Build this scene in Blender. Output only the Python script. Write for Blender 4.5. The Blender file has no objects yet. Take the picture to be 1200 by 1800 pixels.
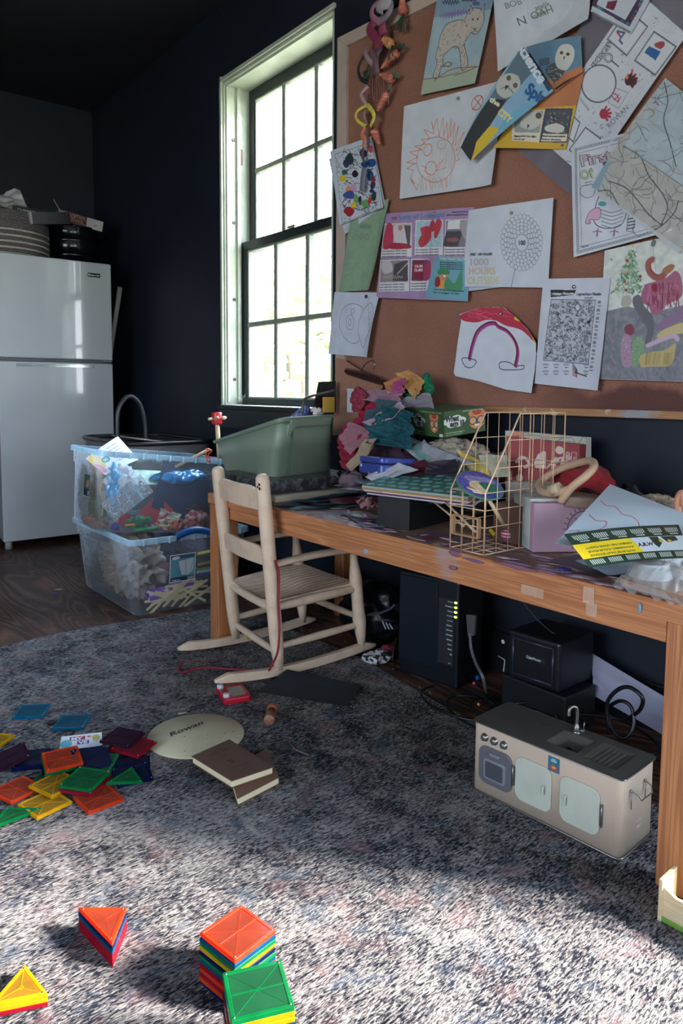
import bpy, bmesh, math, random
import numpy as np
from mathutils import Vector, Matrix, noise
scene = bpy.context.scene
COL = scene.collection
PI = math.pi

# ---------------------------------------------------------------- camera, world, light, exposure
F_PX, YAW, PITCH, ROLL, PX, PY = 1290.39, math.radians(38.2066), math.radians(4.9107), math.radians(-0.419), 600.0, 798.13
EYE = np.array([0.0, 0.0, 0.83])
def cam_axes():
    f = np.array([math.sin(YAW)*math.cos(PITCH), math.cos(YAW)*math.cos(PITCH), -math.sin(PITCH)])
    r = np.array([math.cos(YAW), -math.sin(YAW), 0.0]); d = np.cross(f, r)
    c, s = math.cos(ROLL), math.sin(ROLL)
    return r*c+d*s, -r*s+d*c, f
AX_R, AX_D, AX_F = cam_axes()
cam = bpy.data.cameras.new('camera'); camo = bpy.data.objects.new('camera', cam); COL.objects.link(camo)
camo.matrix_world = Matrix(((AX_R[0], -AX_D[0], -AX_F[0], EYE[0]), (AX_R[1], -AX_D[1], -AX_F[1], EYE[1]), (AX_R[2], -AX_D[2], -AX_F[2], EYE[2]), (0, 0, 0, 1)))
cam.sensor_fit = 'VERTICAL'; cam.sensor_height = 36.0; cam.lens = F_PX/1800*36; cam.shift_y = -(900-PY)/1800; cam.clip_start = 0.02
scene.camera = camo

def at(px, py, x=None, y=None, z=None):
    """the point of the room seen at a pixel of the photograph, on the plane x=, y= or z= ..."""
    d = AX_R*((px-PX)/F_PX) + AX_D*((py-PY)/F_PX) + AX_F
    if x is not None: t = (x-EYE[0])/d[0]
    elif y is not None: t = (y-EYE[1])/d[1]
    else: t = (z-EYE[2])/d[2]
    return Vector(EYE + t*d)

world = bpy.data.worlds.new('sky'); scene.world = world; world.use_nodes = True
wn = world.node_tree.nodes; wl = world.node_tree.links
bg = wn['Background']
tc = wn.new('ShaderNodeTexCoord'); sp = wn.new('ShaderNodeSeparateXYZ'); rp = wn.new('ShaderNodeValToRGB')
wl.new(tc.outputs['Generated'], sp.inputs[0]); wl.new(sp.outputs['Z'], rp.inputs[0]); wl.new(rp.outputs[0], bg.inputs['Color'])
rp.color_ramp.elements[0].position = 0.0; rp.color_ramp.elements[0].color = (0.80, 0.84, 0.86, 1)
rp.color_ramp.elements[1].position = 0.5; rp.color_ramp.elements[1].color = (0.60, 0.78, 1.0, 1)
mx_ = wn.new('ShaderNodeMath'); mx_.operation = 'MAXIMUM'; wl.new(sp.outputs['X'], mx_.inputs[0]); mx_.inputs[1].default_value = 0.0
ms_ = wn.new('ShaderNodeMath'); ms_.operation = 'MULTIPLY_ADD'; wl.new(mx_.outputs[0], ms_.inputs[0]); ms_.inputs[1].default_value = 22.0; ms_.inputs[2].default_value = 10.5   # brighter sky on the sun's side
wl.new(ms_.outputs[0], bg.inputs['Strength'])
sun = bpy.data.lights.new('sun', 'SUN'); suno = bpy.data.objects.new('sun', sun); COL.objects.link(suno)
sun.energy = 31.0; sun.angle = math.radians(10.0); sun.color = (1.0, 0.93, 0.84)
SUN_DIR = Vector((0.68*math.cos(math.radians(28)), -0.73*math.cos(math.radians(28)), math.sin(math.radians(28))))
suno.rotation_euler = SUN_DIR.to_track_quat('Z', 'Y').to_euler(); suno.location = (3.5, -3, 3.5)
def portal(loc, rot, w, h):
    l = bpy.data.lights.new('window_portal', 'AREA'); l.shape = 'RECTANGLE'; l.size = w; l.size_y = h
    l.cycles.is_portal = True
    o = bpy.data.objects.new('window_portal', l); o.location = loc; o.rotation_euler = rot; COL.objects.link(o)
# openings: right wall A (in view), right wall B (beside the camera), rear wall C and D, left wall E : (centre, w, h)
portal((1.97, 2.635, 1.49), (0, PI/2, 0), 1.46, 0.83)
portal((1.97, -1.0, 1.15), (0, PI/2, 0), 2.0, 1.7)
portal((-1.2, -3.07, 1.35), (PI/2, 0, 0), 1.2, 1.5)
portal((0.7, -3.07, 1.35), (PI/2, 0, 0), 1.2, 1.5)
portal((-2.87, 0.6, 1.35), (0, -PI/2, 0), 1.5, 2.4)
scene.view_settings.view_transform = 'Standard'; scene.view_settings.look = 'None'
scene.view_settings.exposure = 0.28; scene.view_settings.gamma = 1.0; scene.view_settings.use_curve_mapping = False
scene.cycles.max_bounces = 10; scene.cycles.diffuse_bounces = 5; scene.cycles.transparent_max_bounces = 40
scene.cycles.transmission_bounces = 6; scene.cycles.glossy_bounces = 4
scene.cycles.sample_clamp_indirect = 4.0; scene.cycles.caustics_refractive = False; scene.cycles.caustics_reflective = False

# ---------------------------------------------------------------- materials
def lin(c):
    if isinstance(c, str):
        c = [int(c[i:i+2], 16)/255 for i in (0, 2, 4)]
    return tuple(v/12.92 if v <= 0.04045 else ((v+0.055)/1.055)**2.4 for v in c[:3])
MATS = {}
def mat(name, col='808080', rough=0.6, metal=0.0, bump=0.0, bscale=60.0, var=0.0, vscale=8.0, var2=None, coat=0.0, spec=0.5, stretch=(1, 1, 1), sheen=0.0, emit=None, estr=0.0):
    """a procedural principled material: base colour with noise variation towards var2, and noise bump"""
    if name in MATS: return MATS[name]
    m = bpy.data.materials.new(name); m.use_nodes = True; MATS[name] = m
    nt = m.node_tree; n = nt.nodes; l = nt.links; p = n['Principled BSDF']
    c = (*lin(col), 1)
    p.inputs['Base Color'].default_value = c; p.inputs['Roughness'].default_value = rough; p.inputs['Metallic'].default_value = metal
    p.inputs['Coat Weight'].default_value = coat; p.inputs['Specular IOR Level'].default_value = spec; p.inputs['Sheen Weight'].default_value = sheen
    t = n.new('ShaderNodeTexCoord'); mp = n.new('ShaderNodeMapping'); mp.inputs['Scale'].default_value = stretch
    l.new(t.outputs['Object'], mp.inputs[0])
    nz = n.new('ShaderNodeTexNoise'); nz.inputs['Scale'].default_value = vscale; nz.inputs['Detail'].default_value = 5
    l.new(mp.outputs[0], nz.inputs[0])
    mx = n.new('ShaderNodeMix'); mx.data_type = 'RGBA'
    c2 = (*lin(var2), 1) if var2 else tuple(v*0.6 for v in c[:3])+(1,)
    mr = n.new('ShaderNodeMapRange'); mr.inputs[1].default_value = 0.45; mr.inputs[2].default_value = 0.7; mr.inputs[4].default_value = var
    l.new(nz.outputs[0], mr.inputs[0]); l.new(mr.outputs[0], mx.inputs[0]); mx.inputs[6].default_value = c; mx.inputs[7].default_value = c2
    l.new(mx.outputs[2], p.inputs['Base Color'])
    if bump:
        nb = n.new('ShaderNodeTexNoise'); nb.inputs['Scale'].default_value = bscale; nb.inputs['Detail'].default_value = 4
        l.new(mp.outputs[0], nb.inputs[0])
        b = n.new('ShaderNodeBump'); b.inputs['Strength'].default_value = bump; b.inputs['Distance'].default_value = 0.004
        l.new(nb.outputs[0], b.inputs['Height']); l.new(b.outputs[0], p.inputs['Normal'])
    if emit:
        p.inputs['Emission Color'].default_value = (*lin(emit), 1); p.inputs['Emission Strength'].default_value = estr
    return m
def clear(name, col, opacity=0.3, rough=0.15, tint=None, trans=0.0):
    """translucent plastic, glass or tulle: transparent (tinted) mixed with a principled surface"""
    if name in MATS: return MATS[name]
    m = bpy.data.materials.new(name); m.use_nodes = True; MATS[name] = m
    nt = m.node_tree; n = nt.nodes; l = nt.links; p = n['Principled BSDF']; out = n['Material Output']
    p.inputs['Base Color'].default_value = (*lin(col), 1); p.inputs['Roughness'].default_value = rough
    tr = n.new('ShaderNodeBsdfTransparent'); tr.inputs[0].default_value = (*lin(tint or 'FFFFFF'), 1)
    nz = n.new('ShaderNodeTexNoise'); nz.inputs['Scale'].default_value = 25; nz.inputs['Detail'].default_value = 4
    t = n.new('ShaderNodeTexCoord'); l.new(t.outputs['Object'], nz.inputs[0])
    lw = n.new('ShaderNodeLayerWeight'); lw.inputs[0].default_value = 0.5
    fp = n.new('ShaderNodeMath'); fp.operation = 'POWER'; l.new(lw.outputs['Facing'], fp.inputs[0]); fp.inputs[1].default_value = 5
    fr = n.new('ShaderNodeMath'); fr.operation = 'MULTIPLY_ADD'; l.new(fp.outputs[0], fr.inputs[0]); fr.inputs[1].default_value = 0.9; fr.inputs[2].default_value = 0.03
    mr = n.new('ShaderNodeMapRange'); mr.inputs[1].default_value = 0.3; mr.inputs[2].default_value = 0.75
    mr.inputs[3].default_value = opacity*0.8; mr.inputs[4].default_value = min(1, opacity*1.25)
    l.new(nz.outputs[0], mr.inputs[0])
    ad = n.new('ShaderNodeMath'); ad.operation = 'ADD'; ad.use_clamp = True
    l.new(mr.outputs[0], ad.inputs[0]); l.new(fr.outputs[0], ad.inputs[1])
    mx = n.new('ShaderNodeMixShader'); l.new(ad.outputs[0], mx.inputs[0]); l.new(tr.outputs[0], mx.inputs[1])
    if trans:
        tl = n.new('ShaderNodeBsdfTranslucent'); tl.inputs[0].default_value = (*lin(col), 1)
        m2 = n.new('ShaderNodeMixShader'); m2.inputs[0].default_value = trans
        l.new(p.outputs[0], m2.inputs[1]); l.new(tl.outputs[0], m2.inputs[2]); l.new(m2.outputs[0], mx.inputs[2])
    else: l.new(p.outputs[0], mx.inputs[2])
    l.new(mx.outputs[0], out.inputs['Surface'])
    return m
def paint_mat(name='printed paper', rough=0.65, trans=0.0):
    if name in MATS: return MATS[name]
    m = bpy.data.materials.new(name); m.use_nodes = True; MATS[name] = m
    nt = m.node_tree; n = nt.nodes; l = nt.links; p = n['Principled BSDF']
    a = n.new('ShaderNodeAttribute'); a.attribute_name = 'Col'; l.new(a.outputs['Color'], p.inputs['Base Color'])
    p.inputs['Roughness'].default_value = rough
    return m

# ---------------------------------------------------------------- object helpers
def thing(name, label, cat, loc=(0, 0, 0), rz=0.0, group=None, rot=None):
    o = bpy.data.objects.new(name, None); COL.objects.link(o); o.empty_display_size = 0.02
    o.location = loc; o.rotation_euler = rot if rot else (0, 0, rz); o['label'] = label; o['category'] = cat
    if group: o['group'] = group
    return o
def tag(o, label, cat, group=None, kind=None):
    o['label'] = label; o['category'] = cat
    if group: o['group'] = group
    if kind: o['kind'] = kind
    return o
def link(name, me, m=None, parent=None, smooth=False, bevel=0.0, label=None, loc=None, seg=2):
    o = bpy.data.objects.new(name, me); COL.objects.link(o)
    if m is not None:
        for k in (m if isinstance(m, (list, tuple)) else [m]): me.materials.append(k)
    if parent is not None: o.parent = parent
    if loc is not None: o.location = loc
    if label: o['label'] = label
    if smooth: me.polygons.foreach_set('use_smooth', [True]*len(me.polygons))
    if bevel:
        b = o.modifiers.new('bevel', 'BEVEL'); b.width = bevel; b.segments = seg; b.limit_method = 'ANGLE'; b.angle_limit = math.radians(40)
    return o
class MB:
    """collects shapes into ONE mesh"""
    def __init__(s): s.bm = bmesh.new(); s.mi = 0
    def box(s, c, d, rot=None, taper=1.0):
        hx, hy, hz = d[0]/2, d[1]/2, d[2]/2
        M = rot.to_matrix() if rot is not None and hasattr(rot, 'to_matrix') else (rot if rot is not None else Matrix.Identity(3))
        vs = []
        for sz in (-1, 1):
            k = taper if sz < 0 else 1
            for sx, sy in ((-1, -1), (1, -1), (1, 1), (-1, 1)): vs.append(s.bm.verts.new(Vector(c)+M@Vector((sx*hx*k, sy*hy*k, sz*hz))))
        for f in ((3, 2, 1, 0), (4, 5, 6, 7), (0, 1, 5, 4), (1, 2, 6, 5), (2, 3, 7, 6), (3, 0, 4, 7)):
            s.bm.faces.new([vs[i] for i in f]).material_index = s.mi
        return s
    def hexa(s, p):
        """8 corners: bottom ring (ccw from above) then top ring"""
        vs = [s.bm.verts.new(Vector(q)) for q in p]
        for f in ((3, 2, 1, 0), (4, 5, 6, 7), (0, 1, 5, 4), (1, 2, 6, 5), (2, 3, 7, 6), (3, 0, 4, 7)):
            s.bm.faces.new([vs[i] for i in f]).material_index = s.mi
        return s
    def bar(s, p0, p1, w, h, up=(0, 0, 1)):
        p0, p1 = Vector(p0), Vector(p1); d = p1-p0; L = d.length; d.normalize(); a = d.cross(Vector(up))
        if a.length < 1e-4: a = d.cross(Vector((1, 0, 0)))
        a.normalize(); b = a.cross(d); M = Matrix((d, a, b)).transposed()
        return s.box((p0+p1)/2, (L, w, h), M)
    def tube(s, pts, r, seg=10, closed=False, flat=1.0):
        pts = [Vector(p) for p in pts]; n = len(pts); rs = r if isinstance(r, (list, tuple)) else [r]*n
        rings = []; prev = None
        for i, p in enumerate(pts):
            if closed: t = pts[(i+1) % n]-pts[i-1]
            else: t = pts[min(i+1, n-1)]-pts[max(i-1, 0)]
            t.normalize()
            if prev is None:
                a = t.orthogonal().normalized()
            else:
                a = prev - t*prev.dot(t)
                a = a.normalized() if a.length > 1e-6 else t.orthogonal().normalized()
            prev = a; b = t.cross(a)
            rings.append([s.bm.verts.new(p + (a*math.cos(2*PI*k/seg) + b*math.sin(2*PI*k/seg)*flat)*rs[i]) for k in range(seg)])
        m = n if closed else n-1
        for i in range(m):
            A, B = rings[i], rings[(i+1) % n]
            for k in range(seg):
                f = s.bm.faces.new((A[k], A[(k+1) % seg], B[(k+1) % seg], B[k])); f.material_index = s.mi; f.smooth = True
        if not closed:
            for R, rev in ((rings[0], True), (rings[-1], False)):
                try: s.bm.faces.new(R[::-1] if rev else R).material_index = s.mi
                except ValueError: pass
        return s
    def lathe(s, prof, c=(0, 0, 0), seg=32, rot=None):
        """prof: list of (r, z)"""
        M = rot if rot is not None else Matrix.Identity(3); c = Vector(c); rings = []
        for r, z in prof:
            if r < 1e-6: rings.append([s.bm.verts.new(c+M@Vector((0, 0, z)))])
            else: rings.append([s.bm.verts.new(c+M@Vector((r*math.cos(2*PI*k/seg), r*math.sin(2*PI*k/seg), z))) for k in range(seg)])
        for A, B in zip(rings, rings[1:]):
            for k in range(seg):
                k2 = (k+1) % seg
                if len(A) == 1 and len(B) == 1: continue
                if len(A) == 1: f = s.bm.faces.new((A[0], B[k2], B[k]))
                elif len(B) == 1: f = s.bm.faces.new((A[k], A[k2], B[0]))
                else: f = s.bm.faces.new((A[k], A[k2], B[k2], B[k]))
                f.material_index = s.mi; f.smooth = True
        return s
    def prism(s, pts, h, M=None, c=(0, 0, 0)):
        """2D outline extruded by h along local z"""
        M = M if M is not None else Matrix.Identity(3); c = Vector(c)
        a = [s.bm.verts.new(c+M@Vector((p[0], p[1], 0))) for p in pts]; b = [s.bm.verts.new(c+M@Vector((p[0], p[1], h))) for p in pts]
        s.bm.faces.new(a[::-1]).material_index = s.mi; s.bm.faces.new(b).material_index = s.mi
        for i in range(len(pts)):
            j = (i+1) % len(pts); s.bm.faces.new((a[i], a[j], b[j], b[i])).material_index = s.mi
        return s
    def grid(s, f, nu, nv, closed_u=False):
        vs = [[s.bm.verts.new(f(i/(nu), j/nv)) for j in range(nv+1)] for i in range(nu if closed_u else nu+1)]
        for i in range(nu):
            A = vs[i]; B = vs[(i+1) % nu] if closed_u else vs[i+1]
            for j in range(nv):
                q = s.bm.faces.new((A[j], B[j], B[j+1], A[j+1])); q.smooth = True; q.material_index = s.mi
        return s
    def ball(s, c, r, sub=3, scale=(1, 1, 1), disp=0.0, freq=8.0, seed=0.0, rot=None, ridge=False):
        g = bmesh.ops.create_icosphere(s.bm, subdivisions=sub, radius=1.0)
        M = rot if rot is not None else Matrix.Identity(3)
        for v in g['verts']:
            p = v.co.copy(); d = 0
            if disp:
                q = Vector((p.x*scale[0], p.y*scale[1], p.z*scale[2]))*r*freq+Vector((seed, seed*1.7, -seed))
                d = noise.fractal(q, 0.8, 2.1, 3)
                if ridge: d = 0.4-abs(d)*2
            v.co = Vector(c) + M@Vector((p.x*scale[0], p.y*scale[1], p.z*scale[2]))*r*(1+disp*d)
            for f in v.link_faces: f.smooth = True; f.material_index = s.mi
        return s
    def out(s, name, m, parent=None, bevel=0.0, smooth=False, label=None, loc=None, seg=2):
        me = bpy.data.meshes.new(name); bmesh.ops.recalc_face_normals(s.bm, faces=s.bm.faces[:]); s.bm.to_mesh(me); s.bm.free()
        return link(name, me, m, parent, smooth, bevel, label, loc, seg)
def copy_tree(o, parent=None):
    c = o.copy(); COL.objects.link(c); c.parent = parent
    for ch in o.children: copy_tree(ch, c)
    return c
def rrect(w, h, r, seg=5, cx=0.0, cy=0.0):
    pts = []
    for sx, sy, a0 in ((1, 1, 0), (-1, 1, 90), (-1, -1, 180), (1, -1, 270)):
        for k in range(seg+1):
            a = math.radians(a0+90*k/seg); pts.append((cx+sx*(w/2-r)+r*math.cos(a), cy+sy*(h/2-r)+r*math.sin(a)))
    return pts
def spline(pts, n=8, closed=False):
    P = [Vector(p) for p in pts]; out = []; N = len(P)
    for i in range(N if closed else N-1):
        if closed: a, b, c, d = P[i-1], P[i], P[(i+1) % N], P[(i+2) % N]
        else: a, b, c, d = P[max(i-1, 0)], P[i], P[i+1], P[min(i+2, N-1)]
        for k in range(n):
            t = k/n
            out.append(0.5*((2*b)+(c-a)*t+(2*a-5*b+4*c-d)*t*t+(3*b-a-3*c+d)*t**3))
    if not closed: out.append(P[-1])
    return out

# ---------------------------------------------------------------- drawn sheets: a fine mesh whose points carry the colours of the drawing
_GL = {}
def glyph_tris(text, bold=0.0, shear=0.0):
    key = (text, bold, shear)
    if key not in _GL:
        cu = bpy.data.curves.new('t', 'FONT'); cu.body = text; cu.size = 1.0; cu.offset = bold; cu.shear = shear; cu.resolution_u = 3
        ob = bpy.data.objects.new('t', cu); COL.objects.link(ob)
        dg = bpy.context.evaluated_depsgraph_get(); dg.update()
        me = ob.evaluated_get(dg).to_mesh(); me.calc_loop_triangles()
        v = np.array([tuple(q.co)[:2] for q in me.vertices]) if len(me.vertices) else np.zeros((0, 2))
        t = np.array([tuple(q.vertices) for q in me.loop_triangles]) if len(me.loop_triangles) else np.zeros((0, 3), int)
        bpy.data.objects.remove(ob); bpy.data.curves.remove(cu)
        w = v[:, 0].max() if len(v) else 1
        _GL[key] = (v, t, w)
    return _GL[key]
class Canvas:
    """colours in grid cells; every draw call takes points in the units of T (default: metres from the top left corner)"""
    def __init__(s, w, h, col, res=0.001, T=None):
        s.res = res; s.nx = max(4, int(round(w/res))+1); s.ny = max(4, int(round(h/res))+1); s.w = w; s.h = h
        s.a = np.ones((s.ny, s.nx, 3))*np.array([int(col[i:i+2], 16)/255 for i in (0, 2, 4)]); s.mask = None
        s.T = T or (lambda P: P/np.array([w, h]))
    def px(s, P):
        return s.T(np.array(P, float).reshape(-1, 2))*np.array([s.nx-1, s.ny-1])
    def c(s, col): return np.array([int(col[i:i+2], 16)/255 for i in (0, 2, 4)])
    def _fillpx(s, Q, col, alpha=1.0, evenodd=True):
        x0, y0 = np.maximum(np.floor(Q.min(0)).astype(int), 0); x1, y1 = np.minimum(np.ceil(Q.max(0)).astype(int), [s.nx-1, s.ny-1])
        if x1 < x0 or y1 < y0: return None
        X, Y = np.meshgrid(np.arange(x0, x1+1), np.arange(y0, y1+1)); ins = np.zeros(X.shape, bool)
        n = len(Q)
        for i in range(n):
            xa, ya = Q[i]; xb, yb = Q[(i+1) % n]
            if ya == yb: continue
            cnd = ((Y >= min(ya, yb)) & (Y < max(ya, yb)))
            ins ^= cnd & (X < xa+(Y-ya)*(xb-xa)/(yb-ya))
        if col is not None:
            sub = s.a[y0:y1+1, x0:x1+1]; sub[ins] = sub[ins]*(1-alpha)+s.c(col)*alpha
        return (x0, y0, x1, y1, ins)
    def poly(s, P, col, alpha=1.0): s._fillpx(s.px(P), col, alpha); return s
    def crop(s, P):
        r = s._fillpx(s.px(P), None); m = np.zeros((s.ny, s.nx), bool)
        if r: m[r[1]:r[3]+1, r[0]:r[2]+1] = r[4]
        s.mask = m; return s
    def line(s, P, col, wd=0.0015, closed=False, alpha=1.0):
        Q = s.px(P); r = wd/s.res/2; C = s.c(col)
        if closed: Q = np.vstack([Q, Q[:1]])
        for a, b in zip(Q[:-1], Q[1:]):
            x0, y0 = np.maximum(np.floor(np.minimum(a, b)-r-1).astype(int), 0); x1, y1 = np.minimum(np.ceil(np.maximum(a, b)+r+1).astype(int), [s.nx-1, s.ny-1])
            if x1 < x0 or y1 < y0: continue
            X, Y = np.meshgrid(np.arange(x0, x1+1), np.arange(y0, y1+1)); d = b-a; L = max(d@d, 1e-9)
            t = np.clip(((X-a[0])*d[0]+(Y-a[1])*d[1])/L, 0, 1); D = np.hypot(X-a[0]-t*d[0], Y-a[1]-t*d[1])
            al = np.clip(r+0.5-D, 0, 1)[..., None]*alpha*min(1, 2*r+0.2)
            s.a[y0:y1+1, x0:x1+1] = s.a[y0:y1+1, x0:x1+1]*(1-al)+C*al
        return s
    def curve(s, P, col, wd=0.0015, closed=False, alpha=1.0, n=6):
        Q = [(q.x, q.y) for q in spline([(p[0], p[1], 0) for p in P], n, closed)]
        return s.line(Q, col, wd, closed, alpha)
    def blob(s, P, col, alpha=1.0):
        return s.poly([(q.x, q.y) for q in spline([(p[0], p[1], 0) for p in P], 6, True)], col, alpha)
    def ell(s, c, rx, ry, col=None, line=None, wd=0.001, rot=0.0, alpha=1.0, n=28):
        ca, sa = math.cos(rot), math.sin(rot)
        P = [(c[0]+rx*math.cos(a)*ca-ry*math.sin(a)*sa, c[1]+rx*math.cos(a)*sa+ry*math.sin(a)*ca) for a in np.linspace(0, 2*PI, n, endpoint=False)]
        if col: s.poly(P, col, alpha)
        if line: s.line(P, line, wd, True)
        return s
    def scrib(s, c, rx, ry, col, n=14, wd=0.0015, seed=0, rot=0.0, alpha=0.9):
        rn = random.Random(seed); ca, sa = math.cos(rot), math.sin(rot); P = []
        for i in range(n):
            t = i/(n-1)*2-1; e = math.sqrt(max(0, 1-t*t*0.8)); x = t*rx; y = (1 if i % 2 else -1)*ry*e*rn.uniform(0.6, 1)
            P.append((c[0]+x*ca-y*sa, c[1]+x*sa+y*ca))
        return s.line(P, col, wd, alpha=alpha)
    def noise(s, amp, sc=3, seed=0):
        r = np.random.RandomState(seed); k = r.rand(s.ny//sc+2, s.nx//sc+2)
        yi = np.linspace(0, k.shape[0]-1.001, s.ny); xi = np.linspace(0, k.shape[1]-1.001, s.nx)
        y0 = yi.astype(int); x0 = xi.astype(int); fy = (yi-y0)[:, None]; fx = (xi-x0)[None]
        g = (k[y0][:, x0]*(1-fy)*(1-fx)+k[y0+1][:, x0]*fy*(1-fx)+k[y0][:, x0+1]*(1-fy)*fx+k[y0+1][:, x0+1]*fy*fx)
        s.a = np.clip(s.a+(g-0.5)[..., None]*amp, 0, 1); return s
    def text(s, txt, p, size, col, d=(1, 0), up=None, bold=0.0, shear=0.0, width=None):
        """baseline start p, reading direction d (in T units), letter height size (T units); up defaults to d turned"""
        v, t, w = glyph_tris(txt, bold, shear)
        d = np.array(d, float); d /= np.hypot(*d); u = np.array([d[1], -d[0]]) if up is None else np.array(up, float)/np.hypot(*up)
        sx = size if width is None else width/max(w, 1e-6)
        P = np.array(p, float)+v[:, :1]*sx*d+v[:, 1:2]*size*u; Q = s.px(P); C = s.c(col)
        for tri in t:
            q = Q[tri]; x0, y0 = np.maximum(np.floor(q.min(0)-0.6).astype(int), 0); x1, y1 = np.minimum(np.ceil(q.max(0)+0.6).astype(int), [s.nx-1, s.ny-1])
            if x1 < x0 or y1 < y0: continue
            X, Y = np.meshgrid(np.arange(x0, x1+1), np.arange(y0, y1+1)); ins = np.ones(X.shape)
            ar = (q[1, 0]-q[0, 0])*(q[2, 1]-q[0, 1])-(q[2, 0]-q[0, 0])*(q[1, 1]-q[0, 1]); sg = 1 if ar > 0 else -1
            for i in range(3):
                a, b = q[i], q[(i+1) % 3]; L = max(np.hypot(*(b-a)), 1e-6)
                dd = sg*((b[0]-a[0])*(Y-a[1])-(b[1]-a[1])*(X-a[0]))/L
                ins = np.minimum(ins, np.clip(dd+0.5, 0, 1))
            ins = ins[..., None]
            s.a[y0:y1+1, x0:x1+1] = s.a[y0:y1+1, x0:x1+1]*(1-ins)+C*ins
        return s
    def sheet(s, name, corners, parent=None, disp=None, m=None, thick=0.0, label=None, solid=None):
        """corners TL TR BR BL; disp(u,v)->metres towards the normal that faces the reader"""
        A, B, C, D = [np.array(tuple(c), float) for c in corners]
        u = np.linspace(0, 1, s.nx)[None, :, None]; v = np.linspace(0, 1, s.ny)[:, None, None]
        P = A*(1-u)*(1-v)+B*u*(1-v)+C*u*v+D*(1-u)*v
        N = np.cross(D-A, B-A); N /= np.linalg.norm(N)
        if disp is not None:
            Z = disp(u[..., 0], v[..., 0]); P = P+np.broadcast_to(Z, (s.ny, s.nx))[..., None]*N
        P = P.reshape(-1, 3); idx = np.arange(s.nx*s.ny).reshape(s.ny, s.nx)
        Fq = np.stack([idx[:-1, :-1], idx[1:, :-1], idx[1:, 1:], idx[:-1, 1:]], -1).reshape(-1, 4)
        if s.mask is not None:
            Fq = Fq[s.mask[:-1, :-1].reshape(-1)]
        me = bpy.data.meshes.new(name); me.vertices.add(len(P)); me.vertices.foreach_set('co', P.astype(np.float32).ravel())
        me.loops.add(Fq.size); me.loops.foreach_set('vertex_index', Fq.astype(np.int32).ravel())
        me.polygons.add(len(Fq)); me.polygons.foreach_set('loop_start', np.arange(0, Fq.size, 4, dtype=np.int32))
        me.polygons.foreach_set('use_smooth', np.ones(len(Fq), bool))
        me.update(calc_edges=True)
        at_ = me.attributes.new('Col', 'FLOAT_COLOR', 'POINT'); L = np.where(s.a <= 0.04045, s.a/12.92, ((s.a+0.055)/1.055)**2.4).reshape(-1, 3)
        at_.data.foreach_set('color', np.hstack([L, np.ones((len(L), 1))]).astype(np.float32).ravel())
        if s.mask is not None:
            bm = bmesh.new(); bm.from_mesh(me); bmesh.ops.delete(bm, geom=[q for q in bm.verts if not q.link_faces], context='VERTS'); bm.to_mesh(me); bm.free()
        return link(name, me, m or paint_mat(), parent, label=label)
def photo_T(corners, **plane):
    """draw in photograph pixels on a sheet whose corner pixels are given: inverse bilinear on the sheet's own plane"""
    Q = np.array([tuple(at(*c, **plane)) for c in corners]); ax = 'xyz'.index(list(plane)[0]); keep = [i for i in range(3) if i != ax]; q = Q[:, keep]
    def T(P):
        R = np.array([tuple(at(p[0], p[1], **plane)) for p in P])[:, keep]; uv = np.full((len(R), 2), 0.5)
        for _ in range(12):
            u, v = uv[:, :1], uv[:, 1:]
            f = q[0]*(1-u)*(1-v)+q[1]*u*(1-v)+q[2]*u*v+q[3]*(1-u)*v-R
            du = (q[1]-q[0])*(1-v)+(q[2]-q[3])*v; dv = (q[3]-q[0])*(1-u)+(q[2]-q[1])*u
            det = du[:, 0]*dv[:, 1]-du[:, 1]*dv[:, 0]
            uv = uv-np.stack([(f[:, 0]*dv[:, 1]-f[:, 1]*dv[:, 0])/det, (du[:, 0]*f[:, 1]-du[:, 1]*f[:, 0])/det], -1)
        return uv
    return T, [Vector(c) for c in Q]
# ---------------------------------------------------------------- special surfaces
def nodes_mat(name, rough=0.6):
    m = bpy.data.materials.new(name); m.use_nodes = True; MATS[name] = m
    n = m.node_tree.nodes; l = m.node_tree.links; p = n['Principled BSDF']; p.inputs['Roughness'].default_value = rough
    t = n.new('ShaderNodeTexCoord')
    def mapping(sc, rot=(0, 0, 0)):
        mp = n.new('ShaderNodeMapping'); mp.inputs['Scale'].default_value = sc; mp.inputs['Rotation'].default_value = rot; l.new(t.outputs['Object'], mp.inputs[0]); return mp.outputs[0]
    def nz(sc, vec, det=4, dist=0.0, rg=0.5):
        q = n.new('ShaderNodeTexNoise'); q.inputs['Scale'].default_value = sc; q.inputs['Detail'].default_value = det; q.inputs['Distortion'].default_value = dist; q.inputs['Roughness'].default_value = rg; l.new(vec, q.inputs[0]); return q.outputs[0]
    def rng(v, a, b, c=0.0, d=1.0):
        q = n.new('ShaderNodeMapRange'); q.inputs[1].default_value = a; q.inputs[2].default_value = b; q.inputs[3].default_value = c; q.inputs[4].default_value = d; l.new(v, q.inputs[0]); return q.outputs[0]
    def mix(f, a, b):
        q = n.new('ShaderNodeMix'); q.data_type = 'RGBA'
        if isinstance(f, (int, float)): q.inputs[0].default_value = f
        else: l.new(f, q.inputs[0])
        for k, v in ((6, a), (7, b)):
            if isinstance(v, str): q.inputs[k].default_value = (*lin(v), 1)
            else: l.new(v, q.inputs[k])
        return q.outputs[2]
    def math_(op, a, b):
        q = n.new('ShaderNodeMath'); q.operation = op
        for k, v in ((0, a), (1, b)):
            if isinstance(v, (int, float)): q.inputs[k].default_value = v
            else: l.new(v, q.inputs[k])
        return q.outputs[0]
    def bump(h, st=0.5, dist=0.003):
        q = n.new('ShaderNodeBump'); q.inputs['Strength'].default_value = st; q.inputs['Distance'].default_value = dist; l.new(h, q.inputs['Height']); l.new(q.outputs[0], p.inputs['Normal'])
    return m, n, l, p, t, mapping, nz, rng, mix, math_, bump
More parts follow.
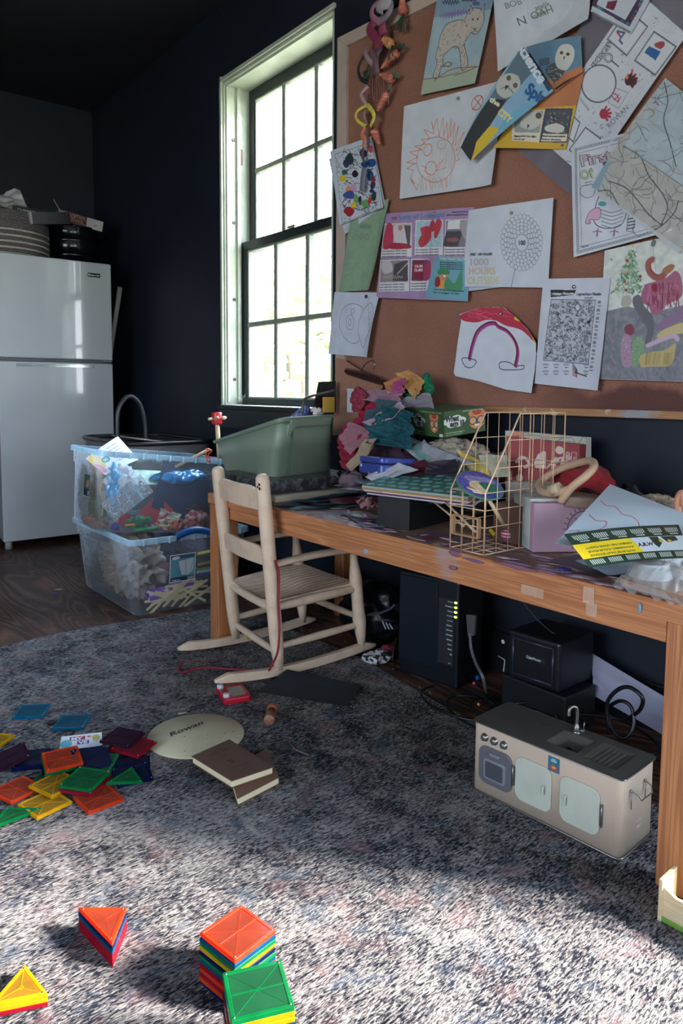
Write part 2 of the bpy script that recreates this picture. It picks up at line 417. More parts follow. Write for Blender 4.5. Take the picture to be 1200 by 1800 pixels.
def wood_mat(name, light, dark, axis='Y', scale=1.0, rough=0.5, contrast=0.6, stain=None, bumpst=0.3, cross=10.0):
    if name in MATS: return MATS[name]
    m, n, l, p, t, mapping, nz, rng, mix, math_, bump = nodes_mat(name, rough)
    s = {'X': (0.5, cross, cross), 'Y': (cross, 0.5, cross), 'Z': (cross, cross, 0.5)}[axis]
    v = mapping(tuple(k*scale for k in s))
    w = n.new('ShaderNodeTexNoise'); w.inputs['Scale'].default_value = 2.2; w.inputs['Detail'].default_value = 2; w.inputs['Distortion'].default_value = 1.2
    l.new(v, w.inputs[0]); f = nz(9, v, 6)
    w2 = math_('ABSOLUTE', math_('SINE', math_('MULTIPLY', w.outputs[0], 26.0), 0.0), 0.0); g = math_('ADD', math_('MULTIPLY', w2, 0.45), math_('MULTIPLY', f, 0.6))
    c = mix(rng(g, 0.25, 0.85, 0.0, contrast), light, dark)
    if stain:
        for (sc, lo, hi, colr, amt) in stain: c = mix(rng(nz(sc, t.outputs['Object'], 3), lo, hi, 0, amt), c, colr)
    l.new(c, p.inputs['Base Color']); bump(g, bumpst, 0.002); return m

# navy wall paint, a little glossy and scuffed
m, n, l, p, t, mapping, nz, rng, mix, math_, bump = nodes_mat('navy wall paint', 0.6)
l.new(mix(rng(nz(3, t.outputs['Object'], 4), 0.4, 0.7), '081222', '0D1829'), p.inputs['Base Color']); bump(nz(120, t.outputs['Object'], 3), 0.15, 0.001)
# cork
m, n, l, p, t, mapping, nz, rng, mix, math_, bump = nodes_mat('cork', 0.85)
vo = n.new('ShaderNodeTexVoronoi'); vo.inputs['Scale'].default_value = 330; l.new(t.outputs['Object'], vo.inputs[0])
c = mix(rng(nz(420, t.outputs['Object'], 3), 0.35, 0.7), 'A47261', '744E42'); c = mix(rng(nz(5, t.outputs['Object'], 3), 0.4, 0.7, 0, 0.35), c, '74493A')
c = mix(rng(nz(700, t.outputs['Object'], 2), 0.62, 0.72, 0, 0.8), c, 'C29A7C')
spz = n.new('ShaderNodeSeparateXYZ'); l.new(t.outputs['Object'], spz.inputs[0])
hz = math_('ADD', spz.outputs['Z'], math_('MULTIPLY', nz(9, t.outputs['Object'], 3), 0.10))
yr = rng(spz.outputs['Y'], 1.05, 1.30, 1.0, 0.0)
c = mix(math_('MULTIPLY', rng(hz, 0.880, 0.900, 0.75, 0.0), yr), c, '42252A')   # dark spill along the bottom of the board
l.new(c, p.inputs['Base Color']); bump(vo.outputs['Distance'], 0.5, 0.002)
# rug: heathered weave, ribs along x
m, n, l, p, t, mapping, nz, rng, mix, math_, bump = nodes_mat('heathered rug', 0.95)
v1 = mapping((95, 330, 1), (0, 0, -0.10)); v2 = mapping((40, 110, 1), (0, 0, -0.10))
fine = nz(1.0, v1, 3, 0.6, 0.6); mid = nz(1.0, v2, 3, 0.4); big = nz(11.0, t.outputs['Object'], 5, 0.8, 0.65); huge = nz(2.6, t.outputs['Object'], 3, 0.5)
s1 = math_('ADD', math_('MULTIPLY', fine, 1.5), math_('MULTIPLY', mid, 0.45)); s1 = math_('ADD', s1, math_('MULTIPLY', big, 0.80)); s1 = math_('ADD', s1, math_('MULTIPLY', huge, 0.25))
c = mix(rng(s1, 1.35, 1.76), '181D2B', 'A39D9C'); c = mix(rng(nz(14, t.outputs['Object'], 3), 0.56, 0.72, 0, 0.45), c, '8C6A6E'); c = mix(rng(nz(17, mapping((1, 1, 1), (0, 0, 1)), 3), 0.56, 0.7, 0, 0.4), c, '4A5C70')
l.new(c, p.inputs['Base Color']); bump(math_('ADD', fine, mid), 0.9, 0.006); p.inputs['Specular IOR Level'].default_value = 0.15
# old dark floorboards, boards along y
m, n, l, p, t, mapping, nz, rng, mix, math_, bump = nodes_mat('old floorboards', 0.42)
br = n.new('ShaderNodeTexBrick'); br.inputs['Scale'].default_value = 1.0; br.inputs['Mortar Size'].default_value = 0.0015; br.inputs['Brick Width'].default_value = 2.6; br.inputs['Row Height'].default_value = 0.13; br.inputs['Bias'].default_value = 0
mpb = mapping((1, 1, 1), (0, 0, PI/2)); l.new(mpb, br.inputs[0])
vv = mapping((6, 1.3, 1)); w_ = nz(0.9, vv, 1, 0.8)
g = math_('ADD', math_('MULTIPLY', math_('ABSOLUTE', math_('SINE', math_('MULTIPLY', w_, 40.0), 0.0), 0.0), 0.5), math_('MULTIPLY', nz(12, vv, 5), 0.6))
c = mix(rng(g, 0.25, 0.9), '7A5546', '2E1D1C'); c = mix(rng(nz(5, t.outputs['Object'], 3), 0.5, 0.7, 0, 0.5), c, '2B1D1E'); c = mix(br.outputs['Fac'], c, '0A0706')
l.new(c, p.inputs['Base Color']); bump(math_('SUBTRACT', g, br.outputs['Fac']), 0.6, 0.004)
wood_mat('desk fir', 'C98A5C', '8E5232', 'Y', 1.0, 0.55, 0.7, [(7, 0.60, 0.72, '9C9AA6', 0.5)], cross=14)
wood_mat('desk fir upright', 'C58658', '8E5232', 'Z', 1.0, 0.55, 0.75, cross=14)
wood_mat('desk top worn', 'B08A70', '5E4238', 'Y', 1.3, 0.55, 0.7, [(9, 0.52, 0.62, '6C5A72', 0.8), (14, 0.58, 0.66, '7A3A46', 0.8), (22, 0.6, 0.68, 'D8C7B4', 0.8), (6, 0.55, 0.7, '4A3B40', 0.7)])
wood_mat('pale wood', 'E2CDA6', 'C2A277', 'Y', 3.0, 0.5, 0.5)
wood_mat('ledge wood', 'B88A62', '8A5E40', 'Y', 2.0, 0.6, 0.6, [(6, 0.50, 0.58, '9B9AA0', 0.95), (18, 0.62, 0.68, 'E8DCC8', 0.8)])
mat('board frame paint', 'B7A49B', 0.6, var=0.5, vscale=12, var2='96867E', bump=0.2)
mat('sash paint', '20262B', 0.4, var=0.3, vscale=20); mat('muntin paint', '7E8479', 0.5, var=0.5, vscale=40, var2='9DA296')
mat('reveal paint', 'B5BCAC', 0.45, var=0.4, vscale=14, var2='9AA192', bump=0.15, bscale=30)
mat('ceiling paint', '1B1A20', 0.7); mat('trim black', '10151B', 0.45)
glass = clear('window glass', 'FFFFFF', 0.02, 0.05)

# ---------------------------------------------------------------- the room
def struct(o): o['kind'] = 'structure'; return o
XW, YB, YF, XL, ZC = 1.70, 4.70, -2.80, -2.60, 2.55
T = 0.22
def wall_mesh(name, a0, a1, holes, to3):
    """wall spanning a0..a1 along and 0..ZC up, with rectangular holes (a,b,z0,z1); to3(a, z, depth)"""
    b = MB(); As = sorted({a0, a1, *[h[0] for h in holes], *[h[1] for h in holes]})
    for p, q in zip(As, As[1:]):
        mid = (p+q)/2; zs = [(0, ZC)]
        for h in holes:
            if h[0] < mid < h[1]: zs = [(0, h[2]), (h[3], ZC)]
        for z0, z1 in zs:
            c = [to3(p, z0, 0), to3(q, z0, 0), to3(q, z0, T), to3(p, z0, T), to3(p, z1, 0), to3(q, z1, 0), to3(q, z1, T), to3(p, z1, T)]; b.hexa(c)
    return struct(b.out(name, MATS['navy wall paint']))
wall_mesh('wall_right', YF-T, YB+T, [(2.22, 3.05, 0.76, 2.215), (-1.85, -0.15, 0.15, 2.15)], lambda a, z, d: (XW+d, a, z))
wall_mesh('wall_front', XL, XW, [(-1.8, -0.6, 0.6, 2.1), (0.1, 1.3, 0.6, 2.1)], lambda a, z, d: (a, YF-d, z))
wall_mesh('wall_left', YF-T, YB+T, [(-0.6, 1.8, 0.6, 2.1)], lambda a, z, d: (XL-d, a, z))
wall_mesh('wall_back', XL, XW, [], lambda a, z, d: (a, YB+d, z))
b = MB(); b.box(((XL+XW)/2, (YB+YF)/2, ZC+0.05), (XW-XL+0.44, YB-YF+0.44, 0.1)); struct(b.out('ceiling', MATS['ceiling paint']))
b = MB(); b.box(((XL+XW)/2, (YB+YF)/2, -0.05), (XW-XL+0.44, YB-YF+0.44, 0.1)); struct(b.out('floor', MATS['old floorboards']))
b = MB(); b.box((XW-0.008, (YB+YF)/2+0.6, 0.06), (0.014, YB+1.6, 0.12)); struct(b.out('baseboard_right', MATS['trim black'], bevel=0.003))
b = MB(); b.box(((XL+XW)/2, YB-0.009, 0.06), (XW-XL-0.04, 0.016, 0.12)); struct(b.out('baseboard_back', MATS['trim black'], bevel=0.003))

def sash(parent, name, x, y0, y1, z0, z1, ml, mb, rail_t, rail_b, st=0.045):
    f = MB()
    for ya, yb in ((y0, y0+st), (y1-st, y1)): f.box((x, (ya+yb)/2, (z0+z1)/2), (0.034, yb-ya, z1-z0))
    f.box((x, (y0+y1)/2, z1-rail_t/2), (0.036, y1-y0-2*st, rail_t)); f.box((x, (y0+y1)/2, z0+rail_b/2), (0.036, y1-y0-2*st, rail_b))
    o = f.out(name, MATS['sash paint'], parent, bevel=0.003)
    g = MB(); a0, a1, c0, c1 = y0+st, y1-st, z0+rail_b, z1-rail_t
    for i in (1, 2):
        yy = a0+(a1-a0)*i/3; g.box((x, yy, (c0+c1)/2), (0.03, 0.026, c1-c0))
    g.box((x-0.001, (a0+a1)/2, (c0+c1)/2), (0.028, a1-a0, 0.022))
    for yy in (a0+0.004, a1-0.004): g.box((x, yy, (c0+c1)/2), (0.026, 0.010, c1-c0))
    g.box((x, (a0+a1)/2, c0+0.004), (0.026, a1-a0, 0.009)); g.box((x, (a0+a1)/2, c1-0.004), (0.026, a1-a0, 0.009))
    g.out('muntin', MATS['muntin paint'], o, bevel=0.004)
    q = MB(); q.box((x+0.006, (a0+a1)/2, (c0+c1)/2), (0.003, a1-a0, c1-c0)); q.out('glass_pane', glass, o)
    return o
win = bpy.data.objects.new('window_1', None); COL.objects.link(win); struct(win); win.location = (0, 0, 0)
b = MB(); b.box((1.805, 3.044, 1.487), (0.21, 0.012, 1.455)); b.box((1.805, 2.226, 1.487), (0.21, 0.012, 1.455)); b.box((1.805, 2.635, 2.2085), (0.21, 0.83, 0.012))
b.out('jamb_lining', MATS['reveal paint'], win, bevel=0.002)
b = MB(); b.box((1.716, 3.036, 1.487), (0.012, 0.010, 1.43)); b.box((1.772, 3.034, 1.487), (0.018, 0.014, 1.43)); b.box((1.716, 2.635, 2.199), (0.010, 0.80, 0.010)); b.out('stop_bead', MATS['reveal paint'], win, bevel=0.002)
b = MB(); b.box((1.695, 3.052, 1.487), (0.014, 0.016, 1.50)); b.box((1.695, 2.635, 2.222), (0.014, 0.85, 0.016)); b.out('casing_edge', MATS['reveal paint'], win, bevel=0.002)
b = MB(); b.box((1.755, 2.62, 0.751), (0.15, 0.93, 0.018)); b.box((1.69, 2.62, 0.70), (0.016, 0.90, 0.085)); b.out('window_sill', MATS['sash paint'], win, bevel=0.003)
b = MB(); b.box((1.72, 2.64, 0.7612), (0.075, 0.83, 0.0025)); b.out('sill_top', MATS['reveal paint'], win)
sash(win, 'upper_sash', 1.848, 2.232, 3.038, 1.478, 2.203, 3, 2, 0.045, 0.038)
sash(win, 'lower_sash', 1.806, 2.232, 3.038, 0.762, 1.515, 3, 2, 0.040, 0.030)
b = MB(); b.lathe([(0, 0), (0.012, 0), (0.012, 0.004), (0.006, 0.006), (0, 0.006)], (1.80, 2.635, 1.516), 14); b.bar((1.80, 2.61, 1.526), (1.80, 2.665, 1.523), 0.014, 0.008); b.out('sash_lock', mat('brass dull', 'B9A88A', 0.35, 0.8), win, bevel=0.002)
b = MB()
for z in (0.88, 1.25, 1.60, 1.97): b.lathe([(0, 0), (0.007, 0), (0.008, 0.002), (0.003, 0.003), (0.003, 0.001), (0, 0.001)], (1.748, 3.037, z), 12, Matrix.Rotation(PI/2, 3, 'X'))
b.out('screw', mat('screw steel', '55585A', 0.4, 0.7), win)
b = MB(); b.prism(rrect(0.018, 0.075, 0.008), 0.003, Matrix.Rotation(PI/2, 3, 'X'), (1.785, 3.036, 1.90)); b.out('sash_pulley', mat('rusty iron', '5A3C34', 0.6, 0.5), win)
def plain_window(name, c, w, h, axis):
    r = bpy.data.objects.new(name, None); COL.objects.link(r); struct(r); f = MB(); g = MB(); cx, cy, cz = c
    D = (lambda a, z, da, dz, t=0.04: f.box((cx, cy+a, cz+z), (t, da, dz))) if axis == 'x' else (lambda a, z, da, dz, t=0.04: f.box((cx+a, cy, cz+z), (da, t, dz)))
    for sg in (-1, 1): D(sg*(w/2-0.03), 0, 0.06, h); D(0, sg*(h/2-0.03), w-0.12, 0.06)
    D(0, 0, w-0.12, 0.045, 0.03)
    for k in (-1, 1): D(k*w/6, 0, 0.025, h-0.12, 0.03)
    f.out('window_frame', MATS['reveal paint'], r, bevel=0.003)
    g.box((cx, cy, cz), (0.004, w-0.1, h-0.1) if axis == 'x' else (w-0.1, 0.004, h-0.1)); g.out('glass_pane', glass, r)
plain_window('window_2', (1.84, -1.0, 1.15), 1.70, 2.0, 'x'); plain_window('window_3', (-1.2, YF-0.12, 1.35), 1.2, 1.5, 'y')
plain_window('window_4', (0.7, YF-0.12, 1.35), 1.2, 1.5, 'y'); plain_window('window_5', (XL-0.12, 0.6, 1.35), 2.4, 1.5, 'x')
# outside
b = MB(); b.box((8, 1, -0.55), (60, 60, 0.1)); struct(b.out('ground', mat('pale dry grass', 'B5AE93', 0.9, var=0.8, vscale=1.2, var2='8E9478')))
for i, (x, y, h, r) in enumerate([(8.5, 12.5, 3.2, 2.4), (9.0, 8.5, 2.8, 2.0), (12.0, 17.0, 4.4, 3.2), (5.6, -1.4, 6.6, 1.9)]):  # last tree is unseen, added to block the sun at the window
    t_ = thing('tree', ['round bushy tree beyond the left panes of the window', 'smaller round tree low behind the middle panes of the window', 'tallest bushy tree furthest out beyond the window', 'added tree outside, out of view, keeping the sun off the window'][i], 'tree', (x, y, -0.5), group='trees outside the window')
    b = MB(); rr = random.Random(i)
    for k in range(260):
        a = rr.uniform(0, 2*PI); e = rr.uniform(-0.6, 1.3); q = r*rr.uniform(0.5, 1.0); c0 = Vector((math.cos(a)*math.cos(e)*q, math.sin(a)*math.cos(e)*q, h*0.62+math.sin(e)*q*0.8))
        b.ball(c0, rr.uniform(0.10, 0.26), 1, (1, 1, 0.7), 0.5, 2.0, k)
    b.out('crown', mat('pale leaves', 'A9AD8B', 0.8, var=0.9, vscale=5, var2='7F8868'), t_)
    b = MB(); b.tube([(0, 0, 0), (0.05, 0.02, h*0.3), (0, 0.05, h*0.7)], [0.16, 0.12, 0.07], 10); b.out('trunk', mat('bark', '6B5B4C', 0.9, bump=0.5), t_)

# rug
b = MB(); pts = [(-1.9, -1.6), (1.385, -1.6), (1.375, 0.9), (1.372, 1.30), (1.425, 1.70), (1.40, 2.10), (1.36, 2.435), (1.10, 2.462), (0.85, 2.500), (0.62, 2.486), (0.4, 2.42), (-0.6, 2.40), (-1.9, 2.42)]
b.prism(pts, 0.007); tag(b.out('rug', MATS['heathered rug'], bevel=0.003), 'large grey and cream heathered woven rug on the dark floorboards', 'rug')

# ---------------------------------------------------------------- cork board
cb = thing('cork_board', 'large wall cork board with peeling painted wooden frame above the desk', 'cork board', (0, 0, 0))
yl, yr_ = 2.172, 0.25
def ztop(y): return 2.088-(2.169-y)*0.055
b = MB(); b.hexa([(1.700, yr_, 0.775), (1.688, yr_, 0.775), (1.688, yl-0.03, 0.775), (1.700, yl-0.03, 0.775), (1.700, yr_, ztop(yr_)-0.02), (1.688, yr_, ztop(yr_)-0.02), (1.688, yl-0.03, ztop(yl)-0.02), (1.700, yl-0.03, ztop(yl)-0.02)])
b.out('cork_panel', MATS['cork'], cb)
b = MB(); b.hexa([(1.70, yl-0.053, 0.79), (1.676, yl-0.053, 0.79), (1.676, yl, 0.79), (1.70, yl, 0.79), (1.70, yl-0.053, ztop(yl)-0.045), (1.676, yl-0.053, ztop(yl)-0.045), (1.676, yl, ztop(yl)), (1.70, yl, ztop(yl))]); b.out('frame_stile', MATS['board frame paint'], cb, bevel=0.002)
b = MB(); b.hexa([(1.70, yr_, ztop(yr_)-0.042), (1.676, yr_, ztop(yr_)-0.042), (1.676, yl-0.053, ztop(yl)-0.045), (1.70, yl-0.053, ztop(yl)-0.045), (1.70, yr_, ztop(yr_)), (1.676, yr_, ztop(yr_)), (1.676, yl, ztop(yl)), (1.70, yl, ztop(yl))]); b.out('frame_rail', MATS['board frame paint'], cb, bevel=0.002)
b = MB(); b.box((1.684, (yl+yr_)/2, 0.779), (0.032, yl-yr_, 0.020)); b.out('frame_rail', MATS['ledge wood'], cb, bevel=0.003, label='bottom rail of bare wood with peeling grey paint')
# ---------------------------------------------------------------- desk
dk = thing('desk', 'long orange wooden desk with worn paint-stained top under the cork board', 'desk', (1.14, 1.3, 0))
def dpart(b, name, m, **k): o = b.out(name, m, dk, **k); o.matrix_parent_inverse = Matrix.Translation((-1.14, -1.3, 0)); return o
b = MB(); b.box((1.4165, 1.305, 0.4785), (0.545, 1.69, 0.031)); dpart(b, 'desk_top', MATS['desk top worn'], bevel=0.003)
b = MB(); b.box((1.158, 1.325, 0.4435), (0.034, 1.47, 0.039)); dpart(b, 'front_apron', MATS['desk fir'], bevel=0.002)
b = MB(); b.box((1.1405, 1.305, 0.4775), (0.012, 1.69, 0.033)); dpart(b, 'front_edge', MATS['desk fir'], bevel=0.002)
b = MB(); b.box((1.41, 2.125, 0.437), (0.46, 0.03, 0.05)); dpart(b, 'end_apron', MATS['desk fir'])
b = MB(); b.box((1.41, 0.515, 0.437), (0.46, 0.03, 0.05)); dpart(b, 'end_apron', MATS['desk fir'])
for x, y, dx, dy in ((1.160, 0.542, 0.040, 0.095), (1.165, 2.098, 0.075, 0.055), (1.655, 2.088, 0.04, 0.055), (1.655, 0.53, 0.05, 0.06)):
    z0 = 0.0075 if x < 1.3 else 0.0005; b = MB(); b.box((x, y, (z0+0.462)/2), (dx, dy, 0.462-z0)); dpart(b, 'leg', MATS['desk fir upright'], bevel=0.003)
b = MB()
def on_front(px, py, w=0.0): q = at(px, py, x=1.1335); return q
# strips of clear tape and dried paint on the front edge
for i, (cs, w, h, colr) in enumerate([((932, 1036), 0.052, 0.028, 'tape'), ((1035, 1046), 0.022, 0.030, 'tape'), ((1036, 1072), 0.022, 0.026, 'tape')]):
    q = at(cs[0], cs[1], x=1.134); q.x = 1.1325 if q.z > 0.462 else 1.1395
    b = MB(); b.box(q, (0.0012, w, h)); dpart(b, 'tape_strip', clear('yellowed tape', 'E8C9B0', 0.35, 0.2))
for px, py, w, h in ((905, 996, 0.11, 0.010), (830, 985, 0.06, 0.007), (800, 973, 0.035, 0.012), (795, 998, 0.02, 0.008), (640, 906, 0.02, 0.010), (612, 900, 0.014, 0.014), (960, 1006, 0.05, 0.006)):
    q = at(px, py, x=1.1335); b = MB(); b.ball((1.1338, q.y, q.z), 0.5, 2, (0.003, w, h), 0.5, 30, px)
    dpart(b, 'paint_stain', mat('dried purple paint', '84576B', 0.6, var=0.8, vscale=30, var2='6E5A92'))
b = MB(); q = at(638, 971, x=1.1335); b.ball((1.1405, q.y, q.z), 0.5, 2, (0.002, 0.022, 0.016), 0.3, 30, 3); dpart(b, 'glue_blot', mat('grey glue', '9A9AA4', 0.5))
# paint patches on the top surface: flakes of dried paint
b = MB(); rr = random.Random(5)
for k in range(60):
    x = 1.15+abs(rr.gauss(0, 0.05)); y = rr.uniform(0.55, 1.6); b.ball((x, y, 0.4942), 0.5, 1, (rr.uniform(.01, .05), rr.uniform(.015, .09), 0.0016), 0.6, 25, k)
dpart(b, 'paint_flakes', mat('dried paint on top', '7D5C7E', 0.5, var=0.9, vscale=25, var2='C9B6A6'))['kind'] = 'stuff'

# ---------------------------------------------------------------- child's rocking chair
cream = mat('cream chair paint', 'DFC7B0', 0.42, var=0.5, vscale=26, var2='C4A68E', bump=0.12, bscale=50)
ch = thing('rocking_chair', "child's cream painted ladder-back rocking chair pulled up to the desk", 'chair', (1.27, 1.88, 0.0))
def cpart(b, name, m=cream, **k): o = b.out(name, m, ch, **k); o.matrix_parent_inverse = Matrix.Translation((-1.27, -1.88, 0)); return o
NB, FB = [(1.076, 1.722, 0.600), (1.132, 1.722, 0.030)], [(1.106, 2.03, 0.592), (1.168, 2.03, 0.030)]
NF, FF = [(1.404, 1.722, 0.338), (1.442, 1.722, 0.026)], [(1.412, 2.045, 0.340), (1.445, 2.045, 0.026)]
def lerp(a, b, t): return Vector(a)*(1-t)+Vector(b)*t
def leg(P, prof, name):
    b = MB(); n = len(prof); b.tube([lerp(P[0], P[1], t) for t, r in prof], [r for t, r in prof], 16); cpart(b, name)
backp = [(0, 0.006), (0.004, 0.013), (0.015, 0.0185), (0.04, 0.020), (0.3, 0.0205), (0.6, 0.0205), (0.80, 0.0205), (0.9, 0.0185), (1.0, 0.0125)]
frontp = [(0, 0.008), (0.03, 0.0115), (0.12, 0.0135), (0.2, 0.017), (0.27, 0.020), (0.33, 0.0195), (0.5, 0.0185), (0.62, 0.0195), (0.68, 0.0215), (0.73, 0.021), (0.86, 0.016), (1.0, 0.0095)]
leg(NB, backp, 'back_post'); leg(FB, backp, 'back_post'); leg(NF, frontp, 'front_post'); leg(FF, frontp, 'front_post')
def zpt(P, z):
    t = (P[0][2]-z)/(P[0][2]-P[1][2]); return lerp(P[0], P[1], t)
def slat(z0, z1, crest):
    b = MB(); N = 14; vs = []
    for i in range(N+1):
        t = i/N; bow = math.sin(t*PI)*0.014; e = crest*max(0, min(1, (0.5-abs(t-0.5))/0.17))
        row = []
        for z in (z0, z1+e-crest):
            a = zpt(NB, z); c = zpt(FB, z); p = lerp(a, c, t); row += [p+Vector((-bow-0.004-0.004, 0, 0)), p+Vector((-bow+0.004, 0, 0))]
        vs.append([b.bm.verts.new(q) for q in row])
    for i in range(N):
        A, B = vs[i], vs[i+1]
        for x, y in ((0, 2), (2, 3), (3, 1), (1, 0)): b.bm.faces.new((A[x], A[y], B[y], B[x]))
    b.bm.faces.new((vs[0][0], vs[0][1], vs[0][3], vs[0][2])); b.bm.faces.new((vs[-1][0], vs[-1][2], vs[-1][3], vs[-1][1])); cpart(b, 'back_slat', bevel=0.0025)
slat(0.495, 0.562, 0.022); slat(0.335, 0.392, 0.016)
def rung(p0, p1, r=0.0095, name='rung', sag=0):
    b = MB(); p0, p1 = Vector(p0), Vector(p1); b.tube([lerp(p0, p1, t) for t in (0, 0.08, 0.25, 0.5, 0.75, 0.92, 1)], [r*0.8, r*0.95, r*1.1, r*1.2, r*1.1, r*0.95, r*0.8], 12); cpart(b, name)
rung(zpt(NB, 0.215), zpt(NF, 0.222), 0.012, 'seat_rail'); rung(zpt(FB, 0.215), zpt(FF, 0.225), 0.012, 'seat_rail'); rung(zpt(NB, 0.208), zpt(FB, 0.208), 0.011, 'seat_rail'); rung(zpt(NF, 0.215), zpt(FF, 0.215), 0.011, 'seat_rail')
rung(zpt(NB, 0.098), zpt(NF, 0.105)); rung(zpt(FB, 0.098), zpt(FF, 0.105)); rung(zpt(NB, 0.080), zpt(FB, 0.080)); rung(zpt(NF, 0.128), zpt(FF, 0.128))
for P, Q in ((NB, NF), (FB, FF)):
    a = zpt(P, 0.338); c = Vector((Q[0][0]+0.02, Q[0][1], 0.346)); b = MB(); b.grid(lambda u, v: lerp(a, c, u)+Vector((0, (0.016+0.010*u)*math.cos(2*PI*v), 0.010*math.sin(2*PI*v)+math.sin(u*PI)*0.006)), 12, 12); cpart(b, 'armrest')
# seat: curved slab with fanned grooves
b = MB(); sa, sb, sc, sd = zpt(NB, 0.225), zpt(FB, 0.225), zpt(FF, 0.232), zpt(NF, 0.232)
def seatf(u, v, top=True):
    p = lerp(lerp(sa, sd, u), lerp(sb, sc, u), 0.03+v*0.94); g = 0
    if top:
        k = (v-0.5)*(11+2.5*u); g = -0.0050*max(0, math.cos(k*2*PI))**6
    dip = -0.022*math.sin(v*PI)*(1-0.55*u)*(0.3+0.7*math.sin(min(1, u*1.4+0.15)*PI))
    return p+Vector((0.012 if u > 0.99 else 0, 0, dip+g+(0.006 if top else -0.006)))
b.grid(lambda u, v: seatf(u, v), 22, 130); b.grid(lambda u, v: seatf(u, v, False), 22, 20)
N = 60
for uu in (0.0, 1.0): b.grid(lambda u, v, uu=uu: lerp(seatf(uu, u, False), seatf(uu, u, True), v), N, 1)
for vv_ in (0.0, 1.0): b.grid(lambda u, v, vv_=vv_: lerp(seatf(u, vv_, False), seatf(u, vv_, True), v), 20, 1)
cpart(b, 'seat')
for y0, y1 in ((1.722, 1.722), (2.03, 2.05)):
    xa, xb = (0.925, 1.498) if y0 < 1.8 else (0.965, 1.500)
    b = MB(); N = 26; rows = []
    for i in range(N+1):
        t = i/N; x = xa+(xb-xa)*t; yy = y0+(y1-y0)*t; z = 0.009+((x-1.24)/0.32)**2*0.032 if x < 1.24 else 0.009+((x-1.24)/0.28)**2*0.014
        h = 0.026*min(1, 0.35+min(t, 1-t)*9); w = 0.0105*min(1, 0.5+min(t, 1-t)*10)
        rows.append([b.bm.verts.new((x, yy+s1*w, z+h*s2)) for s1, s2 in ((-1, 0), (1, 0), (1, 1), (-1, 1))])
    for A, B in zip(rows, rows[1:]):
        for k in range(4): b.bm.faces.new((A[k], A[(k+1) % 4], B[(k+1) % 4], B[k]))
    b.bm.faces.new(rows[0]); b.bm.faces.new(rows[-1][::-1]); cpart(b, 'rocker', bevel=0.003)
b = MB()
for dx, dz in ((0.004, 0.0), (-0.003, 0.007), (-0.005, -0.004)):
    q = zpt(NB, 0.565); b.ball((q.x-0.019, q.y-0.007+dx, 0.565+dz), 0.0035, 2, (0.6, 1, 1.3))
cpart(b, 'paint_chip', mat('dark chip', '2A2220', 0.8))
# red cord hanging down the near back post and over the rug
cord = mat('red cord', '8E1F30', 0.6)
b = MB(); P = [at(484, 985, y=1.69), at(490, 1010, y=1.695), at(489, 1060, y=1.695), at(491, 1100, y=1.69), at(488, 1145, y=1.66), at(476, 1172, y=1.64), at(468, 1180, z=0.012), at(440, 1178, z=0.011), at(400, 1176, z=0.011), at(365, 1173, z=0.011), at(335, 1178, z=0.011), at(318, 1182, z=0.011), at(314, 1172, z=0.011), at(322, 1163, z=0.012)]
b.tube(spline(P, 6), 0.0032, 8); tag(b.out('cord', cord), 'red cord hanging from the chair post and trailing over the rug', 'cord')
# yellow object under the chair
q = at(433, 1120, z=0.02); b = MB(); b.ball(q, 0.022, 3, (1, 0.7, 0.6)); tag(b.out('toy_block', mat('mustard plastic', 'B79A2E', 0.5)), 'small mustard yellow toy lying under the rocking chair', 'toy')
# ---------------------------------------------------------------- papers pinned to the board and wall
def A(x, y): return (560+x/3.53, y/3.53)
def B_(x, y): return (860+x/3.53, y/3.53)
def C_(x, y): return (560+x/3.53, 340+y/3.53)
def D_(x, y): return (860+x/3.53, 340+y/3.53)
def pts(f, *p): return [f(x, y) for x, y in p]
steel = mat('pin steel', 'A8A8A4', 0.3, 0.8); brass = mat('pin brass', 'B5936A', 0.35, 0.6)
_lay = [0]
def wall_sheet(name, label, cat, corners, col='C9CFDA', x=1.672, res=0.0011, group=None):
    """returns canvas drawing in photo pixels and a finisher"""
    T, Q = photo_T(corners, x=x)
    w = (Q[1]-Q[0]).length; h = (Q[3]-Q[0]).length
    cv = Canvas(w, h, col, res, T); cv.noise(0.05, 25, int(corners[0][0]) % 97)
    def fin(disp=None, pins=(), pin_m=None):
        if disp is not None: d0 = disp; disp = lambda u, v: np.maximum(-0.0004, d0(u, v))
        t = thing(name, label, cat, Q[0], group=group); o = cv.sheet('sheet', Q, disp=disp)
        o.data.transform(Matrix.Translation(-Q[0])); o.parent = t
        for k, p in enumerate(pins):
            q = at(*p, x=x-0.0035)-Q[0]; b = MB(); b.lathe([(0, 0.004), (0.0028, 0.0036), (0.0046, 0.002), (0.005, 0), (0, 0)], q, 16, Matrix.Rotation(-PI/2, 3, 'Y')); b.out('thumbtack', pin_m or steel, t)
        return t
    return cv, fin
def curl(a=0.012, b=0.0, c=0.003, kx=2.0):
    return lambda u, v: a*np.maximum(0, v-0.55)**2*4*(0.4+0.6*u)+b*np.maximum(0, u-0.8)**2*25*v+c*np.sin(u*PI*kx+1)*np.sin(v*PI*0.9+0.2)
BK = '24262E'

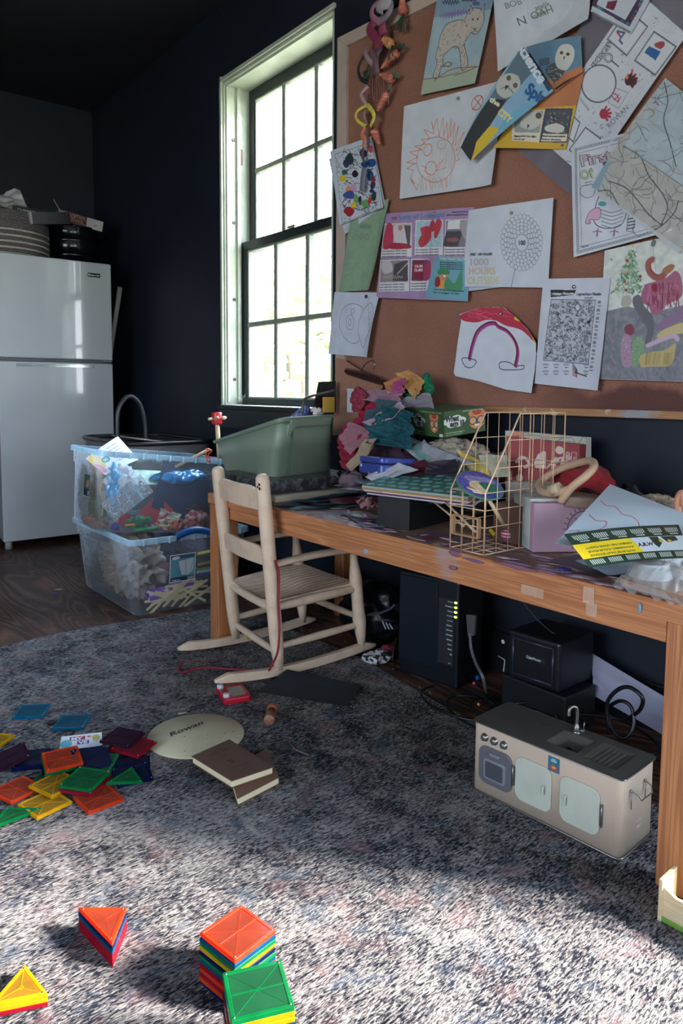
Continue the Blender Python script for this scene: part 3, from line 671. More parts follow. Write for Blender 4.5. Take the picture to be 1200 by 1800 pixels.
# 1 wild cat colouring page
cv, fin = wall_sheet('drawing', 'colouring page of a spotted wild cat on a blue and green crayon ground', 'drawing', pts(A, (762, -150), (1118, -150), (975, 520), (635, 590)), '9FB3BF')
rn = random.Random(3)
cv.poly(pts(A, (740, -60), (1100, -60), (1075, 60), (720, 110)), '6E88A8', 0.7)
for k in range(260):
    x = rn.uniform(640, 1100); y = rn.uniform(-40, 520); L = rn.uniform(20, 70)
    c = rn.choice(['6FA5AE', '7FB0A8', '8FA9C9', '7C94B8', 'A3C2B2', '6B9FB5']) if y < 420 else rn.choice(['9FAE97', 'A7A688', '8FA78F'])
    cv.line(pts(A, (x, y), (x-L*0.35, y+L)), c, 0.0022, alpha=0.55)
cv.poly(pts(A, (650, 500), (980, 395), (970, 520), (635, 590)), 'A5B09C', 0.9)
for k in range(7): cv.scrib(A(790+k*18, 100-k*5), 10, 5, '7E6FA4', 10, 0.003, k)
cv.scrib(A(820, 15), 14, 5, '1D2233', 14, 0.003, 1); cv.scrib(A(930, 0), 12, 3, '262B4A', 14, 0.003, 2); cv.scrib(A(975, 20), 6, 5, '3D3F74', 10, 0.003, 3)
body = pts(A, (925, 70), (960, 50), (1010, 60), (1028, 110), (1010, 170), (985, 205), (960, 210), (940, 205), (905, 270), (915, 330), (925, 400), (905, 432), (885, 430), (880, 380), (868, 300), (835, 290), (800, 320), (775, 345), (775, 400), (800, 385), (825, 395), (810, 412), (765, 412), (752, 460), (735, 490), (712, 470), (735, 400), (730, 350), (745, 290), (760, 220), (800, 150), (860, 125), (905, 120))
cv.blob(body, 'B9AFA9'); cv.curve(body, '2E2B30', 0.0018, True)
cv.poly(pts(A, (930, 90), (942, 30), (960, 66)), 'A79C98'); cv.poly(pts(A, (1002, 66), (1032, 22), (1024, 95)), 'A79C98'); cv.line(pts(A, (930, 90), (942, 30), (960, 66)), BK, 0.0016); cv.line(pts(A, (1002, 66), (1032, 22), (1024, 95)), BK, 0.0016)
for k in range(230):
    i = rn.randrange(len(body)); j = rn.randrange(len(body)); t = rn.random(); x = body[i][0]*(1-t)+body[j][0]*t; y = body[i][1]*(1-t)+body[j][1]*t
    r_ = cv._fillpx(cv.px(body), None); q = cv.px([(x, y)])[0]; xi, yi = int(q[0])-r_[0], int(q[1])-r_[1]
    if 0 <= yi < r_[4].shape[0] and 0 <= xi < r_[4].shape[1] and r_[4][yi, xi]: cv.line([(x, y), (x-rn.uniform(0.5, 2), y+rn.uniform(1, 3.5))], '453E42', 0.0014)
cv.ell(A(955, 120), 1.5, 2, BK); cv.ell(A(985, 118), 1.5, 2, BK); cv.poly(pts(A, (955, 175), (975, 172), (966, 188)), '4A3B40'); cv.curve(pts(A, (950, 200), (966, 190), (985, 196)), BK, 0.0014)
cv.line(pts(A, (720, 500), (800, 440), (860, 420), (990, 415), (930, 440), (840, 470)), '8C5B4C', 0.003); cv.line(pts(A, (640, 495), (760, 480), (870, 450)), '6B5348', 0.002)
fin(curl(0.006))
# 2 paper with the pencilled names
cv, fin = wall_sheet('drawing', 'blank white sheet with scribbled pencil names near the top edge of the photo', 'drawing', pts(B_, (20, -260), (630, -260), (635, 130), (62, 448)), 'C7CDD9')
d = np.array([1, -0.38])
cv.text('BOB', B_(112, 62), 15, '6B6F78', d, bold=0.0); cv.text('N', B_(185, 165), 21, '4E565C', d); cv.text('OAH', B_(262, 125), 19, '5C6A58', d); cv.text('atelik', B_(285, 68), 13, '59625E', d); cv.scrib(B_(310, 90), 13, 5, '62705E', 22, 0.0013, 4, -0.4)
fin(curl(0.02, 0, 0.008))
# 3 orange spiky face
cv, fin = wall_sheet('drawing', "child's orange marker drawing of a spiky round face on white paper", 'drawing', pts(A, (530, 660), (1157, 493), (1090, 1150), (505, 1235)), 'CCD1DB')
O = 'D2673C'; O2 = 'C98D77'
cv.ell(A(728, 990), 33, 40, None, O, 0.002, 0.15); cv.ell(A(678, 930), 6.5, 10.5, None, O, 0.0022, 0.25); cv.ell(A(762, 895), 7, 8.5, None, 'CF8262', 0.0018, 0.5); cv.ell(A(697, 1045), 9.5, 12, None, O, 0.002, 0.1)
sp_ = pts(A, (700, 755), (712, 800), (733, 735), (745, 850), (770, 725), (775, 845), (795, 760), (800, 870), (822, 740), (815, 850), (843, 760), (830, 900), (868, 780), (845, 905), (905, 815), (850, 935), (895, 900), (860, 960), (870, 990), (850, 1000)); cv.line(sp_, O, 0.0018)
cv.line(pts(A, (700, 755), (715, 830), (655, 805), (690, 860), (640, 865), (665, 895), (600, 910), (645, 930), (570, 945), (620, 975), (550, 1010), (605, 1015), (552, 1045), (590, 1060), (575, 1100), (600, 1145), (570, 1110), (612, 1180), (622, 1140)), O, 0.0018)
for k in range(16): x = 625+k*11; cv.line(pts(A, (x+rn.uniform(-5, 5), 1090+rn.uniform(0, 20)), (x+rn.uniform(0, 22), 1190+rn.uniform(-30, 12))), rn.choice([O, O2, 'B9846F', 'C4957F']), 0.0015)
for k in range(30): x = 700+k*5; cv.line(pts(A, (x, 900+rn.uniform(-30, 90)), (x-20+rn.uniform(-8, 8), 1080+rn.uniform(-50, 120))), 'C9A99F', 0.0011, alpha=0.7)
cv.line(pts(A, (640, 1030), (672, 1040), (655, 1060), (690, 1080)), O, 0.0013); cv.line(pts(A, (722, 1040), (770, 990), (730, 1060), (790, 1040)), O, 0.0013)
cv.ell(A(983, 637), 9, 13.5, None, 'C2473C', 0.0024, 0.45); cv.line(pts(A, (955, 680), (1012, 598)), 'C2473C', 0.0024); cv.line(pts(A, (968, 610), (1003, 655)), 'C2473C', 0.0024)
fin(curl(0.006, 0.01), [A(865, 610)])
# 4 the sheet behind the doodled colouring page, then the page itself
cv, fin = wall_sheet('drawing', 'white sheet mostly hidden behind the densely doodled colouring page', 'drawing', pts(A, (62, 985), (335, 870), (412, 1270), (160, 1455)), 'BFC6D6', x=1.6735)
cv.text('ehouse', A(170, 1432), 8, '9AA0AC', (1, -0.55)); fin(None)
cv, fin = wall_sheet('drawing', 'doodled colouring page with blue, green and red blobs hanging over the board frame', 'drawing', pts(A, (70, 938), (325, 845), (408, 1290), (133, 1400)), 'C5CCDA', x=1.670)
W = ['1F3460', '17355A', '4E1E33', '20302F', '2F5B52', '14182A', '29305E', '8E2436', '1E4D7A']
cv.line(pts(A, (105, 955), (330, 880), (395, 1290), (150, 1385)), BK, 0.0011, True)
for k in range(260):
    x = rn.uniform(0, 1); y = rn.uniform(0, 1); e = min(x, 1-x, y, 1-y)
    if e > 0.20: continue
    px_ = 105+225*x+ (45+15*x)*y; py_ = 955-75*x+(430-10*x)*y; cv.curve(pts(A, (px_, py_), (px_+rn.uniform(-9, 9), py_+rn.uniform(-7, 7)), (px_+rn.uniform(-12, 12), py_+rn.uniform(-9, 9))), '4A4E5A', 0.0010, n=4)
for k in range(150):
    x = rn.uniform(160, 355); y = rn.uniform(930, 1320); cv.curve(pts(A, (x, y), (x+rn.uniform(-20, 20), y+rn.uniform(-20, 20)), (x+rn.uniform(-24, 24), y+rn.uniform(-24, 24))), '22252F', 0.0016, n=4)
for (x, y, rx, ry, c) in ((192, 985, 7, 9, '1F3A3A'), (170, 1015, 5, 7, '29305E'), (160, 1070, 4.5, 5, '2F5B52'), (153, 1108, 5.5, 6, 'D3BB34'), (275, 950, 6, 8, '43203A'), (330, 1010, 8, 8, '1E4D8A'), (285, 1020, 7, 6, '17437A'), (320, 1090, 6, 10, '1B4F80'), (335, 1150, 5, 7, '2B2A5A'), (325, 925, 4, 6, 'B8394A'), (225, 1080, 5, 6, '1C1626'), (340, 1115, 4, 6, '8E2436'), (190, 1175, 6, 6, 'D98A5A'), (215, 1165, 6, 7, 'C79BC0'), (190, 1210, 9, 8, '3D4E96'), (230, 1235, 5, 8, '6F9E5E'), (255, 1235, 3, 6, '1B1B3A'), (193, 1310, 9, 9, '9E1F33'), (217, 1275, 4, 6, 'D9B52E'), (290, 1265, 6, 9, '62A05A'), (318, 1245, 4, 6, 'C4303A'), (345, 1220, 5, 8, '1E3B3F'), (330, 1185, 4, 4, '24305E')):
    cv.blob([(A(x, y)[0]+rx*math.cos(a)*rn.uniform(0.8, 1.2), A(x, y)[1]+ry*math.sin(a)*rn.uniform(0.8, 1.2)) for a in np.linspace(0, 2*PI, 8, endpoint=False)], c)
cv.curve(pts(A, (150, 1085), (165, 1100), (150, 1120), (140, 1100)), 'B89A28', 0.0012, True); cv.line(pts(A, (165, 1230), (150, 1260), (165, 1290)), '7A2A40', 0.003)
cv.line(pts(A, (215, 1290), (260, 1305), (300, 1285)), BK, 0.0024)
fin(curl(0.008, 0.0, 0.003), [A(280, 895)])
# 5 green paper
cv, fin = wall_sheet('drawing', 'plain sage green paper with a small dark scribble, left edge of the cork board', 'drawing', pts(C_, (205, 110), (438, 30), (350, 600), (130, 612)), '86A087', x=1.6745)
cv.noise(0.05, 4, 3); cv.scrib(C_(290, 205), 10, 5, '3E5350', 20, 0.0012, 5); cv.ell(C_(265, 268), 3, 5, None, '4A5F58', 0.0011); cv.ell(C_(297, 270), 3, 5, None, '4A5F58', 0.0011)
fin(curl(0.012, 0.02))
# 6 snail outline
cv, fin = wall_sheet('drawing', 'pen outline drawing of a round snail shell on white paper, lowest at the window', 'drawing', pts(C_, (98, 612), (380, 615), (325, 1018), (60, 995)), 'C3CADB', x=1.671)
K = '3A3C48'
cv.curve(pts(C_, (130, 800), (150, 720), (200, 685), (255, 695), (278, 725), (255, 800), (250, 870), (258, 910), (215, 932), (165, 900), (140, 850)), K, 0.0013, True)
cv.ell(C_(198, 800), 7, 13, None, K, 0.0012); cv.ell(C_(196, 800), 2.5, 6, None, K, 0.0012)
cv.curve(pts(C_, (278, 725), (305, 698), (330, 680), (350, 740), (345, 830), (310, 900), (280, 957), (262, 910)), K, 0.0013); cv.curve(pts(C_, (315, 700), (320, 780), (330, 850), (300, 910)), '6A6C78', 0.001)
cv.line(pts(C_, (308, 695), (310, 640)), K, 0.0012); cv.ell(C_(295, 640), 3, 3.5, '3A3C48'); cv.line(pts(C_, (322, 640), (318, 655)), K, 0.0012); cv.curve(pts(C_, (205, 722), (218, 716), (226, 732), (208, 750), (204, 735)), K, 0.0012, True); cv.ell(C_(328, 760), 2, 8, None, '5A5C68', 0.001); cv.ell(C_(328, 830), 2, 7, None, '5A5C68', 0.001)
fin(lambda u, v: 0.03*np.maximum(0, u-0.72)**2*8*v+0.006*np.sin(v*3)*u)
# 7 lollipop magazine spread
cv, fin = wall_sheet('magazine_page', 'purple magazine spread headed Lots of Lollipops with photo boxes', 'magazine page', pts(C_, (412, 127), (965, 85), (930, 670), (362, 648)), 'A287AE', x=1.6735)
cv.text('Lots of Lollipops!', C_(508, 162), 10.5, '3E7FA8', (1, -0.065), bold=0.02, width=80)
for i, q in enumerate([(395, 190, 585, 345, 395), (607, 168, 780, 335, 385), (795, 165, 935, 335, 385), (385, 415, 570, 552, 610), (583, 408, 690, 545, 605)]):
    x0, y0, x1, y1, y2 = q; s_ = -0.03*(x1-x0)
    cv.poly(pts(C_, (x0, y0), (x1, y0+s_), (x1, y2+s_*0.3), (x0-6, y2)), 'D5D3DA')
    cv.poly(pts(C_, (x0+5, y0+6), (x1-5, y0+6+s_), (x1-8, y1+s_*0.4), (x0, y1)), ['B7A9AA', '9DBCC9', '7C767E', '8F8588', '6B4A5C'][i])
    for k in range(3): cv.text('the pops are made ready', C_(x0, y1+18+k*17), 3.2, '5A5664', (1, -0.02), width=(x1-x0)/3.53*0.86)
cv.blob(pts(C_, (425, 195), (465, 200), (470, 300), (440, 345), (400, 330)), 'B83F5A'); cv.blob(pts(C_, (470, 215), (520, 195), (545, 240), (560, 330), (490, 320)), 'CFC6CC'); cv.blob(pts(C_, (455, 310), (560, 315), (575, 342), (455, 346)), 'A8324A'); cv.ell(C_(515, 215), 4, 5, 'A77F72'); cv.poly(pts(C_, (540, 200), (580, 200), (572, 330), (560, 330)), '5C565E')
for k in range(12): cv.line(pts(C_, (690, 260), (690+95*math.cos(k*0.52), 258+90*math.sin(k*0.52))), 'BBD3DA', 0.002)
cv.blob(pts(C_, (690, 200), (712, 165), (735, 205), (720, 235), (700, 235)), 'B23A48'); cv.blob(pts(C_, (735, 170), (765, 165), (770, 205), (740, 275), (722, 265)), 'B8424E'); cv.blob(pts(C_, (635, 215), (690, 205), (705, 260), (690, 300), (640, 335), (622, 300), (640, 255)), 'B43C4C')
cv.poly(pts(C_, (812, 172), (885, 168), (882, 222), (806, 226)), 'D9D7DC'); cv.poly(pts(C_, (800, 240), (900, 235), (870, 330), (780, 330)), '4B4850'); cv.blob(pts(C_, (880, 190), (930, 175), (930, 290), (905, 275)), '9D99A0'); cv.scrib(C_(840, 290), 10, 5, 'B56A5E', 16, 0.002, 3)
cv.poly(pts(C_, (480, 440), (560, 415), (565, 545), (470, 545)), '4F4A50'); cv.blob(pts(C_, (400, 425), (450, 420), (470, 480), (420, 500), (395, 470)), 'C3BDC3'); cv.line(pts(C_, (500, 500), (565, 430)), 'B6B2B8', 0.004); cv.scrib(C_(470, 520), 18, 4, 'B9B2AE', 20, 0.002, 8)
cv.poly(pts(C_, (595, 420), (655, 415), (650, 530), (590, 535)), '7E2440'); cv.text('DUM', C_(603, 462), 6.5, 'E8DCE2', (1, -0.08), bold=0.03, width=13); cv.text('DUMS', C_(601, 486), 6.5, 'E8DCE2', (1, -0.08), bold=0.03, width=14); cv.blob(pts(C_, (660, 450), (700, 420), (700, 520), (660, 540)), 'A33A5E')
cv.poly(pts(C_, (735, 392), (945, 405), (925, 668), (665, 650)), '6FA3B4'); cv.text('What Would You Do?', C_(758, 412), 7, 'B8D4C8', (1, 0.03), bold=0.02, width=48)
for k in range(4): cv.text('for a lollipop of your own', C_(765, 432+k*13), 3, '24303E', (1, 0.03), width=38)
cv.blob(pts(C_, (750, 480), (785, 462), (820, 480), (818, 505), (770, 510), (752, 505)), '3E8A5E'); cv.blob(pts(C_, (755, 510), (812, 505), (805, 550), (770, 560), (745, 545)), 'C98A6A'); cv.blob(pts(C_, (748, 555), (795, 545), (800, 590), (745, 585)), 'D59A44'); cv.ell(C_(792, 515), 3.2, 3, 'E5DCD2', BK, 0.001); cv.blob(pts(C_, (735, 530), (760, 520), (765, 570), (735, 580)), '8E2E3E')
cv.blob(pts(C_, (790, 585), (810, 520), (850, 560), (880, 500), (895, 480), (895, 600), (840, 610)), '4C8F6A'); cv.text('How to Spruce your pops', C_(722, 600), 3.6, '1C3A4A', (1, 0.06), width=52); cv.text('for a sugar finish', C_(722, 618), 3, '1C3A4A', (1, 0.06), width=45)
cv.line(pts(C_, (728, 105), (715, 230), (690, 400), (662, 648)), '7E6A8C', 0.0022, alpha=0.6); cv.poly(pts(C_, (835, 115), (930, 110), (930, 118), (835, 124)), '5A4A66'); cv.poly(pts(C_, (800, 133), (930, 128), (930, 136), (800, 142)), '5A4A66')
cv.scrib(C_(475, 155), 5, 3, '2C2430', 8, 0.002, 2)
fin(lambda u, v: 0.006*np.abs(np.sin(u*PI*2))**1.0+0.004*v, [C_(713, 128)])
# 8 hours chart: sheet behind, then page
cv, fin = wall_sheet('chart', 'white sheet just showing under the hours chart', 'chart', pts(C_, (945, 110), (1318, 60), (1300, 560), (925, 607)), 'BCC3D2', x=1.6725); fin(None)
cv, fin = wall_sheet('chart', 'white hours outside chart with a flower of a hundred small circles', 'chart', [C_(930, 105), D_(397, 26), D_(362, 585), C_(884, 578)], 'C8CFDC', x=1.6695)
cv.ell(D_(200, 305), 11, 14.5, None, '5A5E68', 0.001)
for ring, nn in ((1.35, 13), (1.75, 17), (2.15, 22), (2.55, 26), (2.95, 30)):
    for k in range(nn):
        a = 2*PI*k/nn+ring; c0 = D_(200, 305); cv.ell((c0[0]+11.2*ring*math.cos(a), c0[1]+15.5*ring*math.sin(a)), 3.6, 4.6, 'C8CFDC', '6A6E78', 0.0009, n=12)
cv.line(pts(D_, (160, 462), (135, 585)), BK, 0.0012); cv.text('100', D_(177, 320), 11, '101218', (1, -0.03), bold=0.03, width=13)
cv.text('FIRST 100 HOURS', C_(938, 386), 5.4, '1E2026', (1, -0.02), bold=0.03, shear=0.2, width=40)
cv.text('1000', C_(932, 447), 17, 'B2AEB4', (1, -0.01), bold=0.04, width=36); cv.text('HOURS', C_(930, 502), 17, 'C7B59E', (1, -0.01), bold=0.04, width=48); cv.text('OUTSIDE', C_(925, 562), 17, 'C6C29C', (1, -0.01), bold=0.04, width=57)
for yy, wd in ((447, 128), (502, 170), (562, 205)): pass
fin(lambda u, v: 0.035*np.maximum(0, u-0.9)*np.maximum(0, v-0.85)*40*0.02/0.02*0.12+0.003*np.sin(u*5), [D_(137, 121)], brass)
# 11 grey construction paper and thanksgiving placemat over it
cv, fin = wall_sheet('backing_paper', 'large purple-grey construction paper behind the placemat at the top right', 'paper', pts(B_, (780, -260), (1330, 60), (525, 1232), (172, 930)), '6E6875', x=1.6775, res=0.002); fin(None)
cv, fin = wall_sheet('placemat', 'black and white holiday activity placemat with plate outline and red hand shapes', 'placemat', pts(B_, (917, -57), (1225, 215), (605, 1115), (297, 843)), 'C4C7D2', x=1.6738)
for k in range(520):
    u = rn.random(); v = rn.random(); x = 917+(1225-917)*u+(297-917)*v; y = -57+(215+57)*u+(843+57)*v; cv.ell(B_(x, y), rn.uniform(0.3, 0.9), rn.uniform(0.3, 0.9), '7A7E8A', n=6)
for k in range(46):
    u = rn.random(); v = rn.random(); x = 917+308*u-620*v; y = -57+272*u+900*v; cv.curve(pts(B_, (x, y), (x+rn.uniform(-16, 16), y+rn.uniform(-12, 12)), (x+rn.uniform(-12, 16), y+rn.uniform(-12, 12))), '7C808C', 0.001, True, n=4)
cv.text('THANKSGIVING', B_(550, 580), 12.5, '3A3E4A', (0.575, -0.818), bold=0.055, width=152); cv.text('THANKSGIVING', B_(550, 580), 12.5, 'CDD0DA', (0.575, -0.818), bold=-0.005, width=152)
cv.ell(B_(680, 520), 29, 33, 'C7CBD5', '2E3038', 0.0022, 0.35, n=40); cv.ell(B_(680, 520), 27.6, 31.6, None, '8A8E98', 0.001, 0.35, n=40)
cv.ell(B_(740, 360), 7, 8, 'C4C7D2', '4E525C', 0.0016); cv.ell(B_(740, 360), 4.5, 5.5, None, '4E525C', 0.001); cv.line(pts(B_, (757, 375), (800, 413)), '4E525C', 0.003); cv.line(pts(B_, (570, 620), (612, 680)), '4E525C', 0.0035); cv.line(pts(B_, (572, 622), (609, 677)), 'C4C7D2', 0.002)
for q in ((735, 245, 850, 345, 980, 165, 860, 60), (900, 375, 1030, 468, 1160, 290, 1020, 195), (495, 930, 600, 1020, 690, 860, 595, 790), (450, 820, 520, 880, 560, 760, 500, 700)):
    P = [B_(q[i], q[i+1]) for i in (0, 2, 4, 6)]; cv.poly(P, 'C8CBD5'); cv.line(P, '3A3D46', 0.0022, True); cv.line([(p[0]*0.94+sum(z[0] for z in P)/4*0.06, p[1]*0.94+sum(z[1] for z in P)/4*0.06) for p in P], '8A8E98', 0.001, True)
cv.poly(pts(B_, (960, 325), (990, 285), (1062, 320), (1030, 375)), '2F5C94'); cv.blob(pts(B_, (1020, 275), (1070, 255), (1088, 275), (1058, 305)), '9A4A50'); cv.line(pts(B_, (795, 195), (840, 205), (808, 250), (825, 272)), '3D5A86', 0.004); cv.line(pts(B_, (795, 200), (818, 232)), 'A04250', 0.004)
for (x, y, c) in ((868, 490, '7E2A34'), (862, 500, '4A2A30'), (706, 706, 'A23048')):
    for k in range(5): a = -1.2+k*0.55; cv.line([B_(x, y), (B_(x, y)[0]+13*math.cos(a), B_(x, y)[1]+13*math.sin(a))], c, 0.0055)
    cv.ell(B_(x, y), 7, 9, c)
cv.ell(B_(852, 478), 2.5, 4, 'D98A4A'); cv.ell(B_(885, 440), 2, 4, 'C94A4A')
cv.line(pts(B_, (735, 635), (780, 545), (858, 575), (800, 672)), '5A5E6A', 0.001, True); cv.curve(pts(B_, (770, 570), (760, 600), (800, 630), (790, 590), (770, 580)), 'A03050', 0.002); cv.line(pts(B_, (775, 620), (805, 585)), 'A03050', 0.002); cv.line(pts(B_, (792, 635), (815, 600)), 'A03050', 0.002)
cv.text('ROWAN', B_(745, 800), 14, '6C7080', (0.70, -0.71), width=50)
fin(curl(0.004))
# 12 mosaic bordered page
cv, fin = wall_sheet('drawing', 'page with dark mosaic tile border cut by the top edge of the photo', 'drawing', pts(B_, (765, -330), (1110, -200), (880, 215), (628, 72)), 'BDC1CF', x=1.6705)
ring = [(870, 165), (635, 35), (760, -300), (1060, -190)]
cv.poly(pts(B_, *ring), '3B3850')
for k in range(90):
    e = rn.randrange(4); t = rn.random(); a = ring[e]; c = ring[(e+1) % 4]; x = a[0]+(c[0]-a[0])*t; y = a[1]+(c[1]-a[1])*t; mx_, my_ = 830, -70; x += (mx_-x)*0.06; y += (my_-y)*0.06
    cv.poly(pts(B_, (x-12, y-10), (x+10, y-4), (x+8, y+12), (x-10, y+6)), rn.choice(['3B6E8A', '8A3A5A', '5A3A6E', '2E3A6A', '4A8A8A', '5E3036']))
cv.poly(pts(B_, (842, 125), (668, 28), (775, -250), (1010, -165)), 'BFC3D2'); cv.poly(pts(B_, (735, 10), (795, 0), (770, 65), (722, 50)), '6E2840')
for k in range(28): t = k/28; cv.ell(B_(640+240*t, 80+125*t), 1.6, 1.6, None, '3A3D46', 0.001, n=8)
fin(curl(0.003))
# 13 owl magazine: inside pages first, then the cover hanging down
cv, fin = wall_sheet('magazine_page', 'magazine page with snowy owl on blue and orange, fanned behind the cover', 'magazine page', pts(B_, (245, 300), (585, 230), (597, 455), (430, 590)), '5F7F98', x=1.6715)
cv.poly(pts(B_, (430, 500), (600, 415), (597, 460), (430, 600)), 'B5734E'); cv.line(pts(B_, (432, 560), (600, 462)), '202630', 0.006); cv.blob(pts(B_, (370, 440), (450, 400), (500, 430), (480, 490), (420, 515)), '50565E')
for k in range(60): x = rn.uniform(385, 475); y = rn.uniform(430, 500); cv.line(pts(B_, (x, y), (x+10, y+4)), rn.choice(['B5B8BC', '2E3238']), 0.0016)
cv.blob(pts(B_, (440, 370), (470, 300), (520, 288), (550, 320), (545, 390), (505, 450), (450, 430)), 'C3C2C0'); cv.ell(B_(478, 342), 2.6, 2.6, '5C4A2A', BK, 0.001); cv.ell(B_(515, 350), 2.6, 2.6, '5C4A2A', BK, 0.001); cv.poly(pts(B_, (490, 365), (500, 365), (492, 392)), '2A2C30')
for k in range(4): cv.text('a snowy owl keeps watch', B_(330, 385+k*11), 2.4, '25323E', (1, -0.14), width=20)
fin(lambda u, v: 0.012+0.010*np.sin(u*3))
cv, fin = wall_sheet('magazine_page', 'yellow framed magazine page with two owl pictures below the orange strip', 'magazine page', pts(B_, (300, 520), (597, 450), (478, 928), (45, 925)), 'B2714C', x=1.672)
cv.poly(pts(B_, (240, 690), (552, 655), (478, 928), (30, 925), (100, 830)), 'C9A43A'); cv.poly(pts(B_, (170, 700), (362, 690), (318, 888), (165, 880)), 'D2CBBC'); cv.poly(pts(B_, (175, 700), (355, 695), (325, 830), (180, 830)), '8F989A'); cv.blob(pts(B_, (240, 720), (330, 700), (345, 760), (280, 810), (215, 790)), 'BDBCB6'); cv.ell(B_(325, 725), 4, 4.5, '6B5630', BK, 0.0018); cv.poly(pts(B_, (258, 780), (270, 785), (255, 810)), BK)
cv.poly(pts(B_, (368, 680), (525, 675), (488, 888), (322, 885)), '3A3A66'); cv.poly(pts(B_, (376, 690), (516, 684), (490, 830), (345, 830)), '4C5058')
for k in range(50): x = rn.uniform(370, 500); y = rn.uniform(700, 820); cv.line(pts(B_, (x, y), (x+rn.uniform(-12, 12), y+8)), rn.choice(['8A8E92', '23272C', 'A9ABA8']), 0.0016)
cv.blob(pts(B_, (360, 790), (420, 770), (470, 790), (450, 825), (370, 820)), 'C6C4BE'); cv.poly(pts(B_, (345, 834), (490, 834), (482, 880), (332, 880)), 'D8D2C4')
cv.text('Big eyes for low light', B_(176, 856), 3.6, '3A3630', (1, 0), width=36); cv.text('hood up', B_(172, 874), 3, '3A3630', (1, 0), width=18); cv.text('Black eyes and talons', B_(340, 852), 3.4, '3A3630', (1, 0), width=38); cv.text('follow the prey', B_(338, 872), 3.4, '3A3630', (1, 0), width=32); cv.ell(B_(458, 903), 2.6, 2.6, '2E5A7E')
fin(lambda u, v: 0.010+0.006*np.sin(u*4+v))
cv, fin = wall_sheet('magazine', 'Science Spin magazine cover with owls on blue, hanging twisted from the pin', 'magazine', pts(B_, (240, 300), (432, 578), (-75, 1015), (-127, 930)), '84A8C4', x=1.668)
cv.poly(pts(B_, (240, 300), (330, 430), (60, 780), (-100, 900), (-127, 930), (-60, 850)), '5B6E80'); cv.poly(pts(B_, (60, 640), (160, 640), (60, 800), (-75, 1010), (-127, 930)), '33363C'); cv.poly(pts(B_, (-30, 900), (60, 800), (110, 815), (100, 835), (20, 930), (-75, 1015)), 'D2B33A'); cv.poly(pts(B_, (110, 815), (160, 740), (430, 590), (240, 760), (100, 850)), '6FA8C8')
cv.poly(pts(B_, (235, 300), (262, 300), (430, 560), (400, 585)), '2A4562')
cv.blob(pts(B_, (115, 520), (165, 478), (220, 490), (238, 545), (205, 600), (150, 630), (105, 590)), 'B4B4B2'); cv.ell(B_(172, 506), 3.2, 4, '6A5A3A', BK, 0.0012); cv.ell(B_(210, 550), 3.2, 4, '6A5A3A', BK, 0.0012); cv.poly(pts(B_, (155, 550), (175, 555), (150, 585)), BK); cv.curve(pts(B_, (130, 575), (165, 560), (200, 600)), '3A3C40', 0.0016)
cv.text('Science', B_(200, 300), 26, 'D5E2EC', (0.52, 0.85), bold=0.04, width=80, up=(0.75, -0.55)); cv.text('Spin', B_(262, 590), 28, '1F4E86', (0.62, 0.45), bold=0.05, width=38, up=(0.45, -0.85))
cv.text('the', B_(62, 650), 12, 'E5E2C4', (0.85, 0.55), bold=0.05, width=18, up=(0.5, -0.9)); cv.text('CITY', B_(105, 725), 17, 'E0D27A', (0.72, 0.65), bold=0.05, width=26, up=(0.6, -0.85))
fin(lambda u, v: 0.024+0.022*np.sin(v*2.6)*(1-u*0.5))
# 9 first page with bird
cv, fin = wall_sheet('drawing', 'colouring page reading First with scalloped border and striped bird', 'drawing', [B_(510, 912), B_(1075, 765), D_(1140, 232), D_(525, 397)], 'C7CDD9', x=1.6712)
nx_ = 34
def bil(u, v):
    P = [B_(510, 912), B_(1075, 765), D_(1140, 232), D_(525, 397)]; return tuple(P[0][i]*(1-u)*(1-v)+P[1][i]*u*(1-v)+P[2][i]*u*v+P[3][i]*(1-u)*v for i in (0, 1))
for k in range(nx_):
    for (a, c) in ((bil(0.045+0.91*k/nx_, 0.035), 0), (bil(0.045+0.91*k/nx_, 0.965), 0)): cv.ell(a, 2.0, 2.0, None, '4E525E', 0.0010, n=9)
for k in range(44):
    for uu in (0.045, 0.955): cv.ell(bil(uu, 0.035+0.93*k/44), 1.8, 1.9, None, '4E525E', 0.0010, n=9)
cv.line([bil(0.085, 0.075), bil(0.915, 0.075), bil(0.915, 0.925), bil(0.085, 0.925)], '5A5E6A', 0.0011, True)
cv.text('First', B_(570, 1035), 27, '4A3A48', (1, -0.24), bold=0.045, width=56); cv.text('First', B_(570, 1035), 27, 'CBB9C6', (1, -0.24), bold=0.01, width=56); cv.text('Of', B_(572, 1118), 22, '3E5448', (1, -0.25), bold=0.045, width=24); cv.text('Of', B_(572, 1118), 22, 'C6CF9C', (1, -0.25), bold=0.01, width=24); cv.text('S', B_(710, 1060), 22, '3E4450', (1, -0.25), bold=0.02, width=14)
cv.curve(pts(B_, (612, 1150), (575, 1160), (568, 1200), (600, 1228), (645, 1215), (655, 1170), (640, 1145)), '4E525E', 0.0013, True); cv.line(pts(B_, (605, 1150), (600, 1132), (640, 1128)), '4E525E', 0.0013)
cv.curve(pts(D_, (680, 20), (660, 80), (650, 170), (690, 210), (760, 215), (820, 190), (850, 110), (830, 60)), '3A3442', 0.0018); cv.blob(pts(D_, (600, 185), (620, 120), (670, 88), (692, 110), (680, 160), (625, 165), (630, 185)), 'C9A2C0'); cv.curve(pts(D_, (600, 185), (620, 120), (670, 88), (692, 110), (680, 160), (625, 165), (630, 185)), '4E3A4E', 0.0012, True)
for k in range(5): cv.curve(pts(D_, (690+k*2, 100+k*24), (760, 118+k*24), (838-k*6, 95+k*24)), '4A4652', 0.0013)
cv.ell(D_(700, 65), 7, 4.5, '4C9A9A')
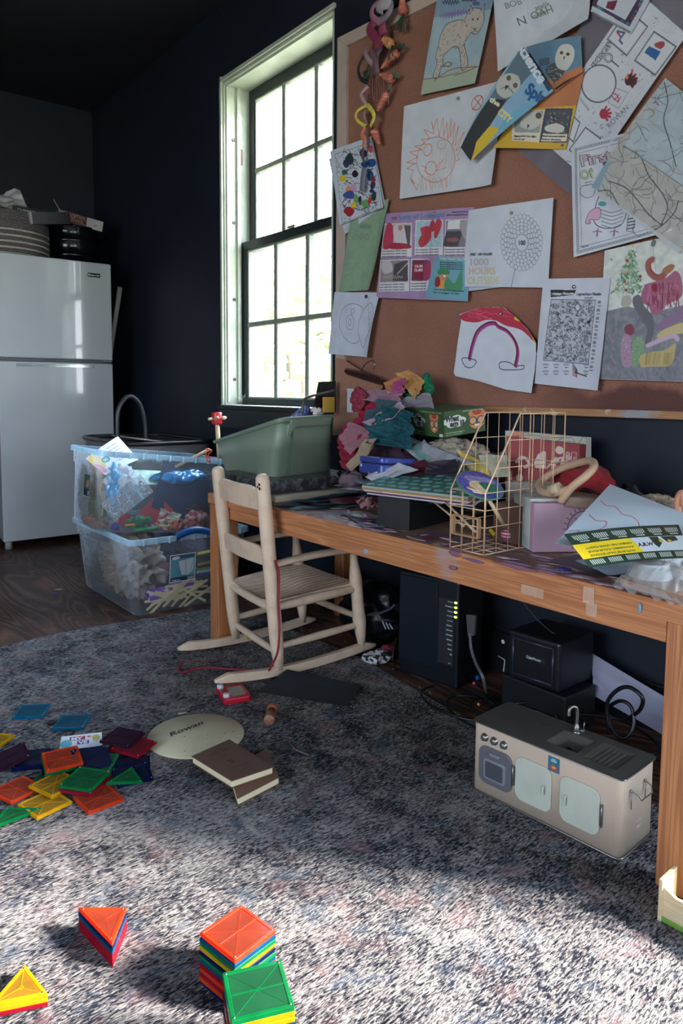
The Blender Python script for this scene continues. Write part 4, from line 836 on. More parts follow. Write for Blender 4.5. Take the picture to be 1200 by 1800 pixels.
for x in (675, 778): cv.line(pts(D_, (x, 215), (x-3, 262)), 'A27A96', 0.003); cv.line(pts(D_, (x-30, 240), (x-5, 232), (x-8, 268)), '7A5470', 0.0022); cv.line(pts(D_, (x, 232), (x+22, 240)), '7A5470', 0.0022)
for k in range(4): cv.line(pts(D_, (855, 160+k*20), (900, 152+k*20)), '33353E', 0.0028)
cv.line(pts(D_, (862, 130), (850, 232), (890, 240), (903, 140)), '4E525E', 0.0013, True); cv.curve(pts(D_, (905, 190), (890, 230), (930, 268), (985, 240)), '4E525E', 0.0013)
cv.text('Name:', D_(568, 340), 5.5, '5A5E6A', (1, -0.24), width=14)
fin(curl(0.006), [B_(808, 882)])
# 16 tree painting
cv, fin = wall_sheet('painting', 'watercolour painting with decorated fir tree, purple shapes and grey ground', 'painting', pts(D_, (715, 355), (1420, 195), (1420, 1175), (680, 1152)), 'C9D0CB', x=1.6742)
cv.poly(pts(D_, (690, 740), (860, 700), (1000, 740), (1420, 640), (1420, 1175), (680, 1152)), '7C7F89'); cv.noise(0.10, 8, 4)
for k in range(120): x = rn.uniform(700, 1400); y = rn.uniform(740, 1150); cv.line(pts(D_, (x, y), (x+rn.uniform(-20, 30), y+rn.uniform(10, 50))), rn.choice(['6A6D78', '8F929B', '5C5F6A', '9A97A4']), 0.005, alpha=0.45)
for k in range(340):
    t = rn.random()**0.7; y = 345+t*270; hw = 12+t*95*(0.75+0.25*((t*4) % 1)); x = 880-15*t+rn.uniform(-hw, hw)
    cv.line(pts(D_, (x, y), (x+rn.uniform(-18, 18), y+rn.uniform(4, 16))), rn.choice(['5F8A66', '4E7A58', '86A886', '3F6648', 'A5BBA2']), 0.0022, alpha=0.75)
for x, y, c in ((855, 418, 'A8323A'), (825, 525, '3E86B0'), (850, 600, 'B02A36'), (935, 515, '8E3A44'), (840, 545, '9A4A4E'), (845, 490, 'B9A07A'), (870, 480, '9AA68C'), (915, 575, '8AA08A'), (890, 325, 'D8C45A')): cv.ell(D_(x, y), 2.6, 2.8, c)
cv.blob(pts(D_, (830, 640), (870, 635), (885, 670), (860, 705), (820, 695)), 'A9A69C'); cv.ell(D_(758, 411), 2, 2, '8A8E8A')
cv.curve(pts(D_, (1010, 410), (985, 430), (990, 480), (1030, 520), (1075, 510), (1090, 480)), '96584E', 0.014); cv.blob(pts(D_, (1075, 470), (1120, 440), (1150, 450), (1120, 490), (1090, 500)), 'A3704E'); cv.curve(pts(D_, (1000, 430), (1000, 480), (1040, 512)), '7A3E3E', 0.002)
cv.blob(pts(D_, (935, 650), (965, 570), (1030, 545), (1100, 520), (1155, 480), (1190, 530), (1190, 640), (1100, 690), (1060, 740), (1015, 755), (985, 700), (945, 680)), 'A0607A')
for k in range(60): x = rn.uniform(955, 1180); y = rn.uniform(545, 700); cv.line(pts(D_, (x, y), (x+rn.uniform(-8, 8), y+rn.uniform(15, 45))), rn.choice(['8A3A58', 'B87E94', '7A2E4A']), 0.0026, alpha=0.8)
cv.blob(pts(D_, (1005, 570), (1035, 560), (1040, 600), (1015, 610)), '8A2438'); cv.line(pts(D_, (1075, 560), (1070, 720)), '5E2840', 0.002); cv.line(pts(D_, (1110, 555), (1105, 700)), '5E2840', 0.002)
cv.blob(pts(D_, (890, 650), (930, 630), (960, 700), (1010, 760), (1020, 850), (990, 940), (965, 930), (975, 840), (930, 760), (895, 700)), '65666F')
cv.blob(pts(D_, (1035, 830), (1080, 780), (1160, 730), (1250, 650), (1300, 700), (1150, 810), (1050, 845)), '8A6E8E'); cv.blob(pts(D_, (1040, 880), (1080, 845), (1200, 800), (1300, 800), (1300, 850), (1120, 880), (1050, 900)), 'C3B383')
cv.blob(pts(D_, (840, 830), (880, 810), (900, 850), (880, 880), (850, 870)), '7E3E56'); cv.blob(pts(D_, (825, 900), (870, 880), (880, 980), (880, 1070), (825, 1060)), 'A587A0'); cv.blob(pts(D_, (890, 910), (940, 895), (960, 960), (925, 1060), (885, 1070)), '7C9A78')
cv.blob(pts(D_, (935, 1010), (1000, 985), (1090, 970), (1150, 930), (1150, 980), (1120, 1065), (1000, 1075), (940, 1075)), 'B9A873'); cv.curve(pts(D_, (980, 945), (1060, 910), (1140, 885), (1165, 905)), 'BFA9BE', 0.010)
for k in range(60): x = rn.uniform(830, 960); y = rn.uniform(900, 1060); cv.ell(D_(x, y), 0.7, 0.8, rn.choice(['5E4A62', '4E6A50', 'D5CBD6']), n=6)
for k in range(20): x = rn.uniform(960, 1130); cv.line(pts(D_, (x, 990), (x-8, 1060)), '8E8452', 0.002, alpha=0.7)
cv.curve(pts(D_, (1030, 480), (1020, 400), (1010, 300)), '9A9AA0', 0.0012); cv.blob(pts(D_, (1000, 320), (1015, 285), (1035, 300), (1020, 330)), '6E7078')
cv.poly(pts(D_, (1180, 280), (1300, 260), (1300, 330), (1180, 350)), 'B07A44')
fin(curl(0.005))
# 10 road map
cv, fin = wall_sheet('road_map', 'folded paper road map pinned at a slant at the right edge', 'map', [B_(1105, 490), (1330, 262), (1193, 446), B_(650, 1165)], 'A9A9A6', x=1.666)
cv.poly([B_(1105, 490), (1330, 262), (1255, 365), B_(868, 918)], 'A3B0B8'); cv.noise(0.06, 12, 2)
for k in range(120):
    u = rn.random(); v = rn.random(); P0 = np.array(B_(1105, 490)); x = P0[0]+u*157-v*129; y = P0[1]+u*123+v*191; Q = [(x, y)]
    a = rn.uniform(0, 2*PI); L = rn.uniform(4, 12)
    for j in range(rn.randrange(3, 8)): a += rn.uniform(-0.7, 0.7); Q.append((Q[-1][0]+L*math.cos(a), Q[-1][1]+L*math.sin(a)))
    cv.curve(Q, rn.choice(['6E7278', '8A8E90', '5A5E66', '7C6E6A', '4E5258']), rn.choice([0.0010, 0.0014]), n=3)
for P in (pts(B_, (860, 920), (960, 980), (1010, 1100), (1080, 1200), (1110, 1290), (1065, 1390)), pts(B_, (760, 1130), (860, 1170), (930, 1250), (990, 1330), (1070, 1400)), pts(B_, (690, 1190), (760, 1190), (800, 1260), (840, 1330)), pts(B_, (1180, 1250), (1150, 1320), (1075, 1395), (1000, 1440)), pts(B_, (1100, 520), (1130, 640), (1110, 760), (1150, 900), (1180, 1040))): cv.curve(P, '3E424C', 0.0022)
cv.curve(pts(B_, (985, 700), (1020, 690), (1050, 715), (1020, 745)), '9A6A5A', 0.002); cv.curve(pts(B_, (1040, 650), (1060, 648), (1070, 665)), 'A04A4A', 0.002)
cv.line([B_(868, 918), (1255, 365)], '7E868C', 0.003); cv.poly([B_(650, 1165), B_(690, 1185), B_(780, 1015), B_(755, 1010)], '7E9CAC'); cv.poly([B_(650, 1165), B_(668, 1215), (1193, 446), (1200, 440)], 'B9C1C8', 0.8)
for k in range(30): x = rn.uniform(900, 1190); y = rn.uniform(560, 1000); cv.ell(B_(x, y), 1.2, 0.9, rn.choice(['8AA89A', 'A8A89A', '9A8A7A']), n=7)
fin(lambda u, v: 0.010+0.012*np.sin(v*3+u*2))
# 14 rainbow cut-out
T14 = [C_(850, 690), D_(300, 690), D_(300, 1245), C_(838, 1245)]
cv, fin = wall_sheet('drawing', "child's cut-out marker drawing of a red and purple rainbow between two clouds", 'drawing', T14, 'CBD1DD', x=1.6695)
cv.blob([C_(880, 755), C_(985, 715), C_(1050, 706), C_(1110, 708), D_(85, 710), D_(165, 770), D_(240, 850), D_(285, 925), D_(200, 850), D_(100, 820), D_(40, 790), D_(-20, 785), C_(980, 800), C_(900, 790)], 'B8324E')
for k in range(26): x = rn.uniform(900, 1180); cv.line(pts(C_, (x, rn.uniform(725, 780)), (x+rn.uniform(40, 90), rn.uniform(725, 790))), rn.choice(['C94A62', 'A02440', 'D9617A']), 0.003, alpha=0.8)
cv.curve([D_(160, 775), D_(215, 800), D_(260, 860), D_(288, 918)], 'D6B93A', 0.0095)
arc = [C_(935, 1020), C_(955, 930), C_(985, 850), C_(1040, 805), C_(1090, 798), D_(50, 818), D_(110, 850), D_(155, 910), D_(172, 980), D_(158, 1062)]
cv.curve([(p[0]+1.5, p[1]+3.5) for p in arc], '9A4A9E', 0.009); cv.curve([(p[0], p[1]+1) for p in arc], 'B02A50', 0.008); cv.curve(arc, '22284A', 0.003)
cv.curve([D_(60, 1060), D_(75, 1045), D_(120, 1048), D_(160, 1070), D_(212, 1068), D_(205, 1090), D_(130, 1095), D_(70, 1090)], '20222C', 0.0022, True); cv.curve([C_(892, 1035), C_(905, 1020), C_(960, 1030), C_(978, 1045), C_(955, 1078), C_(915, 1075)], '20222C', 0.0022, True)
cv.crop([C_(876, 748), C_(985, 712), C_(1050, 704), C_(1110, 705), D_(90, 708), D_(165, 768), D_(235, 840), D_(290, 922), D_(292, 1000), D_(283, 1100), D_(265, 1238), D_(100, 1215), C_(1000, 1165), C_(850, 1132), C_(839, 1110), C_(850, 1040), C_(868, 900), C_(885, 790)])
fin(curl(0.006), [D_(68, 747)])
# 15 hidden pictures page
cv, fin = wall_sheet('activity_page', 'Hidden Pictures puzzle page with busy line drawing, below the hours chart', 'activity page', pts(D_, (335, 530), (752, 522), (683, 1224), (283, 1180)), 'C6CBDA', x=1.6690)
cv.poly(pts(D_, (380, 598), (538, 600), (522, 630), (383, 645)), '1E2026'); cv.text('Hidden Pictures', D_(388, 632), 6.2, 'D8DCE4', (1, -0.04), bold=0.03, width=38); cv.text('Leprechaun Parade', D_(540, 632), 6.4, '2A2C34', (1, -0.005), bold=0.02, width=43); cv.text('by the artist', D_(590, 650), 2.6, '5A5E6A', (1, 0), width=13)
F = pts(D_, (385, 658), (657, 662), (613, 1060), (338, 1035)); cv.poly(F, 'B4B9C6'); 
def bf(u, v): return tuple(F[0][i]*(1-u)*(1-v)+F[1][i]*u*(1-v)+F[2][i]*u*v+F[3][i]*(1-u)*v for i in (0, 1))
for k in range(620):
    u = rn.uniform(0.02, 0.98); v = rn.uniform(0.02, 0.98); p = bf(u, v); r = rn.uniform(0.8, 3.2); a0 = rn.uniform(0, 6)
    cv.line([(p[0]+r*math.cos(a0+k2*0.9)*rn.uniform(0.6, 1.2), p[1]+r*math.sin(a0+k2*0.9)*rn.uniform(0.6, 1.3)) for k2 in range(rn.randrange(3, 7))], rn.choice(['33363F', '4A4D57', '22242C', '6A6D78']), 0.0011)
for u, v in ((0.56, 0.05), (0.05, 0.12), (0.62, 0.22), (0.1, 0.9), (0.9, 0.35)): cv.blob([bf(u+rn.uniform(-.05, .05), v+rn.uniform(-.05, .05)) for _ in range(6)], '23252D')
cv.ell(bf(0.61, 0.12), 4, 6, 'C6CBDA', '23252D', 0.001); cv.line(F, '2A2C34', 0.0013, True)
for k in range(9): cv.scrib(D_(682-k*6, 675+k*50), 3, 3.2, '4E525E', 9, 0.0011, k); cv.text('item', D_(672-k*6, 700+k*50), 2.2, '5A5E6A', (1, 0), width=6)
for j in range(2):
    for k in range(5):
        if k == 3: continue
        cv.scrib(D_(352+k*62, 1062+j*42), 5, 2.2, '4E525E', 9, 0.0011, k+j); cv.text('item', D_(343+k*62, 1082+j*42), 2.2, '5A5E6A', (1, 0), width=6)
for k in range(6): cv.line(pts(D_, (515, 1055+k*14), (545, 1100+k*8)), rn.choice(['8E2E3E', '33262A']), 0.002)
cv.line(pts(D_, (530, 1110), (605, 1135)), '2A2C34', 0.003)
fin(curl(0.006, 0.004), [D_(523, 580)])

# clipboard leaning on the board at the left end
clip = thing('clipboard', 'brown hardboard clipboard leaning against the cork board behind the dress-up fabrics', 'clipboard', at(590, 660, x=1.655))
o_ = clip.location.copy()
P = [C_(105, 1020), C_(150, 1028), C_(395, 1190), C_(330, 1500), C_(85, 1500)]
b = MB(); q = [at(*p, x=1.650+0.0003*max(0, 0)) - Vector(o_) for p in P]; vs = [b.bm.verts.new(p) for p in q]; vb = [b.bm.verts.new(p+Vector((0.004, 0, 0))) for p in q]
b.bm.faces.new(vs); b.bm.faces.new(vb[::-1])
for i in range(5): b.bm.faces.new((vs[i], vb[i], vb[(i+1) % 5], vs[(i+1) % 5]))
b.out('board', mat('hardboard', 'A0745F', 0.55, var=0.3, vscale=30), clip, bevel=0.0015)
b = MB(); a0 = at(*C_(175, 1118), x=1.642)-Vector(o_); a1 = at(*C_(385, 1185), x=1.642)-Vector(o_); b.grid(lambda u, v: lerp(a0, a1, u)+Vector((-0.012*math.sin(v*PI), 0, (0.030*v-0.004)*(1-0.4*abs(u-0.5)))), 12, 8)
b.out('clip_plate', mat('bronze clip', '5B3A3E', 0.3, 0.7), clip)
b = MB(); c0 = [at(*C_(x, y), x=1.632)-Vector(o_) for x, y in ((262, 1100), (290, 1058), (330, 1036), (348, 1055), (342, 1090))]; b.tube(spline(c0, 5), 0.0022, 8); b.out('clip_lever', mat('shiny clip', 'A08A84', 0.2, 0.9), clip)
# ---------------------------------------------------------------- fridge and the things on it
fw0, fw1, fy = 0.94, 1.532, 3.993
fr = thing('fridge', 'white top-freezer refrigerator with streaky glossy doors in the dark corner', 'fridge', (fw0+0.3, fy, 0))
white = mat('fridge enamel', 'BCC2C8', 0.16, var=0.3, vscale=3, var2='A8AEB8', coat=0.8, bump=0.05, bscale=6)
def fpart(b, name, m=white, **k):
    o = b.out(name, m, fr, **k); o.data.transform(Matrix.Translation((-(fw0+0.3), -fy, 0))); return o
b = MB(); b.box(((fw0+fw1)/2, fy+0.335, 0.765), (fw1-fw0-0.012, 0.57, 1.44)); fpart(b, 'cabinet_body', bevel=0.004)
b = MB(); b.box(((fw0+fw1)/2, fy+0.024, 1.249), (fw1-fw0, 0.046, 0.522)); up = fpart(b, 'freezer_door', bevel=0.006)
b = MB(); b.box(((fw0+fw1)/2, fy+0.024, 0.505), (fw1-fw0, 0.046, 0.930)); lo = fpart(b, 'fridge_door', bevel=0.006)
b = MB(); b.box(((fw0+fw1)/2, fy+0.030, 0.979), (fw1-fw0-0.01, 0.030, 0.014)); fpart(b, 'door_gasket', mat('gasket grey', '5E6268', 0.6))
b = MB(); b.box(((fw0+fw1)/2-0.01, fy-0.001, 0.949), (0.40, 0.004, 0.006)); b.box(((fw0+fw1)/2-0.01, fy+0.0, 0.957), (0.40, 0.003, 0.004)); h_ = fpart(b, 'handle_recess', mat('chrome strip', 'B9BDC0', 0.15, 0.8))
b = MB(); b.box((fw1-0.03, fy+0.012, 0.982), (0.05, 0.03, 0.010)); fpart(b, 'hinge', mat('hinge metal', '8A8E92', 0.3, 0.8), bevel=0.002)
b = MB(); b.box((fw0+0.02, fy+0.012, 0.982), (0.035, 0.03, 0.006)); fpart(b, 'hinge', MATS['hinge metal'], bevel=0.002)
cv = Canvas(0.068, 0.022, '101318', 0.001); cv.text('Magic Chef', (0.013, 0.015), 0.011, 'D8DCE0', bold=0.02, width=0.050); cv.blob([(0.004, 0.006), (0.010, 0.005), (0.010, 0.016), (0.006, 0.017)], 'D8DCE0')
q = at(154, 479, y=fy-0.002); o = cv.sheet('badge', [q+Vector(p) for p in ((0, 0, 0), (0.068, 0, 0), (0.068, 0, -0.022), (0, 0, -0.022))]); o.data.transform(Matrix.Translation((-(fw0+0.3), -fy, 0))); o.parent = fr
for x, y in ((fw0+0.03, fy+0.03), (fw1-0.05, fy+0.10)):
    b = MB(); b.lathe([(0, 0), (0.018, 0), (0.018, 0.03), (0.012, 0.048), (0, 0.048)], (x, y, 0), 16); fpart(b, 'foot', mat('rusty brown foot', '5A3E38', 0.6) if x > 1.2 else mat('grey foot', '9A9A9A', 0.6))
FT = 1.51
# white rod between fridge and wall
b = MB(); q1, q2 = at(211, 505, x=1.66), at(203, 560, x=1.665); b.tube([q1, q2, q2+(q2-q1)*2.2], 0.014, 12); tag(b.out('rod', mat('old white rod', 'B5B1AD', 0.5)), 'white rod leaning between the refrigerator and the wall', 'rod')
# rope basket
mb, n, l, p, t, mapping, nz, rng, mix, math_, bump = nodes_mat('rope basket', 0.9)
sx = n.new('ShaderNodeSeparateXYZ'); l.new(t.outputs['Object'], sx.inputs[0])
rib = math_('SINE', math_('MULTIPLY', sx.outputs['Z'], 2*PI/0.0085), 0)
st = math_('SINE', math_('MULTIPLY', sx.outputs['Z'], 2*PI/0.030), 0); low = math_('LESS_THAN', sx.outputs['Z'], 0.145)
c = mix(rng(nz(260, t.outputs['Object'], 2), 0.4, 0.6), '5C565A', '837B7C'); c = mix(math_('MULTIPLY', math_('GREATER_THAN', st, 0.55), low), c, 'D6CDC2')
l.new(c, p.inputs['Base Color']); bump(rib, 0.9, 0.004)
bk = thing('basket', 'round charcoal rope basket with cream stripes on top of the refrigerator', 'basket', (1.045, 4.27, FT))
b = MB(); b.lathe([(0, 0.0), (0.215, 0.0), (0.232, 0.01), (0.236, 0.05), (0.236, 0.15), (0.230, 0.225), (0.224, 0.23), (0.218, 0.222), (0.224, 0.05), (0.2, 0.012), (0, 0.012)], (0, 0, 0), 56); b.out('basket_body', MATS['rope basket'], bk)
for a in (2.4, 5.5):
    b = MB(); b.tube(spline([(0.236*math.cos(a-0.2), 0.236*math.sin(a-0.2), 0.19), (0.27*math.cos(a), 0.27*math.sin(a), 0.225), (0.236*math.cos(a+0.2), 0.236*math.sin(a+0.2), 0.19)], 6), 0.007, 8); b.out('basket_handle', MATS['rope basket'], bk)
def sheet_cloth(name, label, cat, quad, m, seed=0, amp=0.02, n=26, fold=3.0, sag=0.0, group=None, thick=0.0, parent=None, edge=0.0):
    """creased cloth or paper: a quad surface displaced by ridged folds"""
    Q = [Vector(p) for p in quad]; N = (Q[1]-Q[0]).cross(Q[3]-Q[0]).normalized(); o = Q[0].copy()
    L = max((Q[1]-Q[0]).length, 0.01)
    def f(u, v):
        p = lerp(lerp(Q[0], Q[1], u), lerp(Q[3], Q[2], u), v)
        a = noise.noise(Vector((u*fold+seed, v*fold*0.8, seed*0.7))); c = 1-abs(noise.noise(Vector((u*fold*0.9-seed, v*fold*1.7, 3.1+seed))))*2
        e = edge*(noise.noise(Vector((u*5, v*5, seed+9)))) * L
        return p-o+N*(amp*(a*1.1+c*0.9)+sag*math.sin(u*PI)*math.sin(v*PI))+Vector((e, e*0.6, 0))*(1 if min(u, v, 1-u, 1-v) < 0.08 else 0)
    b = MB(); b.grid(f, n, n); ob = b.out(name, m, parent)
    ob.location = o
    if thick: md = ob.modifiers.new('thick', 'SOLIDIFY'); md.thickness = thick
    if label: tag(ob, label, cat, group)
    return ob
sheet_cloth('cloth', 'crumpled white cloth lying over the rim of the rope basket', 'cloth', [(0.78, 4.12, FT+0.215), (1.10, 4.10, FT+0.33), (1.20, 4.28, FT+0.27), (0.86, 4.34, FT+0.30)], mat('crumpled white cloth', 'C9C7CC', 0.8), 2, 0.022, 34, 4.0)
def box_thing(name, label, cat, c, d, rz, m, group=None, bevel=0.001, rot=None, part='carton'):
    t = thing(name, label, cat, c, rz, group, rot); b = MB(); b.box((0, 0, d[2]/2), d); b.out(part, m, t, bevel=bevel); return t
def face_print(t, cv, corners, name='printed_face'):
    o = cv.sheet(name, corners); o.parent = t; return o
# books and boxes across basket and pot
bx = box_thing('book', 'black hardback book lying on the basket, white title on its spine', 'book', (1.195, 4.21, FT+0.238), (0.30, 0.20, 0.030), 0, mat('black book', '15181F', 0.4), rot=(0.05, -0.02, 0.12), part='cover')
cv = Canvas(0.30, 0.028, '14171E'); cv.text('Quinters', (0.022, 0.022), 0.018, 'C6CBD0', bold=0.02, width=0.095); cv.text('made in Italy', (0.16, 0.019), 0.008, '9AA0A6', width=0.055)
face_print(bx, cv, [(-0.15, -0.1006, 0.029), (0.15, -0.1006, 0.029), (0.15, -0.1006, 0.001), (-0.15, -0.1006, 0.001)]); b = MB(); b.box((-0.1508, 0, 0.015), (0.003, 0.19, 0.024)); b.out('page_block', mat('old pages', 'B99A80', 0.8), bx)
t_ = box_thing('carton', 'open grey and black carton leaning from the basket towards the pot', 'box', (1.235, 4.12, FT+0.190), (0.21, 0.13, 0.062), 0, mat('black carton', '12151C', 0.45), rot=(0.10, -0.16, 0.10))
b = MB(); b.box((-0.110, -0.01, 0.030), (0.012, 0.125, 0.058)); b.out('end_flap', mat('grey card', '9A969A', 0.7), t_)
b = MB(); b.bar((0.09, 0, 0.06), (0.06, 0.01, 0.13), 0.004, 0.004); b.out('tag_string', mat('grey thread', '8A8A8A', 0.7), t_)
pot = thing('stock_pot', 'tall black enamel stock pot on the refrigerator behind the striped basket', 'pot', (1.425, 4.30, FT))
pk = mat('black enamel', '0B0E14', 0.18)
b = MB(); b.lathe([(0, 0), (0.135, 0), (0.142, 0.008), (0.142, 0.055), (0.147, 0.060), (0.142, 0.066), (0.142, 0.135), (0.147, 0.140), (0.142, 0.146), (0.142, 0.205), (0.149, 0.212), (0.149, 0.219), (0.138, 0.219), (0.135, 0.02), (0, 0.02)], (0, 0, 0), 40); b.out('pot_body', pk, pot)
for a in (-0.35, PI-0.35):
    b = MB(); b.tube(spline([(0.14*math.cos(a-0.3), 0.14*math.sin(a-0.3), 0.18), (0.185*math.cos(a), 0.185*math.sin(a), 0.185), (0.14*math.cos(a+0.3), 0.14*math.sin(a+0.3), 0.18)], 6), 0.006, 8); b.out('pot_handle', pk, pot)
t_ = box_thing('carton', 'maroon and grey product carton lying on the black pot', 'box', (1.435, 4.24, FT+0.222), (0.245, 0.13, 0.058), 0, mat('maroon carton', '4A2E33', 0.5), rot=(0.0, 0.16, -0.10))
cv = Canvas(0.150, 0.056, '4A2C30'); cv.noise(0.2, 6, 3)
rn = random.Random(9)
for k in range(26): cv.curve([(rn.uniform(0, .15), rn.uniform(0, .056)) for _ in range(4)], rn.choice(['B98A7E', '8C5A56', '2A1A20', 'A5807A']), 0.003)
face_print(t_, cv, [(-0.122, -0.0656, 0.057), (0.03, -0.0656, 0.057), (0.03, -0.0656, 0.001), (-0.122, -0.0656, 0.001)])
cv = Canvas(0.090, 0.056, 'B5B0B2'); cv.text('IIII', (0.042, 0.037), 0.012, '3A363A', width=0.014, bold=0.02); face_print(t_, cv, [(0.032, -0.0656, 0.057), (0.122, -0.0656, 0.057), (0.122, -0.0656, 0.001), (0.032, -0.0656, 0.001)])

# ---------------------------------------------------------------- storage boxes left of the desk
clearbin = clear('clear bin plastic', 'D6DCE4', 0.14, 0.2, 'F4F8FB', trans=0.65); rimp = clear('bin rim plastic', 'D2E8F2', 0.58, 0.2, 'E8F5FC', trans=0.5)
def bin_mesh(c, rz, L, W, H, taper=0.9, rot=None):
    """open translucent tote: local x = length L, y = width W"""
    r = 0.03
    def ring(k, z, off=0.0): return [(x*1.0, y*1.0, z) for x, y in rrect(L*k+off*2, W*k+off*2, r*k+off, 5)]
    return ring
def tote(name, label, cat, loc, rot, L, W, H, base_k, body_m, rim_m, handles=None, thick=0.003, ribs=True, group=None):
    t = thing(name, label, cat, loc, rot=rot, group=group)
    def ring(s, z): return [(x, y, z) for x, y in rrect(L*s, W*s, 0.03*s, 5)]
    def k_(z): return base_k+(1-base_k)*z/H
    b = MB(); R = [ring(k_(z), z) for z in (0.0, 0.012, H*0.3, H*0.6, H*0.78)]; R.append(ring(k_(H*0.78)+0.02, H*0.785)); R += [ring(1.02, H)]
    R[0] = ring(k_(0)-0.02, 0.0)
    vs = [[b.bm.verts.new(p) for p in r] for r in R]
    for A_, B2 in zip(vs, vs[1:]):
        for i in range(len(A_)):
            j = (i+1) % len(A_); f = b.bm.faces.new((A_[i], A_[j], B2[j], B2[i])); f.smooth = False
    b.bm.faces.new(vs[0][::-1]); b.out('tub', body_m, t)
    b = MB(); prof = ((1.02, H), (1.06, H), (1.062, H-0.020), (1.050, H-0.021), (1.045, H-0.006), (1.02, H-0.006)); vs = [[b.bm.verts.new(p) for p in ring(s_, z_)] for s_, z_ in prof]
    m_ = len(prof)
    for q in range(m_):
        A_, B2 = vs[q], vs[(q+1) % m_]
        for i in range(len(A_)): j = (i+1) % len(A_); b.bm.faces.new((A_[i], A_[j], B2[j], B2[i]))
    if ribs:
        for k in range(-4, 5):
            for sy in (-1, 1): b.box((k*L/9.5, sy*W*0.53, H-0.012), (0.003, 0.014, 0.022))
    b.out('rim', rim_m, t, bevel=0.0008)
    return t
# lower box: front-left corner (1.02,2.51) ; long side away
low = tote('storage_box', 'lower clear plastic storage box with blue handle, standing on the floorboards', 'storage box', (1.245, 2.79, 0.002), (0, 0, 0.0), 0.47, 0.60, 0.292, 0.90, clearbin, rimp)
blue = mat('blue handle plastic', '1F4F8E', 0.35)
b = MB(); b.grid(lambda u, v: Vector((-0.075+0.15*u, -0.318-0.012*math.cos(2*PI*v)*(1), 0.285+0.014*math.sin(2*PI*v)+0.020*math.sin(u*PI))), 16, 12); b.out('handle', blue, low)
cv = Canvas(0.098, 0.098, '5E8C9E')
cv.poly([(0, 0), (0.098, 0), (0.098, 0.016), (0, 0.016)], '2E4F60'); cv.blob([(0.008, 0.011), (0.02, 0.006), (0.038, 0.010), (0.03, 0.016), (0.012, 0.017)], 'CFD8DC'); cv.poly([(0.03, 0.025), (0.092, 0.018), (0.090, 0.06), (0.075, 0.078), (0.045, 0.075)], 'B9C6CC'); cv.line([(0.06, 0.022), (0.062, 0.075)], '6E868F', 0.002); cv.line([(0.03, 0.025), (0.045, 0.075), (0.075, 0.078), (0.092, 0.018)], '3E6072', 0.0015)
cv.poly([(0, 0.081), (0.098, 0.081), (0.098, 0.098), (0, 0.098)], '1E3448')
for k in range(10): cv.line([(0.07+k*0.0025, 0.084), (0.07+k*0.0025, 0.096)], 'D6DCE0', 0.0012)
cv.text('Storage tote', (0.010, 0.092), 0.006, 'C5CED4', width=0.03); cv.line([(0.001, 0.001), (0.097, 0.001), (0.097, 0.097), (0.001, 0.097)], 'DDE4E8', 0.003, True)
def on_low(x, z): k = 0.90+0.10*z/0.292; return Vector((x, -0.30*k-0.0025, z))
face_print(low, cv, [on_low(-0.085, 0.215), on_low(0.02, 0.215), on_low(0.02, 0.108), on_low(-0.085, 0.108)], 'sticker')
# upper box sits into it, dipping to the right
UX, UY, UZ = 1.205, 2.835, 0.272
upb = tote('storage_box', 'upper clear bluish storage box heaped with craft supplies, tilted to the right', 'storage box', (UX, UY, UZ), (0, math.radians(6.5), -0.02), 0.515, 0.36, 0.305, 0.93, clearbin, rimp)
cv = Canvas(0.05, 0.068, '39505E'); cv.poly([(0.002, 0.002), (0.048, 0.002), (0.048, 0.045), (0.002, 0.045)], '4A5E66'); cv.blob([(0.025, 0.02), (0.038, 0.018), (0.042, 0.032), (0.03, 0.042), (0.022, 0.034)], 'B58A5E'); cv.poly([(0.002, 0.046), (0.048, 0.046), (0.048, 0.066), (0.002, 0.066)], '1A2A3C'); cv.line([(0.001, 0.001), (0.049, 0.001), (0.049, 0.067), (0.001, 0.067)], 'CFD8DC', 0.0018, True)
for k in range(6): cv.line([(0.034+k*0.002, 0.05), (0.034+k*0.002, 0.062)], 'C9D0D4', 0.001)
face_print(upb, cv, [(-0.2535, 0.03, 0.205), (-0.2535, -0.045, 0.205), (-0.250, -0.045, 0.115), (-0.250, 0.03, 0.115)], 'sticker')
MU = Matrix.Translation((UX, UY, UZ)) @ Matrix.Rotation(-0.02, 4, 'Z') @ Matrix.Rotation(math.radians(6.5), 4, 'Y')
def inU(x, y, z): return MU @ Vector((x, y, z))
def inL(x, y, z): return Vector((1.245+x, 2.79+y, z))
def placed(name, label, cat, loc, m, build, rot=(0, 0, 0), group=None, bevel=0.0):
    b = MB(); build(b); o = b.out(name, m, bevel=bevel, loc=loc); o.rotation_euler = rot; tag(o, label, cat, group); return o
